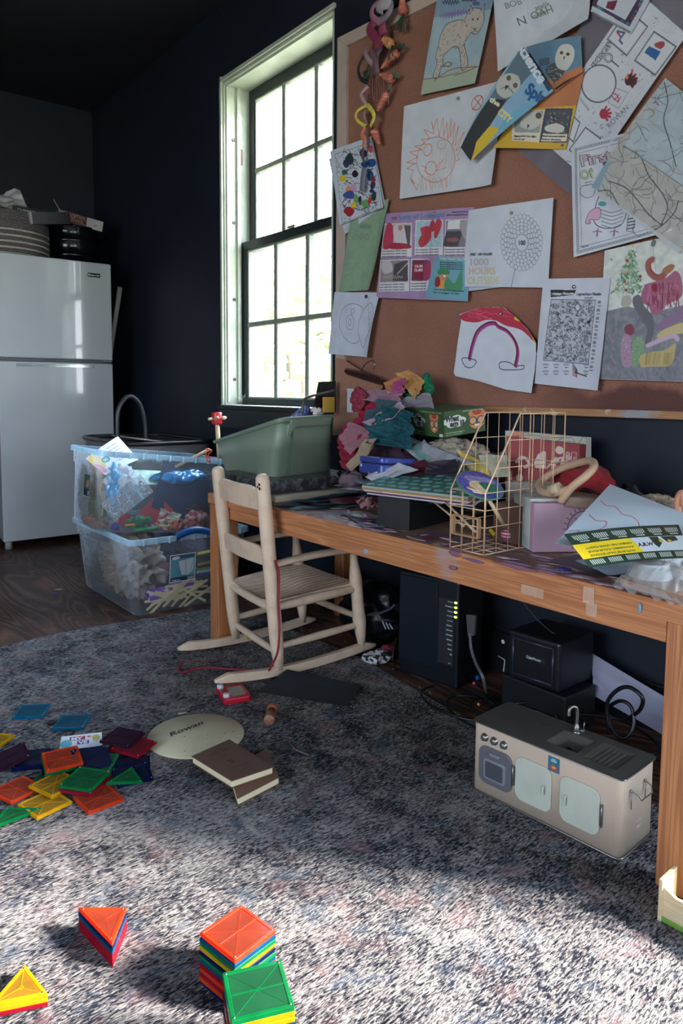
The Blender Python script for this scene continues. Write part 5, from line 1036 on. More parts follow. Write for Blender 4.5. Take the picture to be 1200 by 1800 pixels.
# bead organiser
org = thing('bead_organiser', 'clear compartment case full of silver and black wiggle eyes in the upper box', 'organiser box', inU(-0.135, -0.135, 0.130), rot=(math.radians(-12), math.radians(-33), 0.0))
b = MB(); b.box((0, 0, 0), (0.185, 0.022, 0.085)); b.out('case', clear('organiser plastic', 'D8DEE6', 0.22, 0.1), org, bevel=0.003)
b = MB()
for k in range(1, 4): b.box((-0.0925+k*0.046, -0.002, 0), (0.0015, 0.02, 0.083))
b.box((0, -0.002, 0), (0.183, 0.02, 0.0015)); b.out('divider', rimp, org)
b = MB(); rn = random.Random(4); b2 = MB()
for k in range(64):
    x = rn.uniform(-0.086, 0.086); z = rn.uniform(-0.038, 0.020+0.018*rn.random()); r = rn.uniform(0.0025, 0.0065); b.lathe([(0, 0), (r, 0), (r*0.9, 0.003), (0, 0.004)], (x, -0.006, z), 10, Matrix.Rotation(PI/2, 3, 'X')); b2.lathe([(0, 0), (r*0.5, 0), (0, 0.0008)], (x+rn.uniform(-1, 1)*r*0.3, -0.0104, z-r*0.2), 8, Matrix.Rotation(PI/2, 3, 'X'))
o = b.out('wiggle_eyes', mat('white eye plastic', 'D3D6DA', 0.3), org); o['kind'] = 'stuff'; o = b2.out('pupils', mat('black pupil', '0A0A0E', 0.3), org); o['kind'] = 'stuff'
def crumple(name, label, cat, c, r, m, scale=(1, 1, 1), seed=0, disp=0.55, freq=9, group=None, sub=5, rz=0, rot=None):
    b = MB(); b.ball((0, 0, 0), r, sub, scale, disp, freq, seed, ridge=True, rot=rot); o = b.out(name, m, loc=c); tag(o, label, cat, group); return o
def card(name, label, c, w, h, m, rot, t=0.002, cat='paper'):
    return placed(name, label, cat, c, m, lambda b: b.box((0, 0, 0), (w, t, h)), rot, bevel=0.0006)
card('card', 'plain red card standing in the upper storage box', inU(-0.015, -0.13, 0.075), 0.115, 0.09, mat('red card', 'A83240', 0.6), (math.radians(-20), math.radians(-38), 0))
card('notebook', 'large navy blue folder slanting across the upper storage box', inU(0.11, -0.10, 0.15), 0.24, 0.20, mat('navy folder', '1C2C46', 0.4), (math.radians(-15), math.radians(25), 0.05), 0.01, 'folder')
card('paper', 'white sheet with green squiggles inside the upper storage box', inU(-0.06, -0.06, 0.205), 0.26, 0.10, mat('green squiggle sheet', 'CFE3D2', 0.6, var=0.9, vscale=30, var2='4FA06A'), (math.radians(-60), math.radians(6), 0.1))
crumple('felt_sheet', 'dark brown felt bundle at the right side of the upper storage box', 'fabric', inU(0.155, -0.06, 0.085), 0.07, mat('brown felt', '3A2628', 0.9), (1.3, 0.8, 0.8), 3)
sheet_cloth('cloth', 'cream cotton bag lying in the middle of the upper storage box', 'cloth', [inU(0.0, -0.148, 0.095), inU(0.095, -0.145, 0.070), inU(0.06, -0.150, 0.015), inU(-0.01, -0.152, 0.02)], mat('cream cotton', 'C9BAA5', 0.9), 5, 0.010, 24, 3.5)
crumple('fabric_scrap', 'red and white patterned fabric bundle low in the upper storage box', 'fabric', inU(0.165, -0.115, 0.045), 0.042, mat('red white fabric', 'A03A40', 0.85, var=1.0, vscale=45, var2='D8C8C0'), (1.3, 0.7, 0.9), 7)
crumple('plastic_bag', 'shiny blue plastic bag stuffed at the left corner of the upper storage box', 'bag', inU(-0.185, -0.115, 0.17), 0.05, mat('sky blue plastic', '4FA8DC', 0.15, coat=1.0), (0.5, 0.5, 1.7), 11, 0.5, 12)
crumple('plastic_bag', 'blue plastic bag arched over the navy folder in the upper box', 'bag', inU(0.10, -0.075, 0.215), 0.06, mat('blue film', '2E86C4', 0.12, coat=1.0), (1.8, 0.7, 0.45), 12, 0.5, 10)
crumple('tissue_paper', 'crumpled white tissue paper inside the left part of the upper box', 'paper', inU(-0.145, -0.08, 0.19), 0.07, mat('white tissue', 'D6DCE4', 0.7), (0.9, 0.7, 1.0), 14, 0.4, 14)
crumple('paper_bag', 'tan crumpled paper bag by the sticker in the upper storage box', 'bag', inU(-0.20, 0.03, 0.17), 0.065, mat('tan paper bag', 'A88A68', 0.8), (0.55, 1.0, 1.5), 16, 0.4, 10)
crumple('felt_sheet', 'olive green felt piece in the left end of the upper storage box', 'fabric', inU(-0.205, -0.02, 0.075), 0.06, mat('olive felt', '5E6644', 0.95), (0.45, 1.0, 1.0), 17, 0.3, 8)
crumple('lace_bundle', 'pinkish beige lace bundle in the bottom left corner of the upper box', 'fabric', inU(-0.205, 0.00, 0.022), 0.055, mat('dusty pink lace', '9A7468', 0.9), (0.55, 1.7, 0.5), 18, 0.6, 16)
for k, (x, z, c, nm) in enumerate(((-0.17, 0.09, 'D08A6A', 'salmon'), (-0.155, 0.08, 'C87A4A', 'orange'), (-0.215, 0.12, 'D0A04A', 'yellow'))):
    placed('craft_strip', '%s craft foam strip standing in the left of the upper storage box' % nm, 'craft strip', inU(x, -0.13+0.05*(k == 2), z), mat('craft '+nm, c, 0.6), lambda b: b.tube(spline([(0, 0, -0.07), (0.006, 0, -0.02), (-0.004, 0.002, 0.03), (0.006, 0, 0.07)], 5), 0.006, 8, flat=0.4))
crumple('modelling_dough', 'dark green dough lumps at the bottom of the upper storage box', 'dough', inU(-0.085, -0.14, 0.035), 0.035, mat('green dough', '1F6B42', 0.6), (1.5, 0.5, 0.8), 21, 0.5, 20)
placed('pompom', 'small purple pompom in the front bottom corner of the upper box', 'pompom', inU(-0.175, -0.145, 0.018), mat('purple pompom', '4E4488', 0.9, bump=0.8, bscale=300), lambda b: b.ball((0, 0, 0), 0.015, 4, disp=0.3, freq=150))
placed('toy_block', 'red toy piece next to the green dough in the upper box', 'toy', inU(-0.135, -0.13, 0.045), mat('red toy', 'A82838', 0.5), lambda b: b.box((0, 0, 0), (0.03, 0.03, 0.045)), (0.2, 0.1, 0.2), bevel=0.004)
placed('crayon', 'orange crayon on the bottom of the upper storage box', 'crayon', inU(-0.115, -0.155, 0.028), mat('orange crayon', 'D98A3A', 0.5), lambda b: b.tube([(-0.025, 0, 0), (0.02, 0, 0), (0.03, 0, 0)], [0.005, 0.005, 0.002], 8))
placed('marker', 'green marker pen lying along the bottom of the upper box', 'marker', inU(-0.06, -0.158, 0.012), mat('green marker', '2E7E4E', 0.4), lambda b: b.tube([(-0.05, 0, 0), (0.045, 0, 0), (0.05, 0, 0)], [0.007, 0.007, 0.004], 10))
rn = random.Random(8)
for k in range(14):
    c = rn.choice(['C9604A', 'D8A08A', '8A8E96', 'B83A3A', 'D8D0C8', '3A4A7A', 'A8643A'])
    placed('craft_bit', 'small craft bits heaped on the bottom of the upper box', 'craft bit', inU(rn.uniform(-0.03, 0.12), -0.152+rn.uniform(0, 0.02), rn.uniform(0.01, 0.035)), mat('bit '+c, c, 0.5), lambda b: b.ball((0, 0, 0), rn.uniform(0.006, 0.013), 2, (1.3, 0.8, 0.8), 0.4, 60, k), (rn.random()*3, rn.random()*3, 0), group='craft bits in the upper box')
# leaflet and stick poking out of the upper box
cv = Canvas(0.17, 0.115, 'EDF1F4'); cv.blob([(0.0, 0.02), (0.035, 0.0), (0.05, 0.05), (0.02, 0.09), (0.0, 0.08)], 'E8C878'); cv.blob([(0.0, 0.05), (0.02, 0.06), (0.02, 0.1), (0.0, 0.1)], 'E0889A'); cv.ell((0.055, 0.055), 0.018, 0.014, '3FA6A0'); cv.text('SC', (0.045, 0.061), 0.016, 'E8F4F2', bold=0.05)
for k in range(6): cv.text('little letters', (0.09, 0.02+k*0.013), 0.006, '7A8C9A', width=0.05)
lf = thing('leaflet', 'white leaflet with coloured logo poking up out of the upper storage box', 'leaflet', inU(-0.12, -0.05, 0.30)); Q = [at(150, 806, y=2.78), at(207, 767, y=2.80), at(244, 808, y=2.74), at(185, 835, y=2.72)]
o = cv.sheet('sheet', Q, disp=lambda u, v: 0.006*np.sin(u*3)); o.data.transform(Matrix.Translation(-lf.location)); o.parent = lf
for i, (a, c_, w_) in enumerate((((238, 802), (283, 806), 'green and white'),)):
    q = at(*a, y=2.76); q2 = at(*c_, y=2.74)
    placed('gift_wrap', 'roll of green and white patterned wrap along the rim of the upper box', 'wrapping paper', (0, 0, 0), mat('green wrap', 'CFE0DA', 0.5, var=1.0, vscale=60, var2='2F9A78'), lambda b: b.tube([q-Vector((0, 0, 0.012)), lerp(q, q2, 0.5), q2-Vector((0, 0, 0.008))], 0.014, 12))
q, q2 = at(325, 812, y=2.68), at(368, 790, y=2.62)
placed('wooden_stick', 'pale wooden stick pointing up out of the upper box', 'stick', (0, 0, 0), MATS['pale wood'], lambda b: b.tube([q-(q2-q)*0.4, q2], 0.0065, 10))
placed('string', 'orange-red string looped over the end of the wooden stick', 'string', (0, 0, 0), mat('orange red string', 'D8482E', 0.6), lambda b: b.tube(spline([at(361, 789, y=2.61), at(372, 792, y=2.61), at(366, 800, y=2.61), at(370, 812, y=2.61), at(364, 808, y=2.61), at(362, 796, y=2.61)], 5), 0.0028, 6))
# peg doll / hobby stand with red head
hs = thing('peg_stand', 'wooden dowel with red drum head and four pegs standing in the upper box', 'wooden toy', at(385, 800, y=2.72)); h0 = hs.location.copy()
top = at(381, 735, y=2.72)-h0
b = MB(); b.tube([Vector((0.003, 0, -0.05)), top], 0.0095, 12); b.out('dowel', MATS['pale wood'], hs)
b = MB(); b.lathe([(0, -0.026), (0.020, -0.026), (0.0215, -0.02), (0.0215, 0.02), (0.020, 0.024), (0, 0.024)], top, 20); b.out('drum', mat('red lacquer', 'C22A34', 0.3), hs)
for k, (dx, dy, dz) in enumerate(((-0.045, -0.01, -0.004), (0.045, 0.0, 0.002), (-0.014, -0.032, 0.004), (0.026, -0.03, 0.0))):
    b = MB(); v = Vector((dx, dy, dz)); n_ = v.normalized(); b.tube([top+n_*0.018, top+v*0.9, top+v], [0.006, 0.0065, 0.003], 10); b.out('peg', MATS['pale wood'], hs)
# contents of the lower box
crumple('plastic_bag', 'milky tan plastic bag filling the left of the lower storage box', 'bag', inL(-0.12, -0.02, 0.14), 0.12, mat('milky bag', '94867C', 0.5, var=0.6, vscale=20), (0.75, 1.75, 1.0), 31, 0.5, 13)
crumple('fabric_bundle', 'grey-violet fabric bundle at the back of the lower storage box', 'fabric', inL(0.10, 0.05, 0.15), 0.12, mat('grey violet cloth', '6E6A80', 0.9), (1.0, 1.2, 0.85), 33, 0.3, 8)
crumple('felt_sheet', 'maroon felt behind the purple tube in the lower storage box', 'fabric', inL(-0.07, -0.17, 0.12), 0.055, mat('maroon felt', '5E3A44', 0.9), (1.2, 0.6, 0.8), 34, 0.3, 9)
placed('tube', 'purple cardboard tube lying in the lower storage box', 'tube', inL(-0.06, -0.235, 0.068), mat('purple tube', '6E3E9A', 0.35), lambda b: b.lathe([(0.016, -0.09), (0.023, -0.09), (0.023, 0.09), (0.016, 0.09), (0.016, -0.09)], (0, 0, 0), 24, Matrix.Rotation(PI/2-0.1, 3, 'Y')))
for k, (dx, dz) in enumerate(((-0.055, 0.078), (-0.02, 0.084))):
    placed('wooden_star', ['small wooden star furthest left in front of the purple tube', 'small wooden star right of the other, before the purple tube'][k], 'star', inL(dx-0.03, -0.258, dz), MATS['pale wood'], lambda b: b.prism([(0.015*(1 if i % 2 == 0 else 0.45)*math.sin(i*PI/5), 0.015*(1 if i % 2 == 0 else 0.45)*math.cos(i*PI/5)) for i in range(10)], 0.004, Matrix.Rotation(PI/2, 3, 'X')), (0, 0.2*k, 0), group='wooden stars in the lower storage box')
stick = None; rn = random.Random(12)
for k in range(22):
    a = rn.gauss(0.55, 0.22) if k % 3 else rn.gauss(-0.3, 0.2); x = rn.uniform(-0.09, 0.10); z = 0.022+rn.uniform(0, 0.035)+0.035*max(0, 0.1-abs(x))/0.1
    if stick is None: stick = placed('craft_stick', 'pale wooden craft sticks piled in the bottom of the lower storage box', 'craft stick', (0, 0, 0), MATS['pale wood'], lambda b: b.prism([(px_*1.0, py_) for px_, py_ in rrect(0.14, 0.010, 0.0049, 4)], 0.002, Matrix.Rotation(PI/2, 3, 'X')), group='craft sticks in the lower box'); o = stick
    else: o = stick.copy(); COL.objects.link(o)
    o.location = inL(x-0.02, -0.262+0.002*(k % 10), z); o.rotation_euler = (rn.uniform(-0.1, 0.1), -a, rn.uniform(-0.05, 0.05))
for k, (c, nm, z) in enumerate((('D9CE5A', 'yellow-green', 0.205), ('1A1C28', 'black', 0.185), ('2A3A5A', 'navy', 0.176), ('D0A03A', 'amber', 0.162), ('23252F', 'dark grey', 0.15), ('7AB040', 'lime green', 0.142), ('C9CCD2', 'white', 0.130), ('1E4A8A', 'blue', 0.118))):
    placed('marker', '%s marker pen stacked at the right of the lower storage box' % nm, 'marker', inL(0.125, -0.225, z-0.01), mat('marker '+nm, c, 0.4), lambda b: b.tube([(-0.065, 0, 0), (0.05, 0, 0), (0.065, 0, 0)], [0.006, 0.006, 0.004], 10), (0, rn.uniform(-0.06, 0.06), rn.uniform(-0.1, 0.1)))
crumple('tape_roll', 'dark cloth filling the bottom right of the lower storage box', 'fabric', inL(0.12, -0.16, 0.06), 0.07, mat('dark cloth', '1E2230', 0.9), (1.2, 0.8, 0.8), 41, 0.3, 9)
# grey tub with dark rim and arched handle behind the boxes
gt = thing('laundry_tub', 'grey plastic tub with dark rim and tall arched handle behind the storage boxes', 'tub', (1.47, 3.42, 0))
gm = mat('dark rim plastic', '1C1E22', 0.35)
b = MB(); vs = []
for k, z, s in ((0.82, 0, 0), (0.95, 0.40, 0), (1.0, 0.582, 0)):
    vs.append([b.bm.verts.new((x, y, z)) for x, y in rrect(0.42*k, 0.62*k, 0.07, 6)])
for A_, B2 in zip(vs, vs[1:]):
    for i in range(len(A_)): j = (i+1) % len(A_); b.bm.faces.new((A_[i], A_[j], B2[j], B2[i])).smooth = True
b.bm.faces.new(vs[0][::-1]); b.out('tub', mat('grey tub plastic', '6E6C6E', 0.45), gt)
b = MB(); b.prism(rrect(0.40, 0.60, 0.06, 6), 0.004, None, (0, 0, 0.575)); b.out('tub_lid', mat('smoky grey lid', '4C4A4C', 0.4), gt)
b = MB(); b.tube([(x, y, 0.588) for x, y in rrect(0.43, 0.63, 0.075, 6)], 0.011, 10, closed=True); b.out('rim', gm, gt)
b = MB(); b.prism([(x, y) for x, y in rrect(0.26, 0.30, 0.04, 6)], 0.006, Matrix.Rotation(0.14, 3, 'Y'), (-0.03, -0.08, 0.588)); b.out('inner_tray', mat('warm grey tray', '8E8886', 0.5), gt, bevel=0.002)
h0 = Vector((1.47, 3.42, 0)); b = MB(); b.tube(spline([at(206, 770, y=3.35)-h0, at(207, 725, y=3.35)-h0, at(219, 701, y=3.35)-h0, at(233, 697, y=3.35)-h0, at(247, 712, y=3.35)-h0, at(255, 745, y=3.35)-h0, at(257, 790, y=3.35)-h0], 6), 0.010, 10); b.out('handle', mat('scuffed handle', '3A3E44', 0.3, 0.4), gt)
# bits on the floor boards
for nm, c, p_, s in (('purple paper scrap lying on the floorboards left of the boxes', '7A5AA8', (96, 1043), (0.018, 0.008, 0.001)), ('pale oval wooden scrap on the floorboards left of the boxes', 'B5A596', (103, 1036), (0.016, 0.012, 0.002))):
    placed('scrap', nm, 'scrap', at(*p_, z=0.002), mat('scrap '+c, c, 0.7), lambda b: b.ball((0, 0, 0), 1, 2, s, 0.2, 60))
# ---------------------------------------------------------------- things on the desk
DT = 0.4945
# marbled grey box under the green tub, with a cream lid in front
t_ = thing('box_file', 'dark grey marbled flat box lying under the green tub on the desk', 'box', (1.365, 2.02, DT+0.024))
b = MB(); b.box((0, 0, 0.02), (0.37, 0.33, 0.040)); b.out('box_body', mat('marbled grey', '33353A', 0.35, var=1.0, vscale=45, var2='77777A', bump=0.2), t_, bevel=0.004)
t_ = thing('flat_box', 'cream flat cardboard box under the grey marbled box', 'box', (1.37, 1.985, DT)); b = MB(); b.box((0, 0, 0.011), (0.36, 0.31, 0.021)); b.out('lid', mat('cream card', 'C6BEA8', 0.6, var=0.4, vscale=20), t_, bevel=0.002)
# green tub, tilted away from the chair, overhanging the desk end
gm2 = mat('sage tub plastic', '8A9A8A', 0.4, var=0.35, vscale=6, var2='5E7464')
P = {'nb': (1.262, 1.925, 0.560), 'rb': (1.49, 1.95, 0.562), 'nt': (1.275, 1.90, 0.752), 'rt': (1.535, 1.93, 0.757), 'fb': (1.335, 2.30, 0.532), 'frb': (1.53, 2.30, 0.534), 'ft': (1.328, 2.42, 0.652), 'frt': (1.60, 2.40, 0.660)}
P['nb'] = tuple(at(478, 846, y=1.93)); P['fb'] = tuple(at(392, 836, y=2.30)); P['rb'] = tuple(at(587, 829, y=1.98)); P['nt'] = tuple(at(492, 736, y=1.90)); P['ft'] = tuple(at(377, 775, y=2.38)); P['rt'] = tuple(at(583, 731, y=1.96))
P['frb'] = (P['rb'][0]+0.05, 2.33, P['fb'][2]+0.004); P['frt'] = (P['rt'][0]+0.055, 2.40, P['ft'][2]+0.012)
P = {k: Vector(v) for k, v in P.items()}; O0 = P['nb'].copy()
gb = thing('storage_tub', 'sage green plastic tub tipped on the marbled box at the left end of the desk', 'storage tub', O0)
def ringq(a, b_, c, d, r=0.035, n=4):
    Q = [Vector(p) for p in (a, b_, c, d)]; out = []
    for i in range(4):
        p, pr, nx = Q[i], Q[i-1], Q[(i+1) % 4]; e0 = p+(pr-p).normalized()*r; e1 = p+(nx-p).normalized()*r
        for k in range(n+1):
            t = k/n; out.append((e0*(1-t)**2+p*2*t*(1-t)+e1*t*t))
    return out
def tubring(t, grow=0.0):
    q = [lerp(P['nb'], P['nt'], t), lerp(P['rb'], P['rt'], t), lerp(P['frb'], P['frt'], t), lerp(P['fb'], P['ft'], t)]; c = sum(q, Vector())/4
    return ringq(*[p+(p-c).normalized()*grow for p in q])
def loft(b, rings, close=True):
    vs = [[b.bm.verts.new(p-O0) for p in r] for r in rings]
    for A_, B2 in zip(vs, vs[1:]):
        for i in range(len(A_)): j = (i+1) % len(A_); f = b.bm.faces.new((A_[i], A_[j], B2[j], B2[i])); f.smooth = True
    return vs
b = MB(); vs = loft(b, [tubring(0, -0.012), tubring(0.03, -0.004), tubring(0.52, 0.0), tubring(0.53, 0.0045), tubring(0.93, 0.004), tubring(0.93, 0.0), tubring(0.96, -0.004), tubring(0.5, -0.008), tubring(0.05, -0.012)]); b.bm.faces.new(vs[0][::-1]); b.bm.faces.new(vs[-1]); b.out('tub', gm2, gb)
b = MB(); vs = loft(b, [tubring(0.925, 0.002), tubring(0.93, 0.018), tubring(1.0, 0.021), tubring(1.01, 0.017), tubring(1.01, -0.003), tubring(0.93, -0.004)]); b.out('rim', mat('sage rim', '788A7C', 0.4), gb)
b = MB(); a_, c_ = lerp(P['nt'], P['rt'], 0.15), lerp(P['nt'], P['rt'], 0.93); dn = (P['nb']-P['nt']).normalized(); fwd = Vector((0, -0.020, 0))
b.hexa([a_-O0+dn*0.028+fwd, c_-O0+dn*0.028+fwd, c_-O0+dn*0.028, a_-O0+dn*0.028, a_-O0+dn*0.004+fwd, c_-O0+dn*0.004+fwd, c_-O0+dn*0.004, a_-O0+dn*0.004])
b.hexa([a_-O0+dn*0.060+fwd*0.3, a_-O0+dn*0.060+fwd*0.3+Vector((0.01, 0, 0)), a_-O0+dn*0.060+Vector((0.01, 0, 0)), a_-O0+dn*0.060, a_-O0+dn*0.02+fwd*1.1-Vector((0.008, 0, 0)), a_-O0+dn*0.02+fwd*1.1+Vector((0.018, 0, 0)), a_-O0+dn*0.02+Vector((0.018, 0, 0)), a_-O0+dn*0.02-Vector((0.008, 0, 0))])
b.out('grip', gm2, gb, bevel=0.002)
b = MB()
for t_a, t_b, s0 in ((0.22, 0.245, 0.02),): b.bar(lerp(lerp(P['nb'], P['rb'], t_a), lerp(P['nt'], P['rt'], t_a), 0.05)-O0+Vector((0, -0.006, 0)), lerp(lerp(P['nb'], P['rb'], t_a), lerp(P['nt'], P['rt'], t_a), 0.80)-O0+Vector((0, -0.009, 0)), 0.003, 0.006)
b.out('rib', mat('sage rib', '52675A', 0.5), gb)
# contents rising behind the tub rim
def quad_card(name, label, cat, pxs, y, m, th=0.004, cvs=None):
    Q = [at(px, py, y=yy) for (px, py), yy in zip(pxs, y if isinstance(y, (list, tuple)) else [y]*len(pxs))]; o = Q[0].copy(); b = MB(); n = (Q[1]-Q[0]).cross(Q[2]-Q[0]).normalized()*th
    v0 = [b.bm.verts.new(p-o) for p in Q]; v1 = [b.bm.verts.new(p-o+n) for p in Q]; b.bm.faces.new(v0); b.bm.faces.new(v1[::-1])
    for i in range(len(Q)): j = (i+1) % len(Q); b.bm.faces.new((v0[i], v1[i], v1[j], v0[j]))
    ob = b.out(name, m, loc=o); tag(ob, label, cat); return ob
quad_card('framed_picture', 'small black picture frame standing in the green tub', 'picture frame', [(552, 725), (563, 671), (590, 670), (590, 725)], 2.10, mat('black frame', '16181C', 0.3, var=0.5, vscale=40, var2='4A4C50'), 0.012)
quad_card('card', 'yellow card standing in the green tub beside the clipboard', 'card', [(568, 725), (568, 698), (588, 698), (588, 725)], 2.02, mat('yellow card', 'C09A3E', 0.6))
quad_card('notebook', 'blue striped notebook leaning out of the green tub', 'notebook', [(512, 732), (535, 712), (545, 715), (540, 730)], 2.15, mat('blue notebook', '5A62B0', 0.5, var=0.9, vscale=80, var2='C9CCE0'), 0.006)
placed('plastic_part', 'brown curved plastic piece leaning in the green tub', 'plastic part', (0, 0, 0), mat('brown plastic', '4A4038', 0.4), lambda b: b.tube(spline([at(532, 726, y=2.08), at(534, 704, y=2.08), at(548, 696, y=2.08), at(575, 690, y=2.06), at(588, 686, y=2.05)], 6), 0.0045, 10))
crumple('crumpled_paper', 'crumpled white and red paper in the green tub', 'paper', at(558, 722, y=2.06), 0.02, mat('white red paper', 'D8D4D6', 0.6, var=0.8, vscale=80, var2='8E2E38'), (1.2, 0.8, 0.8), 3, 0.5, 40, sub=4)

# heap of dress-up fabrics at the left back corner
cl = lambda n, c, **k: mat(n, c, 0.85, sheen=0.3, **k)
teal = clear('teal tulle', '14525E', 0.78, 0.8, '2E7E86'); magenta = clear('red tulle', '9E1A40', 0.78, 0.8, 'C84A6A'); green_t = clear('green tulle', '1E7E5A', 0.6, 0.8, '6ABE9A')
heap = []
def drape(name, label, quad_px, xs, m, seed, amp=0.022, fold=4.5, n=40, sag=0.02, cat='fabric', edge=0.0):
    Q = [at(px, py, x=x_) for (px, py), x_ in zip(quad_px, xs)]
    return sheet_cloth(name, label, cat, Q, m, seed, amp*0.62, n, fold*0.8, sag, thick=0.0015, edge=edge)
crumple('fabric_heap', 'dark underlying bundle of dress-up clothes at the back left of the desk', 'fabric', (1.575, 1.80, 0.62), 0.12, cl('plum cloth', '4A2E44'), (0.55, 1.35, 1.05), 51, 0.25, 9)
drape('tulle_skirt', 'crimson tulle skirt hanging at the left side of the fabric heap', [(600, 752), (655, 700), (668, 780), (594, 800)], [1.50, 1.53, 1.50, 1.47], magenta, 2.2, 0.028, 6)
drape('tulle_skirt', 'red tulle spilling low behind the green tub', [(590, 770), (642, 760), (625, 832), (596, 822)], [1.49, 1.47, 1.45, 1.46], mat('crimson net', '8E1A38', 0.8), 4.1, 0.022, 5)
drape('scarf', 'dusty pink scarf folded over the crimson tulle', [(592, 768), (615, 742), (655, 758), (610, 798)], [1.46, 1.47, 1.45, 1.44], cl('dusty pink satin', '9A6676'), 7.7, 0.018, 4)
drape('scarf', 'mauve scarf across the top of the fabric heap', [(618, 700), (640, 683), (702, 688), (700, 712)], [1.53, 1.54, 1.53, 1.51], cl('mauve satin', '9A7086'), 1.9, 0.016, 5)
crumple('feather_trim', 'bright red ruffled trim at the top left of the fabric heap', 'trim', at(630, 704, x=1.53), 0.036, mat('ruffled red', '84283E', 0.8), (0.5, 0.9, 1.1), 8, 0.45, 26)
drape('scarf', 'dark teal scarf wound through the fabric heap', [(634, 735), (665, 700), (708, 705), (650, 770)], [1.50, 1.51, 1.49, 1.47], cl('dark teal cloth', '2C4C5C'), 3.3, 0.022, 4)
drape('scarf', 'lilac grey scarf folded diagonally over the teal tulle', [(636, 742), (700, 705), (712, 716), (655, 752)], [1.47, 1.47, 1.455, 1.455], cl('lilac grey satin', 'A58C9E'), 5.2, 0.014, 5)
drape('tulle_skirt', 'deep teal tulle falling over the blue case', [(672, 712), (718, 722), (722, 790), (640, 778)], [1.46, 1.45, 1.43, 1.43], teal, 6.6, 0.026, 6)
crumple('tulle_bunch', 'dark teal tulle bunch behind the blue case', 'fabric', at(680, 752, x=1.49), 0.055, teal, (0.5, 1.1, 1.1), 62, 0.22, 9)
drape('satin_piece', 'grey satin piece at the right side of the fabric heap', [(690, 705), (755, 690), (762, 725), (712, 730)], [1.54, 1.55, 1.53, 1.51], cl('grey satin', '8A8290'), 8.3, 0.016, 4)
drape('satin_piece', 'mustard yellow satin piece on the top of the fabric heap', [(692, 655), (718, 650), (745, 668), (728, 702)], [1.55, 1.56, 1.56, 1.54], cl('mustard satin', 'B98A4A'), 9.3, 0.014, 4)
drape('satin_piece', 'orange satin cuff beside the mustard satin on the heap', [(672, 672), (700, 660), (712, 690), (680, 692)], [1.545, 1.55, 1.54, 1.53], cl('orange satin', 'B5734A'), 2.9, 0.010, 3, 24)
drape('satin_piece', 'magenta satin strip between the orange and mauve pieces', [(690, 672), (712, 662), (708, 690), (688, 692)], [1.53, 1.53, 1.53, 1.53], cl('magenta satin', '9E3A7A'), 1.2, 0.008, 3, 20)
crumple('tulle_bunch', 'green tulle tuft at the upper right of the fabric heap', 'fabric', at(752, 676, x=1.58), 0.026, green_t, (0.6, 0.9, 1.2), 71, 0.45, 22)
crumple('tulle_bunch', 'pale green tulle puff below the mustard satin', 'fabric', at(722, 692, x=1.57), 0.026, green_t, (0.4, 1.5, 0.6), 72, 0.4, 22)
drape('drawstring_bag', 'white corner of a printed fabric bag behind the red ruffle', [(610, 683), (626, 683), (628, 725), (609, 725)], [1.56]*4, mat('pale print cloth', 'B9BCC6', 0.8), 4.4, 0.004, 2, 14)
# sheepskin slipper flap
drape('fleece_flap', 'cream fleecy flap curving under the crimson tulle', [(607, 818), (640, 772), (662, 770), (618, 832)], [1.44, 1.44, 1.43, 1.42], mat('fleece', 'A8977E', 0.95, bump=0.8, bscale=200), 3.8, 0.010, 4, 30)
# blue hinged case
bc = thing('pencil_case', 'cobalt blue plastic case half covered by teal tulle', 'case', (1.415, 1.585, 0.612), rot=(math.radians(-3), math.radians(4), -0.32))
bm_ = mat('cobalt plastic', '3A4AA0', 0.3); b = MB(); b.prism(rrect(0.115, 0.175, 0.022), 0.030, None, (0, 0, -0.022)); b.out('case_base', bm_, bc, bevel=0.005, seg=3)
b = MB(); b.prism(rrect(0.115, 0.175, 0.022), 0.018, None, (0, 0, 0.0095)); b.out('case_lid', bm_, bc, bevel=0.005, seg=3)
b = MB(); b.box((-0.0585, 0.055, 0.0), (0.002, 0.010, 0.008)); b.out('sticker', mat('white sticker', 'C9D0E0', 0.5), bc)
# piles of papers beneath the heap
rn = random.Random(77); clutter_cols = ['4E7A82', 'B9B4BC', '6E2A40', '8E8A94', '2E4A5E', '9AA8A0', 'C9C4C8', '3A3442', '7E8EA4', 'A08A86', 'D0CFD4', '5A4A5E']
sp = []
for k in range(40):
    x = rn.uniform(1.34, 1.58); y = rn.uniform(1.30, 1.78); z = DT+0.004+k*0.0021; w = rn.uniform(0.11, 0.2); h = rn.uniform(0.08, 0.14); a = rn.uniform(-0.7, 0.7)
    x = min(x, 1.60-w*0.4)
    c, s_ = math.cos(a), math.sin(a); tl = rn.uniform(-0.012, 0.012)
    Q = [Vector((x+px_*c-py_*s_, y+px_*s_+py_*c, z+tl*px_/w)) for px_, py_ in ((-w/2, -h/2), (w/2, -h/2), (w/2, h/2), (-w/2, h/2))]
    cc = clutter_cols[k % 12]; ob = sheet_cloth('paper', 'loose crafting papers and drawings heaped in the middle of the desk', 'paper', Q, mat('loose paper '+cc, cc, 0.6, var=0.6, vscale=18), rn.uniform(0, 9), 0.0022, 14, 2.0, 0.003, group='loose papers heaped on the desk')
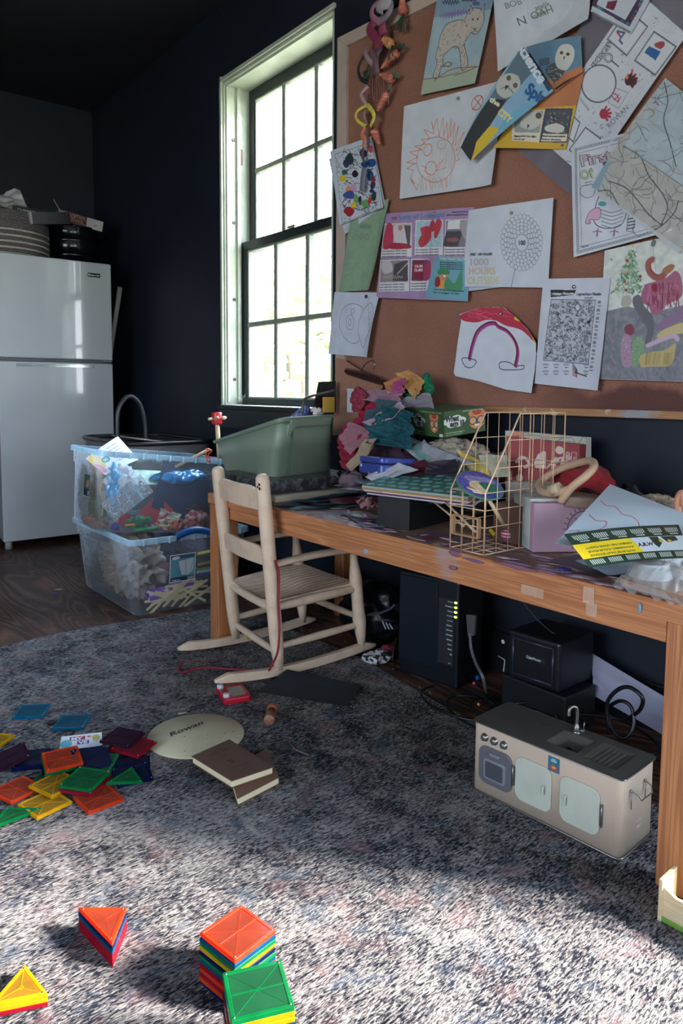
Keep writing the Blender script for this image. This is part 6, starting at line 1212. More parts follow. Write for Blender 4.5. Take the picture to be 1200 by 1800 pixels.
for i, (pq, xs, c, lab) in enumerate((
    ([(668, 762), (720, 768), (835, 815), (780, 812)], [1.52, 1.50, 1.42, 1.45], 'A8ABB8', 'grey-white printed pages sliding down behind the blue case'),
    ([(712, 790), (760, 775), (838, 832), (770, 838)], [1.50, 1.52, 1.46, 1.43], 'C0C4CC', 'white sheet with blue marks above the teal folder'),
    ([(722, 788), (745, 772), (770, 800), (742, 815)], [1.46, 1.5, 1.5, 1.45], '7FA8A8', 'pale aqua card right of the blue case'),
    ([(695, 822), (745, 806), (775, 830), (722, 838)], [1.40, 1.44, 1.42, 1.38], '5E2030', 'maroon striped card between blue case and folder'),
    ([(650, 812), (690, 808), (700, 838), (645, 838)], [1.37, 1.40, 1.36, 1.35], 'A8848A', 'pink patterned paper in front of the blue case'),
    ([(752, 812), (800, 806), (815, 838), (745, 832)], [1.38, 1.42, 1.38, 1.36], '2A2230', 'black glitter card above the teal folder'),
    ([(640, 838), (700, 812), (735, 825), (660, 848)], [1.32, 1.37, 1.36, 1.31], 'BCC0CA', 'white folded page at the left of the teal folder'))):
    Q = [at(px, py, x=x_) for (px, py), x_ in zip(pq, xs)]; sheet_cloth('paper', lab, 'paper', Q, mat('page '+c, c, 0.6, var=0.7, vscale=30), i*1.7, 0.004, 16, 2.5, 0.004)
for i, (pq, c, lab) in enumerate((
    ([(800, 790), (850, 812), (872, 860), (850, 868)], 'C9A83E', 'yellow bordered booklet seen through the wire file'),
    ([(840, 800), (890, 800), (892, 838), (852, 840)], 'A8A48E', 'cream printed notice seen through the wire file'))):
    Q = [at(px, py, x=1.46) for px, py in pq]; sheet_cloth('booklet', lab, 'booklet', Q, mat('bk '+c, c, 0.6, var=0.6, vscale=40, var2='E0DDD0'), i, 0.004, 14, 2, 0.003)
# papers lying at the front left of the desk
for i, (pq, z, c, lab) in enumerate((
    ([(476, 888), (640, 862), (668, 872), (560, 893)], 0.500, '1E3A50', 'dark teal folder lying flat beside the chair'),
    ([(478, 886), (580, 868), (665, 858), (640, 866)], 0.512, '33495A', 'long blue-grey paper edge under the heap'),
    ([(545, 882), (582, 868), (660, 862), (655, 872)], 0.507, '1F6A92', 'bright blue plastic sheet beside the marbled box'),
    ([(492, 895), (560, 886), (676, 888), (600, 893)], 0.499, '3A5A66', 'slate blue paper at the front left edge of the desk'),
    ([(604, 902), (650, 905), (700, 925), (640, 926)], 0.499, '9AA6B8', 'pale blue leaflet half under the black box'),
    ([(600, 898), (645, 897), (690, 918), (612, 906)], 0.504, '8A8684', 'thin grey booklet lying on the pale blue leaflet'),
    ([(500, 874), (585, 862), (640, 880), (560, 888)], 0.503, '28303E', 'dark sheet of card under the long blue papers'))):
    Q = [at(px, py, z=z) for px, py in pq]; sheet_cloth('paper', lab, 'paper', Q, mat('flat '+c, c, 0.5, var=0.4, vscale=20), i*2.1, 0.0025, 20, 2.0, 0.005)
q = [at(620, 885, z=0.52), at(645, 878, z=0.55), at(672, 885, z=0.53), at(672, 902, z=0.50)]
sheet_cloth('ribbon_bow', 'dusty pink felt ribbon piece left of the black box', 'ribbon', q, mat('pink felt', '9E6E76', 0.9), 3, 0.012, 20, 4)
q = [at(612, 905, z=0.505), at(625, 881, z=0.54), at(632, 882, z=0.54), at(622, 908, z=0.505)]
# dark items standing beside the marbled box
for k in range(3):
    quad_card('folder', ['black folder edge standing right of the green tub', 'dark grey folder second from the green tub', 'purple-black folder nearest the fabric heap'][k], 'folder', [(592+k*8, 832), (598+k*8, 826), (616+k*8, 866), (612+k*8, 868)], 1.78-k*0.03, mat('dark folder %d' % k, ['16181E', '2A2C34', '2A1E3A'][k], 0.5), 0.003)
crumple('cap', 'mauve fabric cap with white rings beside the folders', 'cap', at(620, 845, x=1.40), 0.045, mat('mauve cap', '6E5E68', 0.9), (0.9, 0.9, 0.6), 15, 0.3, 12)
# teal patterned folder stack on black box
tf = thing('picture_book', 'large thin book with aqua and green maze pattern resting on the black box', 'book', at(632, 857, z=0.590)); O1 = tf.location.copy()
Tq = [at(642, 846, z=0.596), at(712, 826, z=0.605), at(872, 842, z=0.607), at(815, 868, z=0.602)]
Tq = [at(636, 853, z=0.592), at(715, 823, z=0.597), at(880, 832, z=0.606), at(822, 873, z=0.602)]
w = (Tq[3]-Tq[0]).length; h = (Tq[1]-Tq[0]).length
cv = Canvas(w, h, '2F7264', 0.0013); rn = random.Random(21)
for i in range(9):
    for j in range(7):
        x, y = w*(i+0.5+0.3*(j % 2))/9, h*(j+0.5)/7; a, c = w/9*0.42, h/7*0.42; a *= rn.uniform(0.6, 1.1); c *= rn.uniform(0.55, 1.0); cv.blob([(x+a*math.cos(t)*rn.uniform(0.8, 1.15), y+c*math.sin(t)*rn.uniform(0.8, 1.15)) for t in np.linspace(0, 2*PI, 8, endpoint=False)], rn.choice(['7ACACA', '8AD4D2', '6FC0C0']))
o = cv.sheet('cover', [q_+Vector((0, 0, 0.0015)) for q_ in (Tq[1], Tq[2], Tq[3], Tq[0])], disp=None); o.data.transform(Matrix.Translation(-O1)); o.parent = tf
b = MB(); b.hexa([Tq[0]-O1-Vector((0, 0, 0.006)), Tq[3]-O1-Vector((0, 0, 0.006)), Tq[2]-O1-Vector((0, 0, 0.006)), Tq[1]-O1-Vector((0, 0, 0.006)), Tq[0]-O1, Tq[3]-O1, Tq[2]-O1, Tq[1]-O1]); b.out('page_block', mat('book pages teal', '9AA8A0', 0.6), tf)
for k, (c, lab) in enumerate((('B98A4A', 'magazine with gold edge directly under the aqua maze book'), ('C9C4CC', 'pale magazine second under the aqua maze book'), ('5E2A44', 'dark plum magazine third under the aqua maze book'), ('BFC2CC', 'white booklet at the bottom of the book stack on the black box'))):
    off = Vector((0.004*k, -0.002*k, -0.0068-0.0042*k)); Q2 = [p+off for p in Tq]; O2_ = Q2[0].copy(); b = MB(); b.hexa([Q2[0]-O2_-Vector((0, 0, 0.0036)), Q2[3]-O2_-Vector((0, 0, 0.0036)), Q2[2]-O2_-Vector((0, 0, 0.0036)), Q2[1]-O2_-Vector((0, 0, 0.0036)), Q2[0]-O2_, Q2[3]-O2_, Q2[2]-O2_, Q2[1]-O2_]); tag(b.out('magazine', mat('mag edge '+c, c, 0.5), loc=O2_, bevel=0.0005), lab, 'magazine', 'magazines under the maze book')
quad_card('booklet', 'pale pink booklet sliding down to the wire file', 'booklet', [(662, 862), (700, 864), (783, 882), (778, 884)], [1.36, 1.34, 1.25, 1.25], mat('pink booklet', 'A88A96', 0.6), 0.004)
# black box
bb = thing('box', 'plain matt black cardboard box on the desk under the stack of books', 'box', (1.21, 1.272, DT), rz=math.radians(12)); b = MB(); b.box((0.10, 0.048, 0.038), (0.20, 0.096, 0.076)); b.out('carton', mat('matt black card', '16181D', 0.6), bb, bevel=0.0015)
# wire magazine file
wf = thing('magazine_file', 'gold wire magazine file standing open at the middle of the desk', 'magazine file', (1.155, 1.085, DT))
gw = mat('gold wire', 'E6C4A2', 0.35, 0.35); W0 = Vector((1.155, 1.085, DT))
def WF(x, y, z): return Vector((x, y, z))
b = MB(); D_x, D_y, ZF, ZB = 0.265, -0.095, 0.128, 0.290; xk = 0.105
def rodb(*p, r=0.0010): b.tube([Vector(q_) for q_ in p], r, 6)
top = lambda x: ZF+(ZB-ZF)*min(1, x/xk)
for y in (0, D_y):
    rodb((0, y, 0), (0, y, ZF), (xk, y, ZB), (D_x, y, ZB), (D_x, y, 0), (0, y, 0), r=0.0019)
    for k in range(1, 7):
        x = D_x*k/7; rodb((x, y, 0), (x, y, top(x)))
    for z in (0.056, 0.092, ZF, 0.178, 0.235):
        x0 = 0 if z <= ZF else xk*(z-ZF)/(ZB-ZF); rodb((x0, y, z), (D_x, y, z))
for k in range(0, 4):
    y = D_y*k/3; rodb((0, y, 0), (0, y, ZF)); rodb((D_x, y, 0), (D_x, y, ZB)); rodb((0, y, 0), (D_x, y, 0))
for z in (0.0, 0.056, 0.092, ZF): rodb((0, 0, z), (0, D_y, z), r=0.0017 if z in (0, ZF) else 0.0013)
for z in (0.056, 0.092, ZF, 0.178, 0.235, ZB): rodb((D_x, 0, z), (D_x, D_y, z), r=0.0017 if z == ZB else 0.0013)
for k in range(1, 7): rodb((D_x*k/7, 0, 0), (D_x*k/7, D_y, 0))
b.out('wire_frame', gw, wf)
b = MB(); R = [(-0.004, -0.012, 0.034), (-0.004, -0.083, 0.034), (-0.004, -0.083, 0.074), (-0.004, -0.012, 0.074)]
for i in range(4): b.bar(R[i], R[(i+1) % 4], 0.004, 0.011, up=(1, 0, 0))
b.out('label_holder', mat('gold plate', 'C9A27C', 0.35, 0.5), wf, bevel=0.001)
# sticks and a clothes-hanger behind the label
placed('wooden_stick', 'long pale wooden stick leaning from the books down to the label holder', 'stick', (0, 0, 0), MATS['pale wood'], lambda b: b.tube([at(762, 882, x=1.22), at(815, 925, x=1.17)], 0.0022, 8))
placed('wooden_stick', 'thin pale wooden rod crossing inside the wire file', 'stick', (0, 0, 0), MATS['pale wood'], lambda b: b.tube([at(783, 883, x=1.21), at(835, 935, x=1.18)], 0.0028, 8))
pd = thing('paddle_fan', 'round green rimmed paddle painted in purple and white, lying on the wire file', 'toy paddle', at(843, 852, x=1.17)); O3 = pd.location.copy()
Cc = [at(805, 840, x=1.155), at(881, 858, x=1.235), at(880, 880, x=1.21), at(806, 862, x=1.145)]; cx = sum(Cc, Vector())/4; ux = (Cc[1]-Cc[0]+Cc[2]-Cc[3])/4; uy = (Cc[0]-Cc[3]+Cc[1]-Cc[2])/4
ux = Vector((0.80, -0.58, -0.22)); uy = Vector((0.62*0.9, 0.78*0.9, 0.45)); cx = at(843, 853, x=1.19)
nn_ = ux.cross(uy).normalized(); ux = ux.normalized()*0.052; uy = nn_.cross(ux).normalized()*0.052
cv = Canvas(0.104, 0.104, '5A4E9A', 0.001); rn = random.Random(5)
cv.blob([(0.02, 0.03), (0.06, 0.02), (0.09, 0.03), (0.07, 0.045), (0.03, 0.05)], '8A7EB4'); cv.blob([(0.03, 0.05), (0.055, 0.04), (0.07, 0.07), (0.05, 0.09), (0.03, 0.08)], 'D9C49A'); cv.blob([(0.05, 0.045), (0.09, 0.04), (0.095, 0.07), (0.07, 0.075)], '2E6E5A'); cv.blob([(0.025, 0.07), (0.04, 0.075), (0.035, 0.09)], 'C94A3A'); cv.blob([(0.06, 0.08), (0.09, 0.075), (0.08, 0.095)], '2A4E86'); cv.blob([(0.02, 0.075), (0.05, 0.08), (0.04, 0.088)], 'E2DDD2'); cv.noise(0.15, 6, 1)
cv.crop([(0.052+0.0495*math.cos(a), 0.052+0.0495*math.sin(a)) for a in np.linspace(0, 2*PI, 60, endpoint=False)])
o = cv.sheet('painted_disc', [cx-ux+uy+nn_*0.0022-O3, cx+ux+uy+nn_*0.0022-O3, cx+ux-uy+nn_*0.0022-O3, cx-ux-uy+nn_*0.0022-O3], pd)
Md = Matrix((ux.normalized(), uy.normalized(), nn_)).transposed(); b = MB(); b.lathe([(0, -0.002), (0.052, -0.002), (0.053, 0.0), (0.052, 0.0018), (0, 0.0018)], cx-O3, 48, Md); b.out('disc', mat('green rim board', '3E7E66', 0.4), pd)
b = MB(); b.tube([at(852, 866, x=1.195)-O3, at(886, 925, x=1.245)-O3], 0.0042, 10); b.out('handle', MATS['pale wood'], pd)
# small wooden box, yellow star and pink striped toy inside the file
t_ = box_thing('box', 'small dark brown wooden box inside the wire file', 'box', (1.33, 1.04, DT+0.003), (0.10, 0.07, 0.085), 0.1, mat('brown wood box', '5E3E34', 0.5), part='box_body')
placed('foam_star', 'yellow foam star on the desk inside the wire file', 'star', at(872, 943, z=DT+0.01), mat('yellow foam', 'D6C52E', 0.6), lambda b: b.prism([(0.022*(1 if i % 2 == 0 else 0.5)*math.sin(i*PI/5), 0.022*(1 if i % 2 == 0 else 0.5)*math.cos(i*PI/5)) for i in range(10)], 0.008), (0.5, 0.2, 0.4))
b = MB(); b.ball((0, 0, 0), 0.022, 4, (1.3, 0.9, 0.75)); o = b.out('striped_sock', None, loc=at(899, 938, z=0.515))
m, n, l, p, t, mapping, nz, rng, mix, math_, bump = nodes_mat('pink stripes', 0.7); w_ = n.new('ShaderNodeTexWave'); w_.inputs['Scale'].default_value = 45; w_.bands_direction = 'Z'; l.new(t.outputs['Object'], w_.inputs[0]); l.new(mix(rng(w_.outputs[0], 0.45, 0.55), 'C42A6E', 'D8C6CE'), p.inputs['Base Color'])
o.data.materials.append(m); tag(o, 'pink and white striped toy beside the wire file', 'toy')
# white patterned carton, red game box, back game board
def panel_px(name, label, cat, pxs, x, base, paint, depth=0.03, m=None, res=0.0012):
    Q = [at(*p, x=xx) for p, xx in zip(pxs, x if isinstance(x, (list, tuple)) else [x]*4)]; O_ = Q[3].copy(); w, h = (Q[1]-Q[0]).length, (Q[3]-Q[0]).length
    t = thing(name, label, cat, O_); n_ = (Q[3]-Q[0]).cross(Q[1]-Q[0]).normalized()
    cv = Canvas(w, h, base, res); paint(cv, w, h); o = cv.sheet('printed_face', [q_-O_+n_*0.0008 for q_ in Q], t)
    b = MB(); bk_ = [q_-n_*depth for q_ in Q]; b.hexa([q_-O_ for q_ in (Q[3], Q[2], bk_[2], bk_[3], Q[0], Q[1], bk_[1], bk_[0])]); b.out('carton', m or mat('carton white', 'C9C9C6', 0.6), t, bevel=0.001); return t
def p_board(cv, w, h):
    rn = random.Random(2)
    for k in range(24): cv.curve([(rn.uniform(0, w), rn.uniform(0, h)) for _ in range(3)], rn.choice(['9AA08E', 'B0AE9A', '7E8A8A']), 0.002)
    cv.blob([(0.02, 0.005), (0.05, 0.0), (0.06, 0.02), (0.03, 0.025)], 'D88A7A')
panel_px('game_box', 'white illustrated game box standing behind the red one, under the board', 'game box', [(888, 757), (1029, 769), (1029, 850), (888, 850)], [1.575, 1.60, 1.60, 1.575], 'BFC2B6', p_board, 0.03)
def p_red(cv, w, h):
    c = 'D9C6BC'
    cv.text('Flamingo', (w*0.875, h*0.80), 0.022, c, (0, -1), bold=0.03, width=h*0.60); cv.curve([(w*0.15, h*0.52), (w*0.22, h*0.42), (w*0.30, h*0.45), (w*0.33, h*0.55), (w*0.27, h*0.62)], c, 0.008); cv.line([(w*0.2, h*0.6), (w*0.2, h*0.7)], c, 0.003)
    cv.poly([(w*0.45, h*0.32), (w*0.52, h*0.24), (w*0.56, h*0.24), (w*0.56, h*0.62), (w*0.42, h*0.62), (w*0.40, h*0.5)], c); cv.line([(w*0.58, h*0.60), (w*0.70, h*0.35), (w*0.66, h*0.62)], c, 0.004); cv.line([(w*0.6, h*0.5), (w*0.72, h*0.55)], c, 0.003)
    for k in range(5): cv.line([(w*0.68, h*(0.40+k*0.03)), (w*(0.76-k*0.01), h*(0.34+k*0.02))], c, 0.004)
    cv.blob([(w*0.77, h*0.35), (w*0.80, h*0.35), (w*0.79, h*0.68), (w*0.75, h*0.70)], c); cv.ell((w*0.74, h*0.18), 0.011, 0.011, c); cv.ell((w*0.2, h*0.85), 0.010, 0.010, c); cv.poly([(w*0.05, h*0.72), (w*0.09, h*0.72), (w*0.09, h*0.92), (w*0.05, h*0.92)], c)
    cv.line([(w*0.90, h*0.2), (w*0.96, h*0.2), (w*0.96, h*0.62), (w*0.90, h*0.62)], c, 0.0015, True); cv.text('for two', (w*0.945, h*0.55), 0.009, c, (0, -1), width=h*0.25)
panel_px('game_box', 'brick red game box with white cut-out shapes and Flamingo title', 'game box', [(890, 767), (1019, 781), (1016, 858), (889, 850)], [1.53, 1.56, 1.555, 1.525], '9A4448', p_red, 0.035, mat('brick red card', '8E3A40', 0.5))
def p_wh(cv, w, h):
    rn = random.Random(6)
    for k in range(9): x, y = rn.uniform(0, w), rn.uniform(0, h); cv.curve([(x+0.012*math.cos(a), y+0.012*math.sin(a)*rn.uniform(0.6, 1.3)) for a in np.linspace(0, 5, 6)], '5A5E5C', 0.0012)
    cv.blob([(0, h*0.6), (w*0.3, h*0.4), (w*0.35, h), (0, h)], '9AC0B8')
panel_px('carton', 'tall white carton with line drawings under the red game box', 'box', [(888, 846), (945, 850), (945, 948), (890, 940)], [1.50, 1.44, 1.44, 1.50], 'B9B6AE', p_wh, 0.06)
# pink drawer box
pb = thing('gift_box', 'white floral gift box with pulled-out pink front, wooden hoop lying on top', 'gift box', (1.262, 0.955, DT), rz=math.radians(-33))
b = MB(); b.box((0.085, 0.062, 0.056), (0.17, 0.105, 0.110)); b.out('sleeve', mat('white floral card', 'C9CBC8', 0.5, var=0.8, vscale=35, var2='86AFA8'), pb, bevel=0.001)
b = MB(); b.box((0.088, -0.003, 0.053), (0.176, 0.024, 0.104)); b.out('drawer_front', mat('lilac pink card', 'B794A8', 0.55), pb, bevel=0.0015)
cv = Canvas(0.172, 0.100, 'B594A8'); cv.ell((0.105, 0.055), 0.034, 0.040, 'A98DA6', '2E2A36', 0.0018); rn = random.Random(3)
for k in range(5): cv.curve([(0.09+rn.uniform(-.015, .03), 0.03+k*0.01), (0.11+rn.uniform(-.01, .01), 0.05+rn.uniform(-.01, .02)), (0.10+rn.uniform(-.02, .02), 0.085)], '3A3440', 0.0012)
for k in range(16): a = PI*0.6+k*0.26; cv.line([(0.105+0.037*math.cos(a), 0.055+0.043*math.sin(a)), (0.105+0.042*math.cos(a), 0.055+0.048*math.sin(a))], '3A3440', 0.0018)
face_print(pb, cv, [(0.002, -0.0156, 0.103), (0.174, -0.0156, 0.103), (0.174, -0.0156, 0.003), (0.002, -0.0156, 0.003)])
b = MB()
for k in range(7): b.box((0.006+k*0.026, -0.003, 0.1056), (0.007, 0.003, 0.0006))
b.out('dash_trim', mat('dark print', '4A4452', 0.6), pb)
# red velvet hat with wooden ring handles
rb = thing('handbag', 'crimson velvet bag with round wooden hoop handles lying on the gift box', 'bag', at(1010, 868, x=1.36)); O4 = rb.location.copy()
cw = lambda px, py, x: at(px, py, x=x)-O4
b = MB(); b.ball(cw(1025, 843, 1.44), 0.06, 5, (0.7, 1.15, 0.62), 0.22, 10, 5, ridge=True); b.out('bag_body', mat('crimson velvet', '86141F', 0.9, sheen=0.1), rb)
hoop = mat('pale hoop wood', 'C4A488', 0.45)
b = MB(); b.tube(spline([cw(*q_) for q_ in ((985, 882, 1.30), (1003, 858, 1.30), (1028, 838, 1.31), (1043, 822, 1.34), (1040, 811, 1.38), (1020, 813, 1.40), (985, 824, 1.40), (955, 842, 1.38), (946, 856, 1.34), (958, 866, 1.31), (978, 866, 1.30), (1000, 860, 1.30))], 6), 0.0085, 12); b.out('hoop_handle', hoop, rb)
b = MB(); b.tube([cw(968, 862, 1.295), cw(984, 857, 1.295)], 0.012, 10); b.out('thread_wrap', mat('thread wrap', 'CDB79A', 0.8, bump=0.9, bscale=300), rb)
b = MB(); b.lathe([(0, 0), (0.045, 0), (0.045, 0.022), (0.0, 0.022)], cw(1017, 878, 1.35)+Vector((0, 0, -0.012)), 30); b.out('lining', mat('taupe lining', '8A7264', 0.7), rb, bevel=0.003)
placed('tray', 'black tray rim behind the wooden hoop', 'tray', (0, 0, 0), mat('black tray', '101116', 0.3), lambda b: b.tube(spline([at(1000, 858, x=1.42), at(1030, 862, x=1.40), at(1048, 880, x=1.38)], 5), 0.006, 8))
# grey cloth and tub further right at the back
sheet_cloth('cloth', 'charcoal padded cloth between the red bag and the right tub', 'cloth', [at(1068, 842, x=1.56), at(1112, 848, x=1.56), at(1160, 900, x=1.48), at(1085, 905, x=1.48)], mat('charcoal padded', '3E3E46', 0.9), 4, 0.018, 26, 3)
gtub = thing('bowl', 'taupe plastic bowl at the right back of the desk', 'bowl', at(1215, 905, x=1.52)); b = MB(); b.lathe([(0, -0.04), (0.06, -0.04), (0.10, 0.02), (0.105, 0.035), (0.098, 0.035), (0.055, -0.03), (0, -0.03)], (0, 0, 0), 40); b.out('bowl_body', mat('taupe plastic', '6E625C', 0.5), gtub)
gtub.location.z = 0.56; gtub.location.y = 0.80; gtub.location.x = 1.50
crumple('plastic_wrap', 'crumpled clear wrap lying before the taupe bowl', 'wrap', at(1158, 890, x=1.42), 0.03, clear('crumpled wrap', 'B9A894', 0.5, 0.15), (1.2, 1.4, 0.7), 5, 0.7, 40)
placed('doll', 'bent arm of a small doll at the right edge of the desk', 'doll', (0, 0, 0), mat('doll skin', 'C98A70', 0.45), lambda b: b.tube(spline([at(1192, 905, x=1.36), at(1191, 885, x=1.36), at(1194, 872, x=1.36), at(1200, 868, x=1.36), at(1203, 890, x=1.36)], 5), 0.0075, 10))
# white paper with red scribble, card sheet, plastic packet
cv = Canvas(0.34, 0.25, 'BCCBD6', 0.0015)
PT = {}
qs = [at(1072, 851, z=0.640), at(1235, 915, z=0.600), at(1195, 990, z=0.530), at(975, 955, z=0.578)]
T_, = [None]
cvp = Canvas(0.30, 0.24, 'B9C8D4', 0.0013)
def g4(u, v): return (u*0.30, v*0.24)
cvp.curve([g4(*q_) for q_ in ((0.05, 0.30), (0.14, 0.36), (0.22, 0.34), (0.33, 0.42), (0.42, 0.40), (0.50, 0.46), (0.52, 0.56), (0.46, 0.60), (0.44, 0.66), (0.54, 0.72), (0.60, 0.84))], 'C2456A', 0.0022)
cvp.curve([g4(*q_) for q_ in ((0.06, 0.55), (0.16, 0.62), (0.24, 0.60), (0.26, 0.68), (0.22, 0.78), (0.30, 0.84), (0.26, 0.94))], 'C2456A', 0.0022); cvp.line([g4(*q_) for q_ in ((0.02, 0.82), (0.10, 0.80), (0.06, 0.90), (0.15, 0.84), (0.12, 0.94), (0.2, 0.9))], 'C2456A', 0.0018); cvp.curve([g4(*q_) for q_ in ((0.90, 0.50), (0.80, 0.56), (0.78, 0.66), (0.72, 0.68), (0.76, 0.80))], '8A7E90', 0.0015)
wp = thing('drawing', 'large white sheet with pink scribbled lines propped on the boxes at the right', 'drawing', qs[0]); o = cvp.sheet('sheet', [q_-qs[0] for q_ in qs], disp=lambda u, v: 0.004*np.sin(u*6)*np.sin(v*3)); o.parent = wp
Qc = [at(990, 943, z=0.590), at(1192, 926, z=0.588), at(1215, 985, z=0.552), at(1036, 1002, z=0.548)]
wc, hc = 0.31, 0.13; cv = Canvas(wc, hc, '223A2E', 0.001)
cv.poly([(0.0, 0.045), (0.152, 0.045), (0.172, 0.10), (0.0, 0.10)], 'E2C62A'); cv.poly([(0.152, 0.045), (wc, 0.045), (wc, 0.100), (0.172, 0.10)], 'C3CDD4')
for k in range(6):
    x = 0.015+k*0.05
    for j in range(7): cv.line([(x+j*0.0055, 0.012), (x+j*0.0055+0.002, 0.030-(0.004 if j in (0, 6) else 0))], 'C9D2CC', 0.0026)
    cv.line([(x+0.010, 0.036), (x+0.032, 0.036)], 'C9D2CC', 0.0028)
    for j in range(7): cv.line([(x+j*0.0055, 0.106), (x+j*0.0055+0.001, 0.121)], 'C9D2CC', 0.0026)
for k, tx in enumerate(('WHITE RIVER VALLEY SCHOOLS', 'ACADEMIC CALENDAR', 'ADDISON AND HAWKS COUNTY')): cv.text(tx, (0.150, 0.088-k*0.014), 0.0085, '4A4A22', (-1, 0), bold=0.02, width=0.125)
cv.text('A.R.W', (0.165, 0.078), 0.018, '1A1C20', bold=0.04, width=0.045); cv.poly([(0.205, 0.046), (0.232, 0.046), (0.236, 0.072), (0.222, 0.088), (0.213, 0.075)], '223A2E'); cv.poly([(0.240, 0.046), (0.285, 0.046), (0.29, 0.062), (0.255, 0.070)], '223A2E'); cv.ell((0.236, 0.062), 0.006, 0.006, 'C9A040'); cv.ell((0.262, 0.064), 0.006, 0.006, 'C9A040')
tc_ = thing('school_calendar', 'glossy dark green and yellow school calendar card lying on the scribbled sheet', 'calendar', Qc[0]); o = cv.sheet('card', [q_-Qc[0]+Vector((0, 0, 0.004)) for q_ in Qc], disp=lambda u, v: 0.005*np.sin(u*PI), m=paint_mat('glossy print', 0.3)); o.parent = tc_
sheet_cloth('paper', 'pale blue sheet under the school calendar at the desk edge', 'paper', [at(1010, 985, z=0.510), at(1150, 960, z=0.52), at(1120, 1005, z=0.505), at(1068, 1010, z=0.503)], mat('pale blue page', 'A9C0CE', 0.6), 2, 0.002, 12, 2)
sheet_cloth('folder', 'charcoal plastic folder under the calendar, corner towards the desk edge', 'folder', [at(965, 985, z=0.4975), at(1060, 965, z=0.500), at(1100, 1012, z=0.4985), at(1048, 1012, z=0.4975)], mat('charcoal folder', '3A3844', 0.35), 2, 0.0008, 12, 2)
crumple('fabric_scrap', 'small violet ribbon scrap on the desk left of the calendar', 'ribbon', at(990, 1000, z=0.4985), 0.010, mat('violet ribbon', '3E3A8E', 0.7), (1.6, 1.0, 0.3), 4, 0.5, 60, sub=3)
pk_ = thing('plastic_packet', 'clear crumpled plastic packet holding a white pot and tan card at the right edge', 'packet', at(1150, 1035, z=0.505)); O5 = pk_.location.copy()
b = MB(); b.lathe([(0, 0), (0.033, 0), (0.036, 0.003), (0.029, 0.026), (0.031, 0.029), (0.025, 0.030), (0, 0.030)], at(1142, 1018, z=0.515)-O5, 32); b.out('white_pot', mat('white plastic pot', 'B2B8BC', 0.35), pk_)
b = MB(); q4 = [at(1092, 1030, z=0.508)-O5, at(1205, 1062, z=0.508)-O5, at(1230, 1030, z=0.508)-O5, at(1120, 1000, z=0.508)-O5]; b.hexa(q4+[v+Vector((0, 0, 0.012)) for v in q4]); b.out('tan_card', mat('tan shrink card', '9A7E70', 0.5, var=0.5, vscale=50), pk_)
film = clear('crinkled film', 'F2F5F8', 0.2, 0.05)
b = MB(); rn = random.Random(1)
def ff(u, v):
    p0 = at(1076, 1034, z=0.503); p1 = at(1215, 1075, z=0.500); p2 = at(1240, 985, z=0.515); p3 = at(1150, 975, z=0.515)
    p = lerp(lerp(p0, p1, u), lerp(p3, p2, u), v)-O5; e = math.sin(u*PI)**0.5*math.sin(v*PI)**0.5
    return p+Vector((0, 0, e*0.045+0.007*(1-2*abs(noise.noise(Vector((u*6, v*6, 0))))) + 0.0025*noise.noise(Vector((u*18, v*18, 4)))))
b.grid(ff, 60, 60); b.out('film', film, pk_)
placed('bead', 'small pale blue bead stuck on the front edge of the desk', 'bead', at(1124, 1069, x=1.131), mat('blue bead', '6EA0BE', 0.3), lambda b: b.ball((0, 0, 0), 0.0045, 3, (0.6, 0.7, 1.8)))
# What am I game box + fleece plush
def p_wai(cv, w, h):
    n = 1 if w < 0.2 else 2
    cv.poly([(0, 0), (w, 0), (w, h*0.04), (0, h*0.04)], '4A6A40')
def cloud(cv, x, y, s):
    for dx, dy, r in ((-0.9, 0, 0.55), (-0.4, -0.45, 0.6), (0.3, -0.5, 0.6), (0.9, -0.1, 0.55), (0.5, 0.45, 0.6), (-0.4, 0.5, 0.6), (0, 0, 0.8)): cv.ell((x+dx*s, y+dy*s*0.7), r*s, r*s*0.75, 'CFD6D2')
    cv.text('What', (x-s*1.15, y-s*0.05), s*1.0, '14161A', bold=0.05, width=s*1.7); cv.text('am I?', (x-s*0.55, y+s*0.62), s*0.95, '14161A', bold=0.05, width=s*1.75)
def bearface(cv, x, y, s):
    cv.ell((x, y), s, s*1.15, 'D08A50'); cv.ell((x-s*0.7, y-s), s*0.35, s*0.35, 'C97A5A'); cv.ell((x+s*0.7, y-s), s*0.35, s*0.35, 'C97A5A'); cv.blob([(x-s*0.5, y-s*1.3), (x+s*0.5, y-s*1.3), (x+s*0.4, y-s*0.8), (x-s*0.3, y-s*0.8)], 'B03A30')
    for d_ in (-0.5, 0.5): cv.ell((x+d_*s, y), s*0.45, s*0.5, 'D99A60', '1E3E66', 0.003)
    cv.ell((x, y+s*0.6), s*0.3, s*0.22, 'E2D8C8'); cv.ell((x, y+s*0.42), s*0.12, s*0.1, '1A1A1E')
gx = thing('game_box', 'dark green What am I? game box lying on the cream fleece by the wall', 'game box', (1.515, 1.425, 0.706)); O6 = gx.location.copy()
Ge = {'c0': at(780, 770, x=1.50), 'c1': at(780, 724, x=1.50), 'l0': at(712, 761, x=1.545), 'l1': at(706, 716, x=1.545), 'r0': at(853, 757, x=1.575), 'r1': at(852, 715, x=1.575)}
back0 = Ge['l0']+Ge['r0']-Ge['c0']; back1 = Ge['l1']+Ge['r1']-Ge['c1']
b = MB(); b.hexa([v-O6 for v in (Ge['c0'], Ge['r0'], back0, Ge['l0'], Ge['c1'], Ge['r1'], back1, Ge['l1'])]); b.out('carton', mat('game green', '3A5636', 0.45), gx, bevel=0.0008)
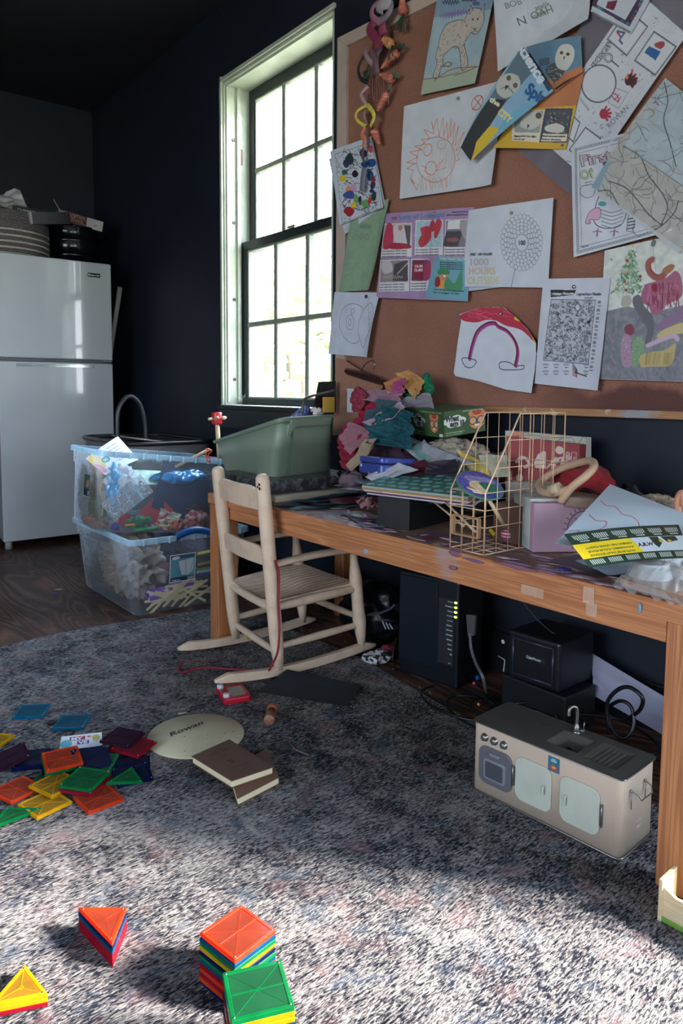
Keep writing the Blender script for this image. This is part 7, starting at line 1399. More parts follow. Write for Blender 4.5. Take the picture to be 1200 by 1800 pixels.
for a_, c_, flip in (('l', 'c', 0), ('c', 'r', 1)):
    Q = [Ge[a_+'1'], Ge[c_+'1'], Ge[c_+'0'], Ge[a_+'0']]; w = (Q[1]-Q[0]).length; h = (Q[3]-Q[0]).length; cv = Canvas(w, h, '38552F', 0.0006)
    if flip: cloud(cv, w*0.26, h*0.42, h*0.30); bearface(cv, w*0.80, h*0.50, h*0.30)
    else: cloud(cv, w*0.42, h*0.45, h*0.28); bearface(cv, w*0.78, h*0.52, h*0.28); cv.poly([(w*0.90, h*0.86), (w*0.985, h*0.86), (w*0.985, h*0.97), (w*0.90, h*0.97)], 'D5D8D6')
    cv.text('THE BOARD GAME BRAIN TEASER', (w*0.45, h*0.09), h*0.05, 'B9C8AE', width=w*0.5); cv.text('a fun animal guessing game', (w*0.05, h*0.86), h*0.06, 'A9BC9C', width=w*0.45); cv.text('for the whole family', (w*0.05, h*0.94), h*0.05, 'A9BC9C', width=w*0.4)
    n_ = (Q[3]-Q[0]).cross(Q[1]-Q[0]).normalized(); o = cv.sheet('printed_face', [q_-O6+n_*0.0012 for q_ in Q], gx)
crumple('fleece_blanket', 'cream curly fleece blanket under the green game box', 'blanket', (1.535, 1.43, 0.635), 0.075, mat('curly fleece', 'A59A8C', 0.95, bump=1.0, bscale=120), (0.8, 1.7, 0.80), 91, 0.35, 26)
crumple('cloth', 'grey-beige soft cloth right of the curly fleece', 'cloth', (1.60, 1.30, 0.60), 0.07, mat('taupe soft cloth', '8E867E', 0.95), (0.8, 1.2, 1.0), 93, 0.2, 9)
# ---------------------------------------------------------------- under the desk
ro = thing('modem', 'tall black internet modem with four lit green lights under the desk', 'modem', (1.485, 1.470, 0)); O7 = ro.location.copy()
pf = [at(700, 1172, z=0.012), at(803, 1205, z=0.012)]; pf[0].z = pf[1].z = 0
rt = [at(692, 1012, y=pf[0].y), at(797, 1030, y=pf[1].y)]
dxy = Vector((0.19, 0.035, 0)); hz_ = 0.30; fwd_ = (pf[1]-pf[0]).normalized(); dep = Vector((0.055, 0.012, 0)); dep = Vector((-fwd_.y, fwd_.x, 0))*0.13
dkm = mat('modem black', '10161E', 0.35)
up_ = Vector((0, 0, 0.305)); base = [pf[0], pf[1], pf[1]+dep, pf[0]+dep]
for p_ in base: p_.x = min(p_.x, 1.675)
k_s = 0.97
b = MB(); b.hexa([p_-O7+Vector((0, 0, 0.0)) for p_ in base]+[p_-O7+up_ for p_ in base]); b.out('housing', dkm, ro, bevel=0.006, seg=3)
b = MB(); e0, e1 = pf[0], pf[1]; n_ = Vector((fwd_.y, -fwd_.x, 0)); b.hexa([lerp(e0, e1, 0.0)-O7+n_*0.0005+Vector((0, 0, 0.04)), lerp(e0, e1, 0.68)-O7+n_*0.0005+Vector((0, 0, 0.04)), lerp(e0, e1, 0.68)-O7-n_*0.01+Vector((0, 0, 0.04)), lerp(e0, e1, 0)-O7-n_*0.01+Vector((0, 0, 0.04)), lerp(e0, e1, 0.02)-O7+n_*0.004+Vector((0, 0, 0.295)), lerp(e0, e1, 0.66)-O7+n_*0.004+Vector((0, 0, 0.295)), lerp(e0, e1, 0.66)-O7-n_*0.01+Vector((0, 0, 0.295)), lerp(e0, e1, 0.02)-O7-n_*0.01+Vector((0, 0, 0.295))]); b.out('front_panel', mat('modem panel', '131C26', 0.3), ro, bevel=0.002)
led = mat('green light', '2A5A20', 0.4, emit='C8FF50', estr=6.0)
for k in range(4):
    b = MB(); q = lerp(e0, e1, 0.955)+n_*0.0008; b.ball((q.x-O7.x, q.y-O7.y, 0.246-k*0.0135), 0.0052, 2, (0.6, 1.0, 0.55)); b.out('indicator_light', led, ro)
cv = Canvas(0.05, 0.19, '111820', 0.001)
for k, (tx, w_) in enumerate((('Power', .016), ('Broadband', .024), ('Service', .016), ('Wi-Fi 24', .020), ('Wi-Fi 5', .018), ('Ethernet 1', .020), ('Ethernet 2', .020), ('Ethernet 3', .020), ('Ethernet 4', .018), ('Phone 1', .014), ('Phone 2', .014), ('USB', .007))): cv.text(tx, (0.046-w_, 0.009+k*0.0136), 0.0042, 'AEB6BC', width=w_, bold=0.02)
cv.text('wps', (0.034, 0.185), 0.004, 'AEB6BC', width=0.007)
a_ = lerp(e0, e1, 0.955); b0 = a_-fwd_*0.056; o = cv.sheet('printed_labels', [Vector((b0.x, b0.y, 0.253))+n_*0.0008-O7, Vector((a_.x, a_.y, 0.253))-fwd_*0.006+n_*0.0008-O7, Vector((a_.x, a_.y, 0.063))-fwd_*0.006+n_*0.0008-O7, Vector((b0.x, b0.y, 0.063))+n_*0.0008-O7], ro)
# power supply unit
ups = thing('battery_backup', 'black CyberPower battery backup unit under the desk behind the toy kitchen', 'battery backup', (1.53, 1.235, 0.035), rz=0); O8 = ups.location.copy()
uf = [at(893, 1185, z=0.035), at(985, 1218, z=0.035)]; uf = [Vector((1.485, 1.262, 0.04)), Vector((1.505, 1.055, 0.04))]
def ups_at(px, py, x): q = at(px, py, x=x); return q
tl, tr, br_, bl = ups_at(893, 1112, 1.46), ups_at(985, 1132, 1.47), ups_at(985, 1222, 1.47), ups_at(893, 1190, 1.46)
zb = min(bl.z, br_.z); zt = max(tl.z, tr.z)
base = [Vector((tl.x, tl.y, zb)), Vector((tr.x, tr.y, zb)), Vector((tr.x+0.15, tr.y+0.005, zb)), Vector((tl.x+0.15, tl.y+0.005, zb))]; ht = Vector((0, 0, zt-zb))
b = MB(); b.hexa([p_-O8 for p_ in (base[1], base[2], base[3], base[0])]+[p_-O8+ht for p_ in (base[1], base[2], base[3], base[0])]); b.out('housing', mat('ups black', '0D1319', 0.4), ups, bevel=0.008, seg=3)
b = MB(); L_ = (base[0]-base[1]).length
for (u0, v0), (u1, v1) in (((0.12, 0.14), (0.12, 0.86)), ((0.12, 0.86), (0.88, 0.86)), ((0.88, 0.86), (0.88, 0.14)), ((0.88, 0.14), (0.12, 0.14))):
    f_ = lambda u, v: lerp(base[0], base[1], u)+ht*v-O8+Vector((-0.002, 0, 0)); b.tube([f_(u0, v0), f_(u1, v1)], 0.003, 8)
b.out('front_moulding', mat('ups trim', '2A3440', 0.3), ups)
cv = Canvas(0.07, 0.016, '0D1319'); cv.text('CyberPower', (0.002, 0.012), 0.011, 'C9D0D6', bold=0.02, width=0.052)
f_ = lambda u, v: lerp(base[0], base[1], u)+ht*v-O8+Vector((-0.001, 0, 0)); o = cv.sheet('printed_name', [f_(0.36, 0.60), f_(0.74, 0.60), f_(0.74, 0.50), f_(0.36, 0.50)], ups)
zb_ = zb
# plain block the unit stands on, only there to support it
t_ = thing('support_block', 'black support block in the cable tangle under the desk', 'support', (base[0].x+0.07, (base[0].y+base[1].y)/2, 0)); b = MB(); b.box((0.0, 0, zb_/2), (0.13, 0.19, zb_)); b.out('block_body', mat('block black', '0C1016', 0.5), t_, bevel=0.004)
blk = mat('black cable', '0B0E13', 0.35)
def cable(label, P, r=0.0035, m=None, name='cable', group=None): b = MB(); b.tube(spline(P, 8), r, 8); return tag(b.out(name, m or blk), label, 'cable', group)
g_ = mat('grey cable', '6E6E74', 0.5)
cbl = thing('charger_cable', 'grey cable with flat plug hanging beside the modem', 'cable', at(828, 1095, x=1.50)); O9 = cbl.location.copy()
b = MB(); b.tube(spline([at(826, 1112, x=1.50)-O9, at(828, 1140, x=1.50)-O9, at(836, 1165, x=1.47)-O9, at(848, 1190, x=1.42)-O9, at(855, 1220, z=0.02)-O9, at(868, 1242, z=0.008)-O9], 8), 0.0042, 8); b.out('cord', g_, cbl)
b = MB(); q = [at(818, 1080, x=1.50)-O9, at(834, 1082, x=1.50)-O9, at(832, 1118, x=1.50)-O9, at(821, 1120, x=1.50)-O9]; b.hexa([v for v in (q[3], q[2], q[2]+Vector((0.012, 0, 0)), q[3]+Vector((0.012, 0, 0)), q[0], q[1], q[1]+Vector((0.012, 0, 0)), q[0]+Vector((0.012, 0, 0)))]); b.out('plug', mat('grey plug', '4E4C50', 0.5), cbl, bevel=0.003)
cable('black looped cable standing up behind the tap of the toy kitchen', [at(1070, 1290, x=1.36), at(1066, 1240, x=1.36), at(1082, 1215, x=1.36), at(1105, 1208, x=1.36), at(1128, 1225, x=1.36), at(1126, 1245, x=1.37), at(1112, 1258, x=1.38), at(1095, 1268, x=1.40)], 0.0042)
cable('second black cable loop behind the toy kitchen sink', [at(1065, 1245, x=1.38), at(1090, 1232, x=1.38), at(1110, 1245, x=1.38), at(1112, 1280, x=1.37), at(1095, 1298, x=1.36), at(1075, 1280, x=1.36), at(1070, 1255, x=1.37)], 0.0038)
rn = random.Random(31)
for k in range(9):
    x, y = rn.uniform(1.36, 1.50), rn.uniform(0.85, 1.25); P = []
    a = rn.uniform(0, 6)
    for j in range(8): a += rn.uniform(0.5, 1.0); P.append((min(1.66, x+0.08*math.cos(a)), y+0.12*math.sin(a), 0.008+0.006*k+rn.uniform(0, 0.01)))
    cable('black cables coiled on the floor behind the toy kitchen', P, 0.0036, group='coiled cables behind the toy kitchen')
cable('thin wire hanging down from the desk apron above the battery unit', [at(920, 1060, x=1.45), at(940, 1085, x=1.46), at(965, 1108, x=1.48), at(975, 1114, x=1.49)], 0.0009, mat('thin grey wire', '4A4650', 0.5), 'wire')
cable('black cable arching at the left foot of the modem', [at(696, 1120, x=1.45), at(692, 1140, x=1.43), at(690, 1160, x=1.42), at(698, 1178, z=0.006)], 0.002)
wp2 = sheet_cloth('paper', 'large bluish white paper sheet leaning on the wall behind the toy kitchen', 'paper', [at(1037, 1147, x=1.62), at(1175, 1230, x=1.62), at(1165, 1292, x=1.56), at(1043, 1222, x=1.60)], mat('bluish paper', '8E8EA4', 0.7), 3, 0.004, 20, 2, 0.01)
placed('plastic_tag', 'small white plastic tag beside the battery unit', 'tag', at(884, 1128, x=1.50), mat('white tag', 'C9CDD2', 0.5), lambda b: b.ball((0, 0, 0), 0.006, 2, (0.3, 1, 1), 0.3, 100))
placed('cable_tie', 'white cable tie hanging left of the battery unit', 'cable tie', (0, 0, 0), mat('white tag', 'C9CDD2'), lambda b: b.tube([at(875, 1153, x=1.49), at(887, 1160, x=1.49), at(885, 1180, x=1.49)], [0.0008, 0.0012, 0.0026], 6))
# bag and cloths left of the modem
crumple('tote_bag', 'black nylon bag slumped on the floor under the desk, left of the modem', 'bag', (1.555, 1.80, 0.10), 0.10, mat('black nylon', '0C1118', 0.35), (0.9, 1.3, 1.0), 61, 0.22, 7)
placed('bag_strap', 'dark grey strap curving over the black bag', 'strap', (0, 0, 0), mat('grey strap', '2E3A40', 0.5), lambda b: b.tube(spline([at(645, 1080, x=1.46), at(665, 1078, x=1.45), at(685, 1070, x=1.45), at(694, 1062, x=1.46)], 6), 0.006, 8, flat=0.4))
bag_ = [o for o in COL.objects if o.name.startswith('tote_bag')][0]
for k in range(3): b = MB(); b.bar(at(672+k*6, 1092+k*2, x=1.445)-bag_.location, at(678+k*6, 1106, x=1.445)-bag_.location, 0.002, 0.005); b.out('printed_stripe', mat('silver stripe', '8A9098', 0.4), bag_)
m, n, l, p, t, mapping, nz, rng, mix, math_, bump = nodes_mat('black white print', 0.85); l.new(mix(rng(nz(55, t.outputs['Object'], 1), 0.50, 0.54), 'BDB9BE', '1A1C24'), p.inputs['Base Color'])
crumple('child_shoe', 'black and white patterned cloth slipper by the front rocker', 'slipper', at(662, 1155, z=0.018), 0.034, m, (1.4, 1.0, 0.6), 5, 0.3, 20)
crumple('sock', 'crimson sock behind the patterned slipper', 'sock', at(681, 1143, z=0.02), 0.020, mat('crimson sock', '7E2038', 0.9), (1.0, 1.0, 0.9), 6, 0.3, 30, sub=4)
for i, (px, py, c, r, nm) in enumerate(((833, 1201, 'D84A7A', 0.005, 'pink'), (841, 1238, 'E8A070', 0.004, 'orange'), (839, 1191, '1E5A9A', 0.008, 'blue'))):
    placed('bead', '%s bead on the dark floor beside the grey cable' % nm, 'bead', at(px, py, z=0.006), mat('bead '+nm, c, 0.4), lambda b: b.ball((0, 0, 0), r, 3))

# ---------------------------------------------------------------- toy kitchen
tk = thing('toy_kitchen', 'cream tin toy kitchen with grey worktop, oven, sink and tap, under the desk', 'toy kitchen', (1.150, 0.660, 0.007), rz=math.radians(4.5))
# local: x depth (0..0.125) away from the viewer, y along front (0..0.32), z up
KW, KD, KH = 0.322, 0.128, 0.148
tin = mat('cream tin', 'D2BFAD', 0.4, var=0.3, vscale=10, var2='C2AA98'); steel2 = mat('dark brushed tin', '716D69', 0.36, 0.5, var=0.3, vscale=30); tins = mat('silver tin', '9A9896', 0.3, 0.85)
b = MB(); R_0 = rrect(KD, KW, 0.012, 4, KD/2, KW/2); v0 = [b.bm.verts.new((x, y, 0)) for x, y in R_0]; v1 = [b.bm.verts.new((x, y, KH)) for x, y in R_0]; b.bm.faces.new(v0[::-1])
for i in range(len(R_0)): j = (i+1) % len(R_0); b.bm.faces.new((v0[i], v0[j], v1[j], v1[i])).smooth = True
b.out('cabinet', tin, tk)
# worktop with pressed sink and drainer
sy0, sy1, sx0, sx1 = 0.105, 0.170, 0.030, 0.100; dy0, dy1 = 0.025, 0.092
def topz(x, y):
    z = 0
    def basin(x0, x1, y0, y1, dpt, r=0.012):
        d = min(x-x0, x1-x, y-y0, y1-y)
        return -dpt*max(0, min(1, d/r))
    z += basin(sx0, sx1, sy0, sy1, 0.014); z += basin(0.024, 0.108, dy0, dy1, 0.004)
    if dy0+0.01 < y < dy1-0.01 and 0.034 < x < 0.098: z += 0.0014*math.sin((y-dy0)*2*PI/0.0095)
    for cx_, cy_, r_ in ((0.088, 0.215, 0.021), (0.040, 0.262, 0.017), (0.092, 0.285, 0.015), (0.040, 0.218, 0.014)):
        d = math.hypot(x-cx_, y-cy_)
        if d < r_: z += 0.0005*math.sin(d/r_*PI*6)
    return z
b = MB(); b.grid(lambda u, v: Vector((-0.002+(KD+0.004)*u, -0.002+(KW+0.004)*v, KH+topz(-0.002+(KD+0.004)*u, -0.002+(KW+0.004)*v))), 70, 170); wt = b.out('worktop', steel2, tk)
b = MB(); b.tube([(x, y, KH-0.001) for x, y in rrect(KD+0.005, KW+0.005, 0.013, 4, KD/2, KW/2)], 0.0016, 6, closed=True); b.out('worktop_rim', tins, tk)
b = MB(); b.tube([(x, y, 0.002) for x, y in rrect(KD+0.004, KW+0.004, 0.013, 4, KD/2, KW/2)], 0.002, 6, closed=True); b.out('base_rim', tins, tk)
fa = thing; b = MB(); tx, ty = 0.108, 0.150
b.lathe([(0.009, 0), (0.009, 0.003), (0.0065, 0.004), (0.0065, 0.012), (0.004, 0.014), (0.004, 0.02)], (tx, ty, KH), 16); b.tube(spline([(tx, ty, KH+0.012), (tx, ty, KH+0.044), (tx-0.004, ty+0.002, KH+0.052), (tx-0.012, ty+0.006, KH+0.053), (tx-0.017, ty+0.008, KH+0.047), (tx-0.018, ty+0.008, KH+0.036)], 6), 0.0036, 10); tp = b.out('tap', mat('tap steel', '8E8C8A', 0.3, 0.9), tk)
b = MB(); b.tube([(tx, ty-0.006, KH+0.007), (tx, ty-0.017, KH+0.007)], 0.0036, 10); b.tube([(tx, ty-0.015, KH+0.007), (tx, ty-0.016, KH+0.026)], 0.0012, 8); b.out('tap_lever', MATS['tap steel'], tp)
b = MB(); b.lathe([(0, 0.0006), (0.0045, 0.0006), (0.005, 0)], (0.060, 0.137, KH-0.0135), 14); b.out('drain', mat('drain dark', '2A2826', 0.4, 0.8), tk)
FX = Matrix(((0, 0, -1), (-1, 0, 0), (0, 1, 0)))   # face-local (right, up, out) -> kitchen space: right = -y, up = z, out = -x
def front(name, yc, zc, w, h, r, th, m, parent=tk, out0=0.0005, **k):
    b = MB(); b.prism(rrect(w, h, r, 6), th, FX, (-out0, yc, zc)); return b.out(name, m, parent, bevel=k.get('bevel', 0.0012), seg=2)
for k in range(3):
    yk = KW-0.030-k*0.023; b = MB(); b.lathe([(0, 0), (0.0085, 0), (0.0085, 0.0015), (0.0066, 0.002), (0.0062, 0.007), (0.0045, 0.008), (0, 0.008)], (0, yk, 0.121), 20, FX); kb = b.out('knob', tins, tk); b = MB(); b.box((-0.009, yk, 0.121), (0.003, 0.0018, 0.008)); b.out('knob_grip', tins, kb, bevel=0.0005)
grey_o = mat('oven grey', '6E7078', 0.35, 0.2)
ov = front('oven_door', KW-0.058, 0.066, 0.079, 0.078, 0.017, 0.004, grey_o); front('oven_window_frame', KW-0.058, 0.060, 0.052, 0.043, 0.006, 0.0065, mat('oven light grey', '9498A2', 0.3, 0.3), ov); front('oven_window', KW-0.058, 0.060, 0.043, 0.034, 0.004, 0.0070, mat('oven glass', '565A64', 0.2, 0.2), ov)
front('oven_handle', KW-0.058, 0.093, 0.024, 0.006, 0.0028, 0.008, mat('oven light grey', '9498A2'), ov)
mint = mat('pale mint tin', 'C6CBBE', 0.4, var=0.2, vscale=20)
for (yc, hs, hinge) in ((KW-0.145, -1, 1), (KW-0.243, 1, -1)):
    d_ = front('cupboard_door', yc, 0.069, 0.080, 0.088, 0.017, 0.0025, mint)
    b = MB(); ya = yc+hs*0.026; b.tube(spline([(-0.003, ya, 0.058), (-0.008, ya, 0.062), (-0.008, ya, 0.074), (-0.003, ya, 0.078)], 4), 0.0018, 8); b.out('handle', mint, d_)
    b = MB(); yh = yc+hinge*0.0425; b.box((-0.0025, yh, 0.069), (0.004, 0.0035, 0.038)); b.tube([(-0.0045, yh+hinge*0.002, 0.047), (-0.0045, yh+hinge*0.002, 0.091)], 0.0012, 6); b.out('hinge', tins, d_)
cv = Canvas(0.024, 0.030, '2E6E86', 0.0006); cv.blob([(0.006, 0.006), (0.012, 0.003), (0.018, 0.007), (0.016, 0.013), (0.008, 0.013)], '8EB4C0'); cv.ell((0.012, 0.022), 0.008, 0.005, 'C23A3A'); cv.ell((0.012, 0.021), 0.005, 0.0025, 'D9A03A'); cv.line([(0.007, 0.012), (0.017, 0.012)], '23304A', 0.002)
o = cv.sheet('sticker', [(-0.001, KW-0.176, 0.139), (-0.001, KW-0.200, 0.139), (-0.001, KW-0.200, 0.110), (-0.001, KW-0.176, 0.110)], tk)
b = MB()
for xx in (0.030, 0.085): b.lathe([(0, 0), (0.003, 0), (0.003, 0.002), (0, 0.003)], (xx, -0.001, 0.118), 10, Matrix.Rotation(PI/2, 3, 'X'))
b.tube([(0.030, -0.003, 0.118), (0.034, -0.014, 0.113), (0.038, -0.018, 0.104), (0.080, -0.018, 0.104), (0.084, -0.014, 0.113), (0.085, -0.003, 0.118)], 0.0012, 6); b.tube([(0.030, -0.003, 0.118), (0.024, -0.006, 0.088)], 0.0010, 6); b.tube([(0.085, -0.003, 0.118), (0.080, -0.005, 0.088)], 0.0010, 6); b.out('towel_rail', tins, tk)
cv = Canvas(0.045, 0.028, 'A79288', 0.0008)
cv2, tt, ww = None, None, None
for k, tx in enumerate(('mai', 'leg')):
    v_, t_2, w_2 = glyph_tris(tx, 0.02)
    b = MB(); 
    for tri in t_2:
        if len(tri) == 3: b.bm.faces.new([b.bm.verts.new((0.058+v_[i][0]*0.014+(0.004 if k else 0), -0.0008, 0.046-k*0.012+v_[i][1]*0.012)) for i in tri])
    b.out('embossed_name', mat('embossed tin', 'D8C6BA', 0.3), tk)

# ---------------------------------------------------------------- small crate at the right edge
cr = thing('wooden_tray', 'pale wooden toy tray with green base against the right desk leg', 'tray', (1.090, 0.545, 0.007), rz=0.06)
b = MB(); b.box((0.0, -0.003, 0.034), (0.052, 0.006, 0.068)); b.out('end_board', MATS['pale wood'], cr, bevel=0.001)
b = MB(); P = [(0, 0.008), (-0.20, 0.008), (-0.20, 0.058), (-0.10, 0.050), (-0.02, 0.046), (0, 0.056)]
vs0 = [b.bm.verts.new((-0.022, y-0.006, z)) for y, z in P]; vs1 = [b.bm.verts.new((-0.016, y-0.006, z)) for y, z in P]; b.bm.faces.new(vs0); b.bm.faces.new(vs1[::-1])
for i in range(6): b.bm.faces.new((vs0[i], vs1[i], vs1[(i+1) % 6], vs0[(i+1) % 6]))
b.out('side_board', MATS['pale wood'], cr)
b = MB(); b.box((-0.001, -0.106, 0.004), (0.046, 0.20, 0.008)); b.out('base_board', mat('leaf green paint', '6E9A3E', 0.5), cr, bevel=0.001)

# ---------------------------------------------------------------- things on the rug
RZ = 0.0072
es = thing('drawing_toy', 'small red magnetic drawing toy with two white knobs on the rug', 'toy', at(410, 1222, z=0.012), rz=math.radians(48)); es.location.z = RZ
b = MB(); b.prism(rrect(0.095, 0.075, 0.01), 0.016); b.out('case', mat('glossy red', 'B01A2E', 0.25), es, bevel=0.003, seg=3)
b = MB(); b.prism(rrect(0.058, 0.040, 0.005), 0.001, None, (0.002, 0.008, 0.0155)); b.out('screen', mat('screen grey', '8A8482', 0.3), es)
k1, k2 = at(386, 1204, z=0.03), at(399, 1222, z=0.03); dk_ = (k2-k1).normalized(); es.rotation_euler = (0, 0, math.atan2(dk_.y, dk_.x)); es.location = (k1+k2)/2+Vector((-dk_.y, dk_.x, 0))*0.027; es.location.z = RZ
for sx_ in (-1, 1):
    b = MB(); b.lathe([(0, 0), (0.009, 0), (0.009, 0.008), (0.008, 0.0095), (0, 0.0095)], (sx_*0.031, -0.027, 0.016), 20); b.out('knob', mat('white knob', 'C6CBD4', 0.4), es)
bs = sheet_cloth('felt_sheet', 'black felt sheet lying half under the near rocker on the rug', 'felt', [at(505, 1176, z=0.034), at(634, 1204, z=0.018), at(608, 1242, z=0.013), at(452, 1216, z=0.013)], mat('black felt', '20222B', 0.85), 3, 0.0012, 24, 2, 0.004)
disc = thing('name_disc', 'cream round board with the hand-lettered name Rowan lying on the rug', 'disc', (0.776, 1.540, RZ))
b = MB(); b.lathe([(0, 0), (0.114, 0), (0.1145, 0.0015), (0.113, 0.003), (0, 0.003)], (0, 0, 0), 72); b.out('board', mat('cream board', 'CFC7A6', 0.5, var=0.5, vscale=15, var2='BDB592'), disc)
cv = Canvas(0.12, 0.05, 'CFC7A6', 0.0009)
R_ = at(300, 1300, z=RZ+0.003); 
kx = lambda x, y: at(240+x/2.857, 1150+y/2.857, z=RZ+0.0035)
v_, t_2, w_2 = glyph_tris('Rowan', 0.012)
p0 = kx(168, 415); p1 = kx(335, 350); pu = kx(160, 385)-kx(168, 415); dd_ = (p1-p0)/w_2; hh = pu.normalized()*0.030
b = MB()
for tri in t_2: b.bm.faces.new([b.bm.verts.new(p0+dd_*v_[i][0]+hh*v_[i][1]+Vector((0, 0, 0.0004))-disc.location) for i in tri])
b.out('lettering', mat('marker black', '16161A', 0.4), disc)
b = MB(); rn = random.Random(4)
for k in range(16): a, r = rn.uniform(0, 6.28), rn.uniform(0.02, 0.105); b.ball((r*math.cos(a), r*math.sin(a), 0.0032), rn.uniform(0.0006, 0.0018), 1, (1.5, 0.7, 0.3))
o = b.out('dirt_specks', mat('dirt', '4A463A', 0.9), disc); o['kind'] = 'stuff'
# journals
def journal(label, P4, z0, z1, colr):
    c = sum((Vector(p) for p in P4), Vector())/4; c.z = z0; t = thing('journal', label, 'book', c)
    o = [Vector((p[0]-c.x, p[1]-c.y, 0)) for p in P4]; th = z1-z0
    b = MB(); q = [v*0.97 for v in o]; b.hexa([v+Vector((0, 0, 0.001)) for v in q]+[v+Vector((0, 0, th-0.001)) for v in q]); b.out('page_block', mat('cream pages', 'DDD0AE', 0.7, bump=0.3, bscale=400), t, bevel=0.002)
    for zz in (0, th-0.0016):
        b = MB(); b.hexa([v+Vector((0, 0, zz)) for v in o]+[v+Vector((0, 0, zz+0.0016)) for v in o]); b.out('cover', mat('brown leather '+colr, colr, 0.55), t, bevel=0.0008)
    return t, th
J = [at(*k_, z=0.040) for k_ in ((336, 1329), (407, 1373), (481.5, 1348), (403, 1299))]
j1, th1 = journal('thick brown leather journal with gilt lettering, lying on the smaller one', [J[0], J[1], J[2], J[3]], RZ+0.0165, 0.040, '5E4236')
cvj = Canvas(0.15, 0.10, '5A4034', 0.001); cvj.text('WISDOM', (0.035, 0.022), 0.012, '453026', bold=0.02, width=0.075); cvj.text('LIST', (0.055, 0.035), 0.009, '453026', width=0.03); cvj.text('to', (0.062, 0.058), 0.022, '1E1410', bold=0.02, width=0.018); cvj.text('MY NEW YEAR', (0.035, 0.075), 0.009, '453026', width=0.075); cvj.text('NOTES', (0.05, 0.088), 0.009, '453026', width=0.04)
oj = [v-j1.location for v in J]; ctr = sum(oj, Vector())/4; oj = [ctr+(v-ctr)*0.94 for v in oj]
zf = Vector((0, 0, 0.0006)); o = cvj.sheet('embossed_cover', [oj[3]+zf, oj[2]+zf, oj[1]+zf, oj[0]+zf] if False else [oj[0]+zf, oj[3]+zf, oj[2]+zf, oj[1]+zf], j1)
J2 = [at(*k_, z=0.0235) for k_ in ((385, 1395), (417, 1411), (492, 1374), (470, 1352))]; d2 = (J2[3]-J2[2])
J2 = [at(417, 1404, z=0.0235), at(491, 1366, z=0.0235)]; ex = (J2[1]-J2[0]); ey = (J[0]-J[1]); ey.z = 0; ey = ey.normalized()*0.11+ex.normalized()*0.06
journal('smaller brown journal with cream page edges under the thick one', [J2[0], J2[1], J2[1]+ey, J2[0]+ey], RZ, 0.0235, '6A4636')
# wooden rattle cylinder
cy = thing('wooden_shaker', 'small wooden cylinder shaker with orange end and drilled holes on the rug', 'shaker', at(470, 1277, z=0.02))
ax_ = Vector((0.62, 0.75, 0)).normalized(); Mx = Vector((0, 0, 1)).rotation_difference(ax_).to_matrix(); cy.location = (0.935+0.03, 1.475+0.03, RZ+0.0135)
b = MB(); b.lathe([(0, -0.035), (0.0125, -0.035), (0.0135, -0.033), (0.0135, 0.012), (0, 0.012)], (0, 0, 0), 26, Mx); b.out('body', mat('brown shaker wood', '8A5E4A', 0.5), cy)
b = MB(); b.lathe([(0, 0.012), (0.0135, 0.012), (0.0135, 0.032), (0.012, 0.036), (0, 0.036)], (0, 0, 0), 26, Mx); b.out('end_cap', mat('orange cap', 'B5603A', 0.5), cy)
b = MB()
for sx_, sy_ in ((0.005, 0.005), (-0.005, 0.005), (0.005, -0.005), (-0.005, -0.005)): b.lathe([(0, 0), (0.001, 0), (0.001, 0.0006), (0, 0.0006)], Mx@Vector((sx_, sy_, -0.0356)), 8, Mx)
b.out('drilled_holes', mat('hole dark', '1E1410', 0.8), cy)
# card among the tiles
cvm = Canvas(0.085, 0.05, 'C6CCD2', 0.0008); cvm.poly([(0.018, 0.006), (0.05, 0.006), (0.05, 0.02), (0.018, 0.02)], '8A3A50'); cvm.text('MY', (0.021, 0.018), 0.014, 'E0E2E6', bold=0.04, width=0.024); cvm.poly([(0.034, 0.022), (0.058, 0.022), (0.058, 0.036), (0.034, 0.036)], '4A3E7A'); cvm.text('VE', (0.037, 0.034), 0.014, 'E0E2E6', bold=0.04, width=0.018); cvm.ell((0.012, 0.03), 0.012, 0.015, '5AA8BC'); cvm.ell((0.072, 0.015), 0.008, 0.009, 'A8A05A'); cvm.line([(0.066, 0.022), (0.072, 0.03), (0.078, 0.022)], '4A4A3A', 0.001); cvm.ell((0.058, 0.01), 0.005, 0.003, 'B05A6A')
Qm = [at(108, 1295, z=0.026), at(179, 1287, z=0.030), at(180, 1312, z=0.008), at(104, 1318, z=0.008)]
tm = thing('greeting_card', 'small printed card with MY lettering standing behind the magnetic tiles', 'card', Qm[0]); o = cvm.sheet('card', [q_-Qm[0] for q_ in Qm], tm)
placed('toy_car_wheel', 'small black rubber lump beside the second turquoise tile', 'toy part', at(92, 1269, z=0.011), mat('rubber black', '101014', 0.6), lambda b: b.ball((0, 0, 0), 0.008, 3, (1.6, 0.9, 0.7), 0.2, 80))
# crumbs and twigs
rn = random.Random(55); b = MB()
for k in range(300):
    if k < 230: x, y = rn.uniform(0.9, 1.5), rn.uniform(1.15, 2.2)
    else: x, y = rn.uniform(0.3, 1.3), rn.uniform(0.7, 3.4)
    b.ball((x, y, 0.0085 if x < 1.37 and y < 2.4 else 0.0015), rn.uniform(0.0007, 0.0020), 1, (1.2, 1, 0.8))
tag(b.out('crumbs', mat('pale crumbs', 'A59A90', 0.8)), 'scattered pale crumbs and lint on rug and floorboards', 'crumbs', kind='stuff')
for i, P in enumerate(([(508, 1305), (520, 1318), (542, 1327)], [(313, 1255), (328, 1252)])):
    placed('twig', ['dry brown twig on the rug right of the journals', 'short pale splinter on the rug above the name disc'][i], 'twig', (0, 0, 0), mat('twig %d' % i, ['7A6256', 'B5A894'][i], 0.8), lambda b: b.tube([at(*p_, z=0.010) for p_ in P], 0.0016, 6))
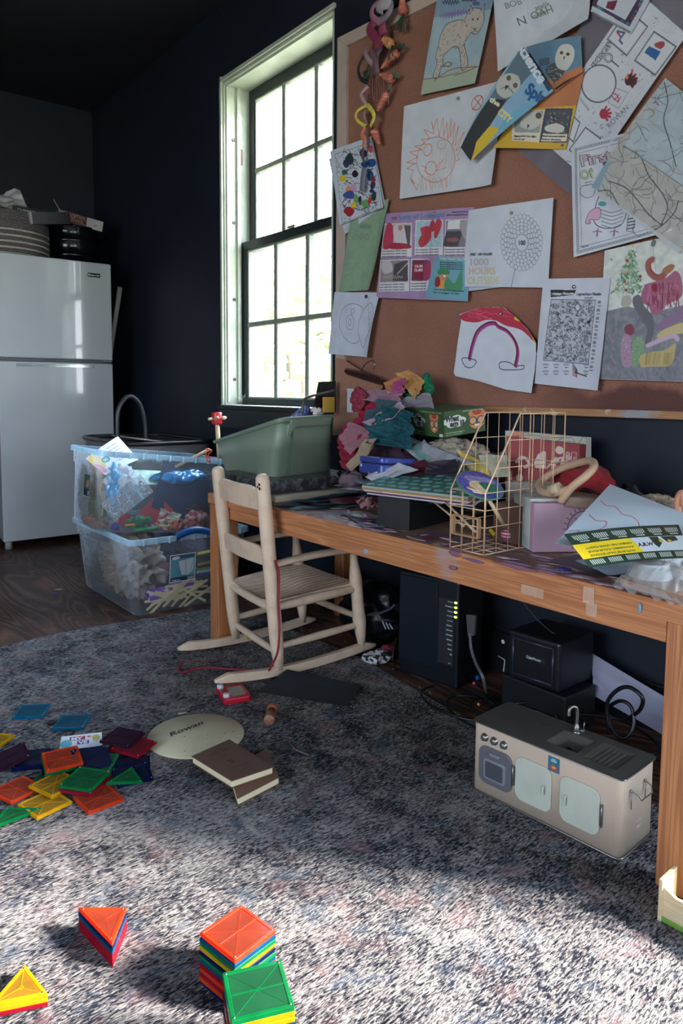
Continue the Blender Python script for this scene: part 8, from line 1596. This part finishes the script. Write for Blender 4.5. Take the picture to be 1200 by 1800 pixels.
# ---------------------------------------------------------------- magnetic tiles
TCOL = {'orange': 'E8542A', 'green': '12934E', 'navy': '17245E', 'blue': '12608E', 'turquoise': '0E7FA8', 'yellow': 'E8BE1E', 'red': 'B51E38', 'purple': '4A2440'}
def tile_mats(c):
    m1 = clear('tile frame '+c, TCOL[c], 0.70, 0.12, TCOL[c], trans=0.5); rgb = [int(TCOL[c][i:i+2], 16) for i in (0, 2, 4)]; lt = ''.join('%02X' % int(v*0.72+200*0.28) for v in rgb); m2 = clear('tile panel '+c, lt, 0.30, 0.10, lt, trans=0.5); return m1, m2
PROTO = {}
TH = 0.0062
def outline(kind):
    s = 0.038
    if kind == 'square': return [(-s, -s), (s, -s), (s, s), (-s, s)]
    if kind == 'right': return [(-0.026, -0.026), (0.050, -0.026), (-0.026, 0.050)]
    if kind == 'equi': return [(-0.0375, -0.0217), (0.0375, -0.0217), (0, 0.0433)]
def inset(P, d):
    c = (sum(p[0] for p in P)/len(P), sum(p[1] for p in P)/len(P)); k = 1-d/0.03 if len(P) == 4 else 1-d/0.0217
    k = 1-d/(0.038 if len(P) == 4 else 0.0222); return [(c[0]+(p[0]-c[0])*k, c[1]+(p[1]-c[1])*k) for p in P]
def make_tile(kind, c, label, group=None):
    m1, m2 = tile_mats(c); P = outline(kind); key = (kind,)
    if key not in PROTO:
        b = MB(); O_ = inset(P, 0.0008); I = inset(P, 0.0062); n = len(P)
        for i in range(n):
            j = (i+1) % n; b.hexa([(*O_[i], 0), (*O_[j], 0), (*I[j], 0), (*I[i], 0), (*O_[i], TH), (*O_[j], TH), (*I[j], TH), (*I[i], TH)])
        cx_ = sum(p[0] for p in P)/n; cy_ = sum(p[1] for p in P)/n
        for i in range(n): b.bar((cx_, cy_, TH/2), (*inset(P, 0.006)[i], TH/2), 0.0013, TH*0.94)
        if n == 4: b.bar((-0.0335, 0, TH/2), (0.0335, 0, TH/2), 0.0030, TH*0.94)
        b.lathe([(0.0022, 0.0004), (0.004, 0.0004), (0.004, TH-0.0004), (0.0022, TH-0.0004)], (cx_, cy_, 0), 12)
        me1 = bpy.data.meshes.new('frame'); bmesh.ops.recalc_face_normals(b.bm, faces=b.bm.faces[:]); b.bm.to_mesh(me1)
        b = MB()
        I = inset(P, 0.0066)
        b.prism(I, 0.0012, None, (0, 0, TH-0.0018)); b.prism(I, 0.0012, None, (0, 0, 0.0006)); me2 = bpy.data.meshes.new('panel'); b.bm.to_mesh(me2)
        b = MB(); b.lathe([(0, 0.0006), (0.0013, 0.0006), (0.0018, 0), (0, 0)], (0, 0, 0), 10); me3 = bpy.data.meshes.new('rivet'); b.bm.to_mesh(me3)
        PROTO[key] = (me1, me2, me3)
    me1, me2, me3 = PROTO[key]
    ck = (kind, c)
    if ck not in PROTO:
        a, d_ = me1.copy(), me2.copy(); a.materials.append(m1); d_.materials.append(m2)
        if not me3.materials: me3.materials.append(mat('rivet steel', 'B9B4AC', 0.25, 0.9))
        PROTO[ck] = (a, d_)
    a, d_ = PROTO[ck]
    t = thing('magnetic_tile', label, 'magnetic tile', group=group)
    o = bpy.data.objects.new('frame', a); COL.objects.link(o); o.parent = t; bv = o.modifiers.new('bevel', 'BEVEL'); bv.width = 0.0007; bv.segments = 1
    o = bpy.data.objects.new('panel', d_); COL.objects.link(o); o.parent = t
    for p in inset(P, 0.0048): o = bpy.data.objects.new('rivet', me3); COL.objects.link(o); o.parent = t; o.location = (p[0], p[1], TH)
    return t
def put(kind, c, label, x, y, z, rz=0, rx=0, ry=0, group=None):
    t = make_tile(kind, c, label, group); t.location = (x, y, z); t.rotation_euler = (math.radians(rx), math.radians(ry), math.radians(rz)); return t
R0 = 0.0075; rn = random.Random(2)
ordn = ['bottom', 'second', 'third', 'fourth', 'fifth', 'sixth', 'seventh', 'eighth', 'ninth', 'tenth', 'eleventh', 'twelfth', 'thirteenth', 'fourteenth', 'fifteenth', 'sixteenth']
seq = ['navy', 'orange', 'red', 'orange', 'red', 'blue', 'green', 'navy', 'yellow', 'green', 'blue', 'orange']
for k, c in enumerate(seq):
    put('square', c, '%s square magnetic tile, %s from the rug in the stack topped with orange' % (c, ordn[k]), 0.482+rn.uniform(-.0008, .0008), 0.837+rn.uniform(-.0008, .0008), R0+k*(TH+0.0002), -79.3+90+rn.uniform(-1, 1), group='square tiles in the orange-topped stack')
seq = ['red', 'navy', 'orange', 'green', 'blue', 'red', 'yellow', 'navy', 'green', 'orange', 'red', 'purple', 'blue', 'yellow', 'yellow', 'green']
for k, c in enumerate(seq):
    z = R0+k*(TH+0.0002); put('square', c, '%s square magnetic tile, %s from the rug in the front stack topped with green' % (c, ordn[k]), 0.437+rn.uniform(-.001, .001), 0.710+rn.uniform(-.001, .001), z, -111.7+90+rn.uniform(-1.5, 1.5), group='square tiles in the green-topped stack')
seq = ['red', 'red', 'red', 'blue', 'navy', 'orange']
for k, c in enumerate(seq):
    t = put('right', c, '%s triangular magnetic tile, %s from the rug in the triangle stack' % (c, ordn[k]), 0, 0, R0+k*(TH+0.0002), 0, group='tiles in the triangle stack')
    A0, A1, A2 = Vector((0.345, 1.069, 0)), Vector((0.400, 1.027, 0)), Vector((0.360, 0.960, 0))
    cor = A1; d1 = (A0-A1).normalized(); ang = math.degrees(math.atan2((A0-A1).y, (A0-A1).x)); ang = ang  # right angle corner at A1
    t.rotation_euler = (0, 0, math.radians(ang)); R_2 = Matrix.Rotation(math.radians(ang), 3, 'Z'); t.location = Vector((cor.x, cor.y, t.location.z))-R_2@Vector((-0.026, -0.026, 0))
for k, c in enumerate(['red', 'yellow', 'yellow']):
    put('equi', c, '%s triangular magnetic tile, %s of the small pile at the lower left corner' % (c, ordn[k]), 0.236, 0.990, R0+k*(TH+0.0002), 0, group='tiles in the yellow-topped triangle pile').rotation_euler = (0, 0, math.radians(-22))
# scattered pile
put('square', 'turquoise', 'turquoise square magnetic tile lying alone furthest left on the rug', 0.502, 1.905, R0, -30.6)
put('square', 'turquoise', 'turquoise square magnetic tile beside the black rubber lump', 0.563, 1.782, R0, -33.9)
put('square', 'yellow', 'yellow square magnetic tile cut by the left edge of the photo', 0.380, 1.795, R0, -50)
put('square', 'navy', 'navy square magnetic tile at the left of the pile under a tilted one', 0.430, 1.645, R0, -22)
put('square', 'navy', 'second navy square tile directly under the left navy one', 0.432, 1.640, R0+TH, -25)
put('square', 'purple', 'dark purple tile tilted on the navy tiles at the left of the pile', 0.388, 1.655, R0+2*TH+0.004, -5, 0, -14)
put('square', 'green', 'green square tile flat beneath the orange-topped group', 0.458, 1.555, R0, -40)
put('square', 'navy', 'navy square tile under the raised orange tile', 0.468, 1.570, R0+TH+0.0005, -12)
put('square', 'green', 'green square tile under the raised orange tile', 0.470, 1.566, R0+2*TH+0.004, -10, 3, 0)
put('square', 'orange', 'orange square tile raised at the top middle of the pile', 0.470, 1.560, R0+3*TH+0.008, -9, 5, 0)
put('square', 'green', 'green square tile under the tilted navy tile right of the orange one', 0.535, 1.530, R0+TH+0.002, -35)
put('square', 'navy', 'navy square tile tilted at the top right of the orange tile', 0.526, 1.537, R0+3*TH, -4, 12, 6)
put('square', 'navy', 'navy square tile under the small green triangle', 0.598, 1.490, R0, -22)
put('square', 'navy', 'second navy square tile at the right end of the pile', 0.578, 1.442, R0+TH+0.0003, -12)
put('square', 'red', 'crimson square magnetic tile right of the pile near the name disc', 0.627, 1.553, R0+TH+0.004, -57, 0, 4)
put('square', 'purple', 'dark purple square tile resting on the crimson one', 0.617, 1.592, R0+2*TH+0.006, -54, 0, 3)
put('square', 'orange', 'orange square tile at the left front of the pile', 0.372, 1.538, R0+0.001, -71)
put('square', 'orange', 'orange square tile at the right front of the pile', 0.492, 1.405, R0, 4.5)
put('square', 'red', 'red square tile under the raised green tile', 0.484, 1.462, R0+TH+0.003, -50)
put('square', 'green', 'bright green square tile raised on the red one, front middle of the pile', 0.486, 1.465, R0+2*TH+0.005, -52, 2, 0)
put('square', 'yellow', 'yellow square tile at the front of the pile', 0.402, 1.452, R0, 13)
put('square', 'yellow', 'yellow square tile behind the front yellow one', 0.438, 1.503, R0+TH, 20)
t = put('right', 'green', 'green triangular tile at the front left corner of the pile', 0.342, 1.444, R0, 0); t.rotation_euler = (0, 0, math.radians(-165))
t.location = (0.340, 1.446, R0+0.0005); t.rotation_euler.z = math.radians(50+180)
t = put('equi', 'green', 'small green triangular tile on the navy tiles at the right', 0.560, 1.424, R0+2*TH+0.001, 85)
# ---------------------------------------------------------------- garlands hanging on the cork board
G = lambda x, y: (600+x/5.294, y/5.294)
straw = mat('orange raffia', 'A8544A', 0.7, var=0.9, vscale=30, var2='D9A07E', stretch=(1, 1, 9))
def carrot_mesh(p0, p1, r, m, parent, o0):
    """raffia wound carrot: fat end p0, tip p1"""
    p0, p1 = Vector(p0), Vector(p1); b = MB(); N = 44; P, R = [], []
    for i in range(N+1):
        t = i/N; P.append(lerp(p0, p1, t)-o0); R.append(max(0.0008, r*(math.sin(min(1, t*5+0.25)*PI/2))*(1-t)**0.55*(1+0.10*math.sin(i*PI))+ (0.0020 if i % 4 < 2 else 0)))
    b.tube(P, R, 14); return b.out('carrot', m, parent)
def tuft(p, d, n, L, parent, o0, seed, m):
    b = MB(); rn = random.Random(seed); d = Vector(d).normalized()
    for k in range(n):
        v = (d+Vector((rn.uniform(-.35, .15), rn.uniform(-.5, .5), rn.uniform(-.5, .5)))).normalized(); b.tube([Vector(p)-o0, Vector(p)-o0+v*L*0.6*rn.uniform(.7, 1), Vector(p)-o0+v*L*rn.uniform(.8, 1.2)+Vector((0, 0, -0.006))], 0.0011, 4)
    return b.out('leaf_tuft', m, parent)
gx_ = 1.655
cg = thing('carrot_garland', 'garland of orange raffia carrots with dark green tops hanging on the cork board', 'garland', at(*G(420, 480), x=1.66)); o0 = cg.location.copy()
dg_ = mat('dark raffia green', '3A4A40', 0.8, var=0.6, vscale=60); lg_ = mat('faded raffia green', '6E7A66', 0.8)
car = [((575, 130), (560, -30), 0.013, (0, 0, -1), (545, 150), 26, 0.045), ((470, 420), (330, 320), 0.0135, (0, -0.4, -1), (520, 230), 26, 0.045), ((530, 480), (365, 640), 0.012, (0, -0.7, 0.5), (565, 470), 24, 0.030), ((480, 740), (350, 690), 0.013, (0, -0.6, 0.4), (500, 740), 24, 0.030), ((430, 860), (325, 1050), 0.012, (0, -0.6, 0.5), (500, 800), 26, 0.030), ((300, 1210), (355, 1345), 0.0125, (0, 0.3, 1), (290, 1180), 8, 0.012)]
for i, (a, c, r, d, tp_, nn, L) in enumerate(car):
    carrot_mesh(at(*G(*a), x=gx_), at(*G(*c), x=gx_+0.004), r*1.15, mat('raffia yellow', 'C08A5A', 0.7, var=0.6, vscale=70, var2='8E4A3A') if i == 1 else straw, cg, o0); tuft(at(*G(*a), x=gx_), d, nn, L, cg, o0, i, lg_ if i in (3, 4) else dg_)
tuft(at(*G(280, 640), x=gx_), (0, 0.9, -0.5), 26, 0.035, cg, o0, 11, dg_)
b = MB(); b.tube(spline([at(*G(*q_), x=1.668)-o0 for q_ in ((560, 0), (540, 200), (520, 480), (525, 650), (450, 780), (330, 1060), (290, 1200))], 6), 0.0006, 5); b.out('string', mat('garland thread', '5A5048', 0.8), cg)
pg = thing('paper_garland', 'chain of folded paper and ribbon loops in pink, yellow, coral and grey', 'garland', at(*G(230, 900), x=1.66)); o0 = pg.location.copy()
def strip(Pc, w, m, name='paper_link', dx=0.0, bow=0.012):
    w *= 1.35; P = [at(*G(*q_), x=1.652+dx)-o0 for q_ in Pc]; S = spline(P, 6); b = MB(); n = len(S)-1
    def f(u, v):
        i = min(n-1, int(u*n)); t = u*n-i; p = lerp(S[i], S[i+1], t); T_ = (S[min(n, i+1)]-S[i]).normalized(); sd = Vector((1, 0, 0)).cross(T_).normalized(); return p+sd*(v-0.5)*w-Vector((bow*math.sin(u*PI)+0.004*math.sin(v*PI), 0, 0))
    b.grid(f, n, 6); o = b.out(name, m, pg); md = o.modifiers.new('s', 'SOLIDIFY'); md.thickness = 0.0006
pap = lambda c: mat('link '+c, c, 0.6, var=0.3, vscale=40)
strip([(400, 0), (320, 70), (310, 160), (370, 220)], 0.016, pap('8E5E74')); strip([(430, -20), (480, 80), (430, 170), (350, 190)], 0.020, pap('8A7E8E'), dx=0.004); strip([(470, 20), (390, 60), (360, 130)], 0.030, pap('A09CA6'), dx=-0.004)
strip([(330, 190), (280, 260), (310, 330), (400, 400)], 0.022, pap('7E2A48')); strip([(400, 200), (400, 330)], 0.026, pap('8A3A58'), dx=-0.006); strip([(330, 330), (340, 420), (390, 450)], 0.020, pap('7A2A40'), dx=0.006)
strip([(220, 440), (260, 540), (300, 600)], 0.014, pap('8E7884')); strip([(215, 520), (180, 640), (200, 740), (250, 770)], 0.010, pap('16181E'), dx=-0.006); strip([(270, 470), (330, 560), (330, 700)], 0.024, pap('6A4E58'), dx=0.008); strip([(380, 440), (340, 560)], 0.018, pap('5E4858'), dx=0.006)
for k in range(9): strip([(270+k*22, 730), (275+k*22, 860), (280+k*20, 930+(k % 3)*20)], 0.0022, pap('8A5A56'), 'fringe', dx=0.010, bow=0.002)
strip([(250, 800), (205, 880), (225, 940), (245, 1000)], 0.012, pap('A5848C'), dx=-0.002)
strip([(245, 980), (180, 1040), (170, 1120), (230, 1180)], 0.010, pap('C2B24A'), dx=-0.006, bow=0.016); strip([(245, 980), (320, 1050), (330, 1110), (270, 1175)], 0.013, pap('D6C85A'), dx=-0.006, bow=0.016); strip([(230, 990), (215, 1080), (235, 1175)], 0.014, pap('8A6458'), dx=0.002, bow=0.004)
strip([(215, 1180), (200, 1260), (225, 1300), (205, 1370)], 0.015, pap('C97A62'), dx=-0.004, bow=0.006); strip([(205, 1370), (200, 1450), (215, 1520)], 0.008, pap('4E5056'), dx=-0.004, bow=0.002); strip([(215, 1560), (190, 1780)], 0.019, pap('6E6C84'), dx=-0.002, bow=0.003)
b = MB(); b.box(at(*G(270, 1385), x=1.648)-o0, (0.001, 0.009, 0.011)); b.out('paper_link', pap('C94A4A'), pg)
# cobweb tufts at the sill corner
rn = random.Random(3); b = MB()
for k in range(34):
    q = Vector((1.765+rn.uniform(-.02, .03), 3.02+rn.uniform(-.03, .015), 0.77+abs(rn.gauss(0, 0.03)))); b.tube([q, q+Vector((rn.uniform(-.02, .02), rn.uniform(-.02, .02), rn.uniform(-.01, .03)))], 0.0005, 4)
tag(b.out('cobweb', mat('cobweb grey', 'C9CCC8', 0.8)), 'pale cobweb strands in the left corner of the window sill', 'cobweb', kind='stuff')
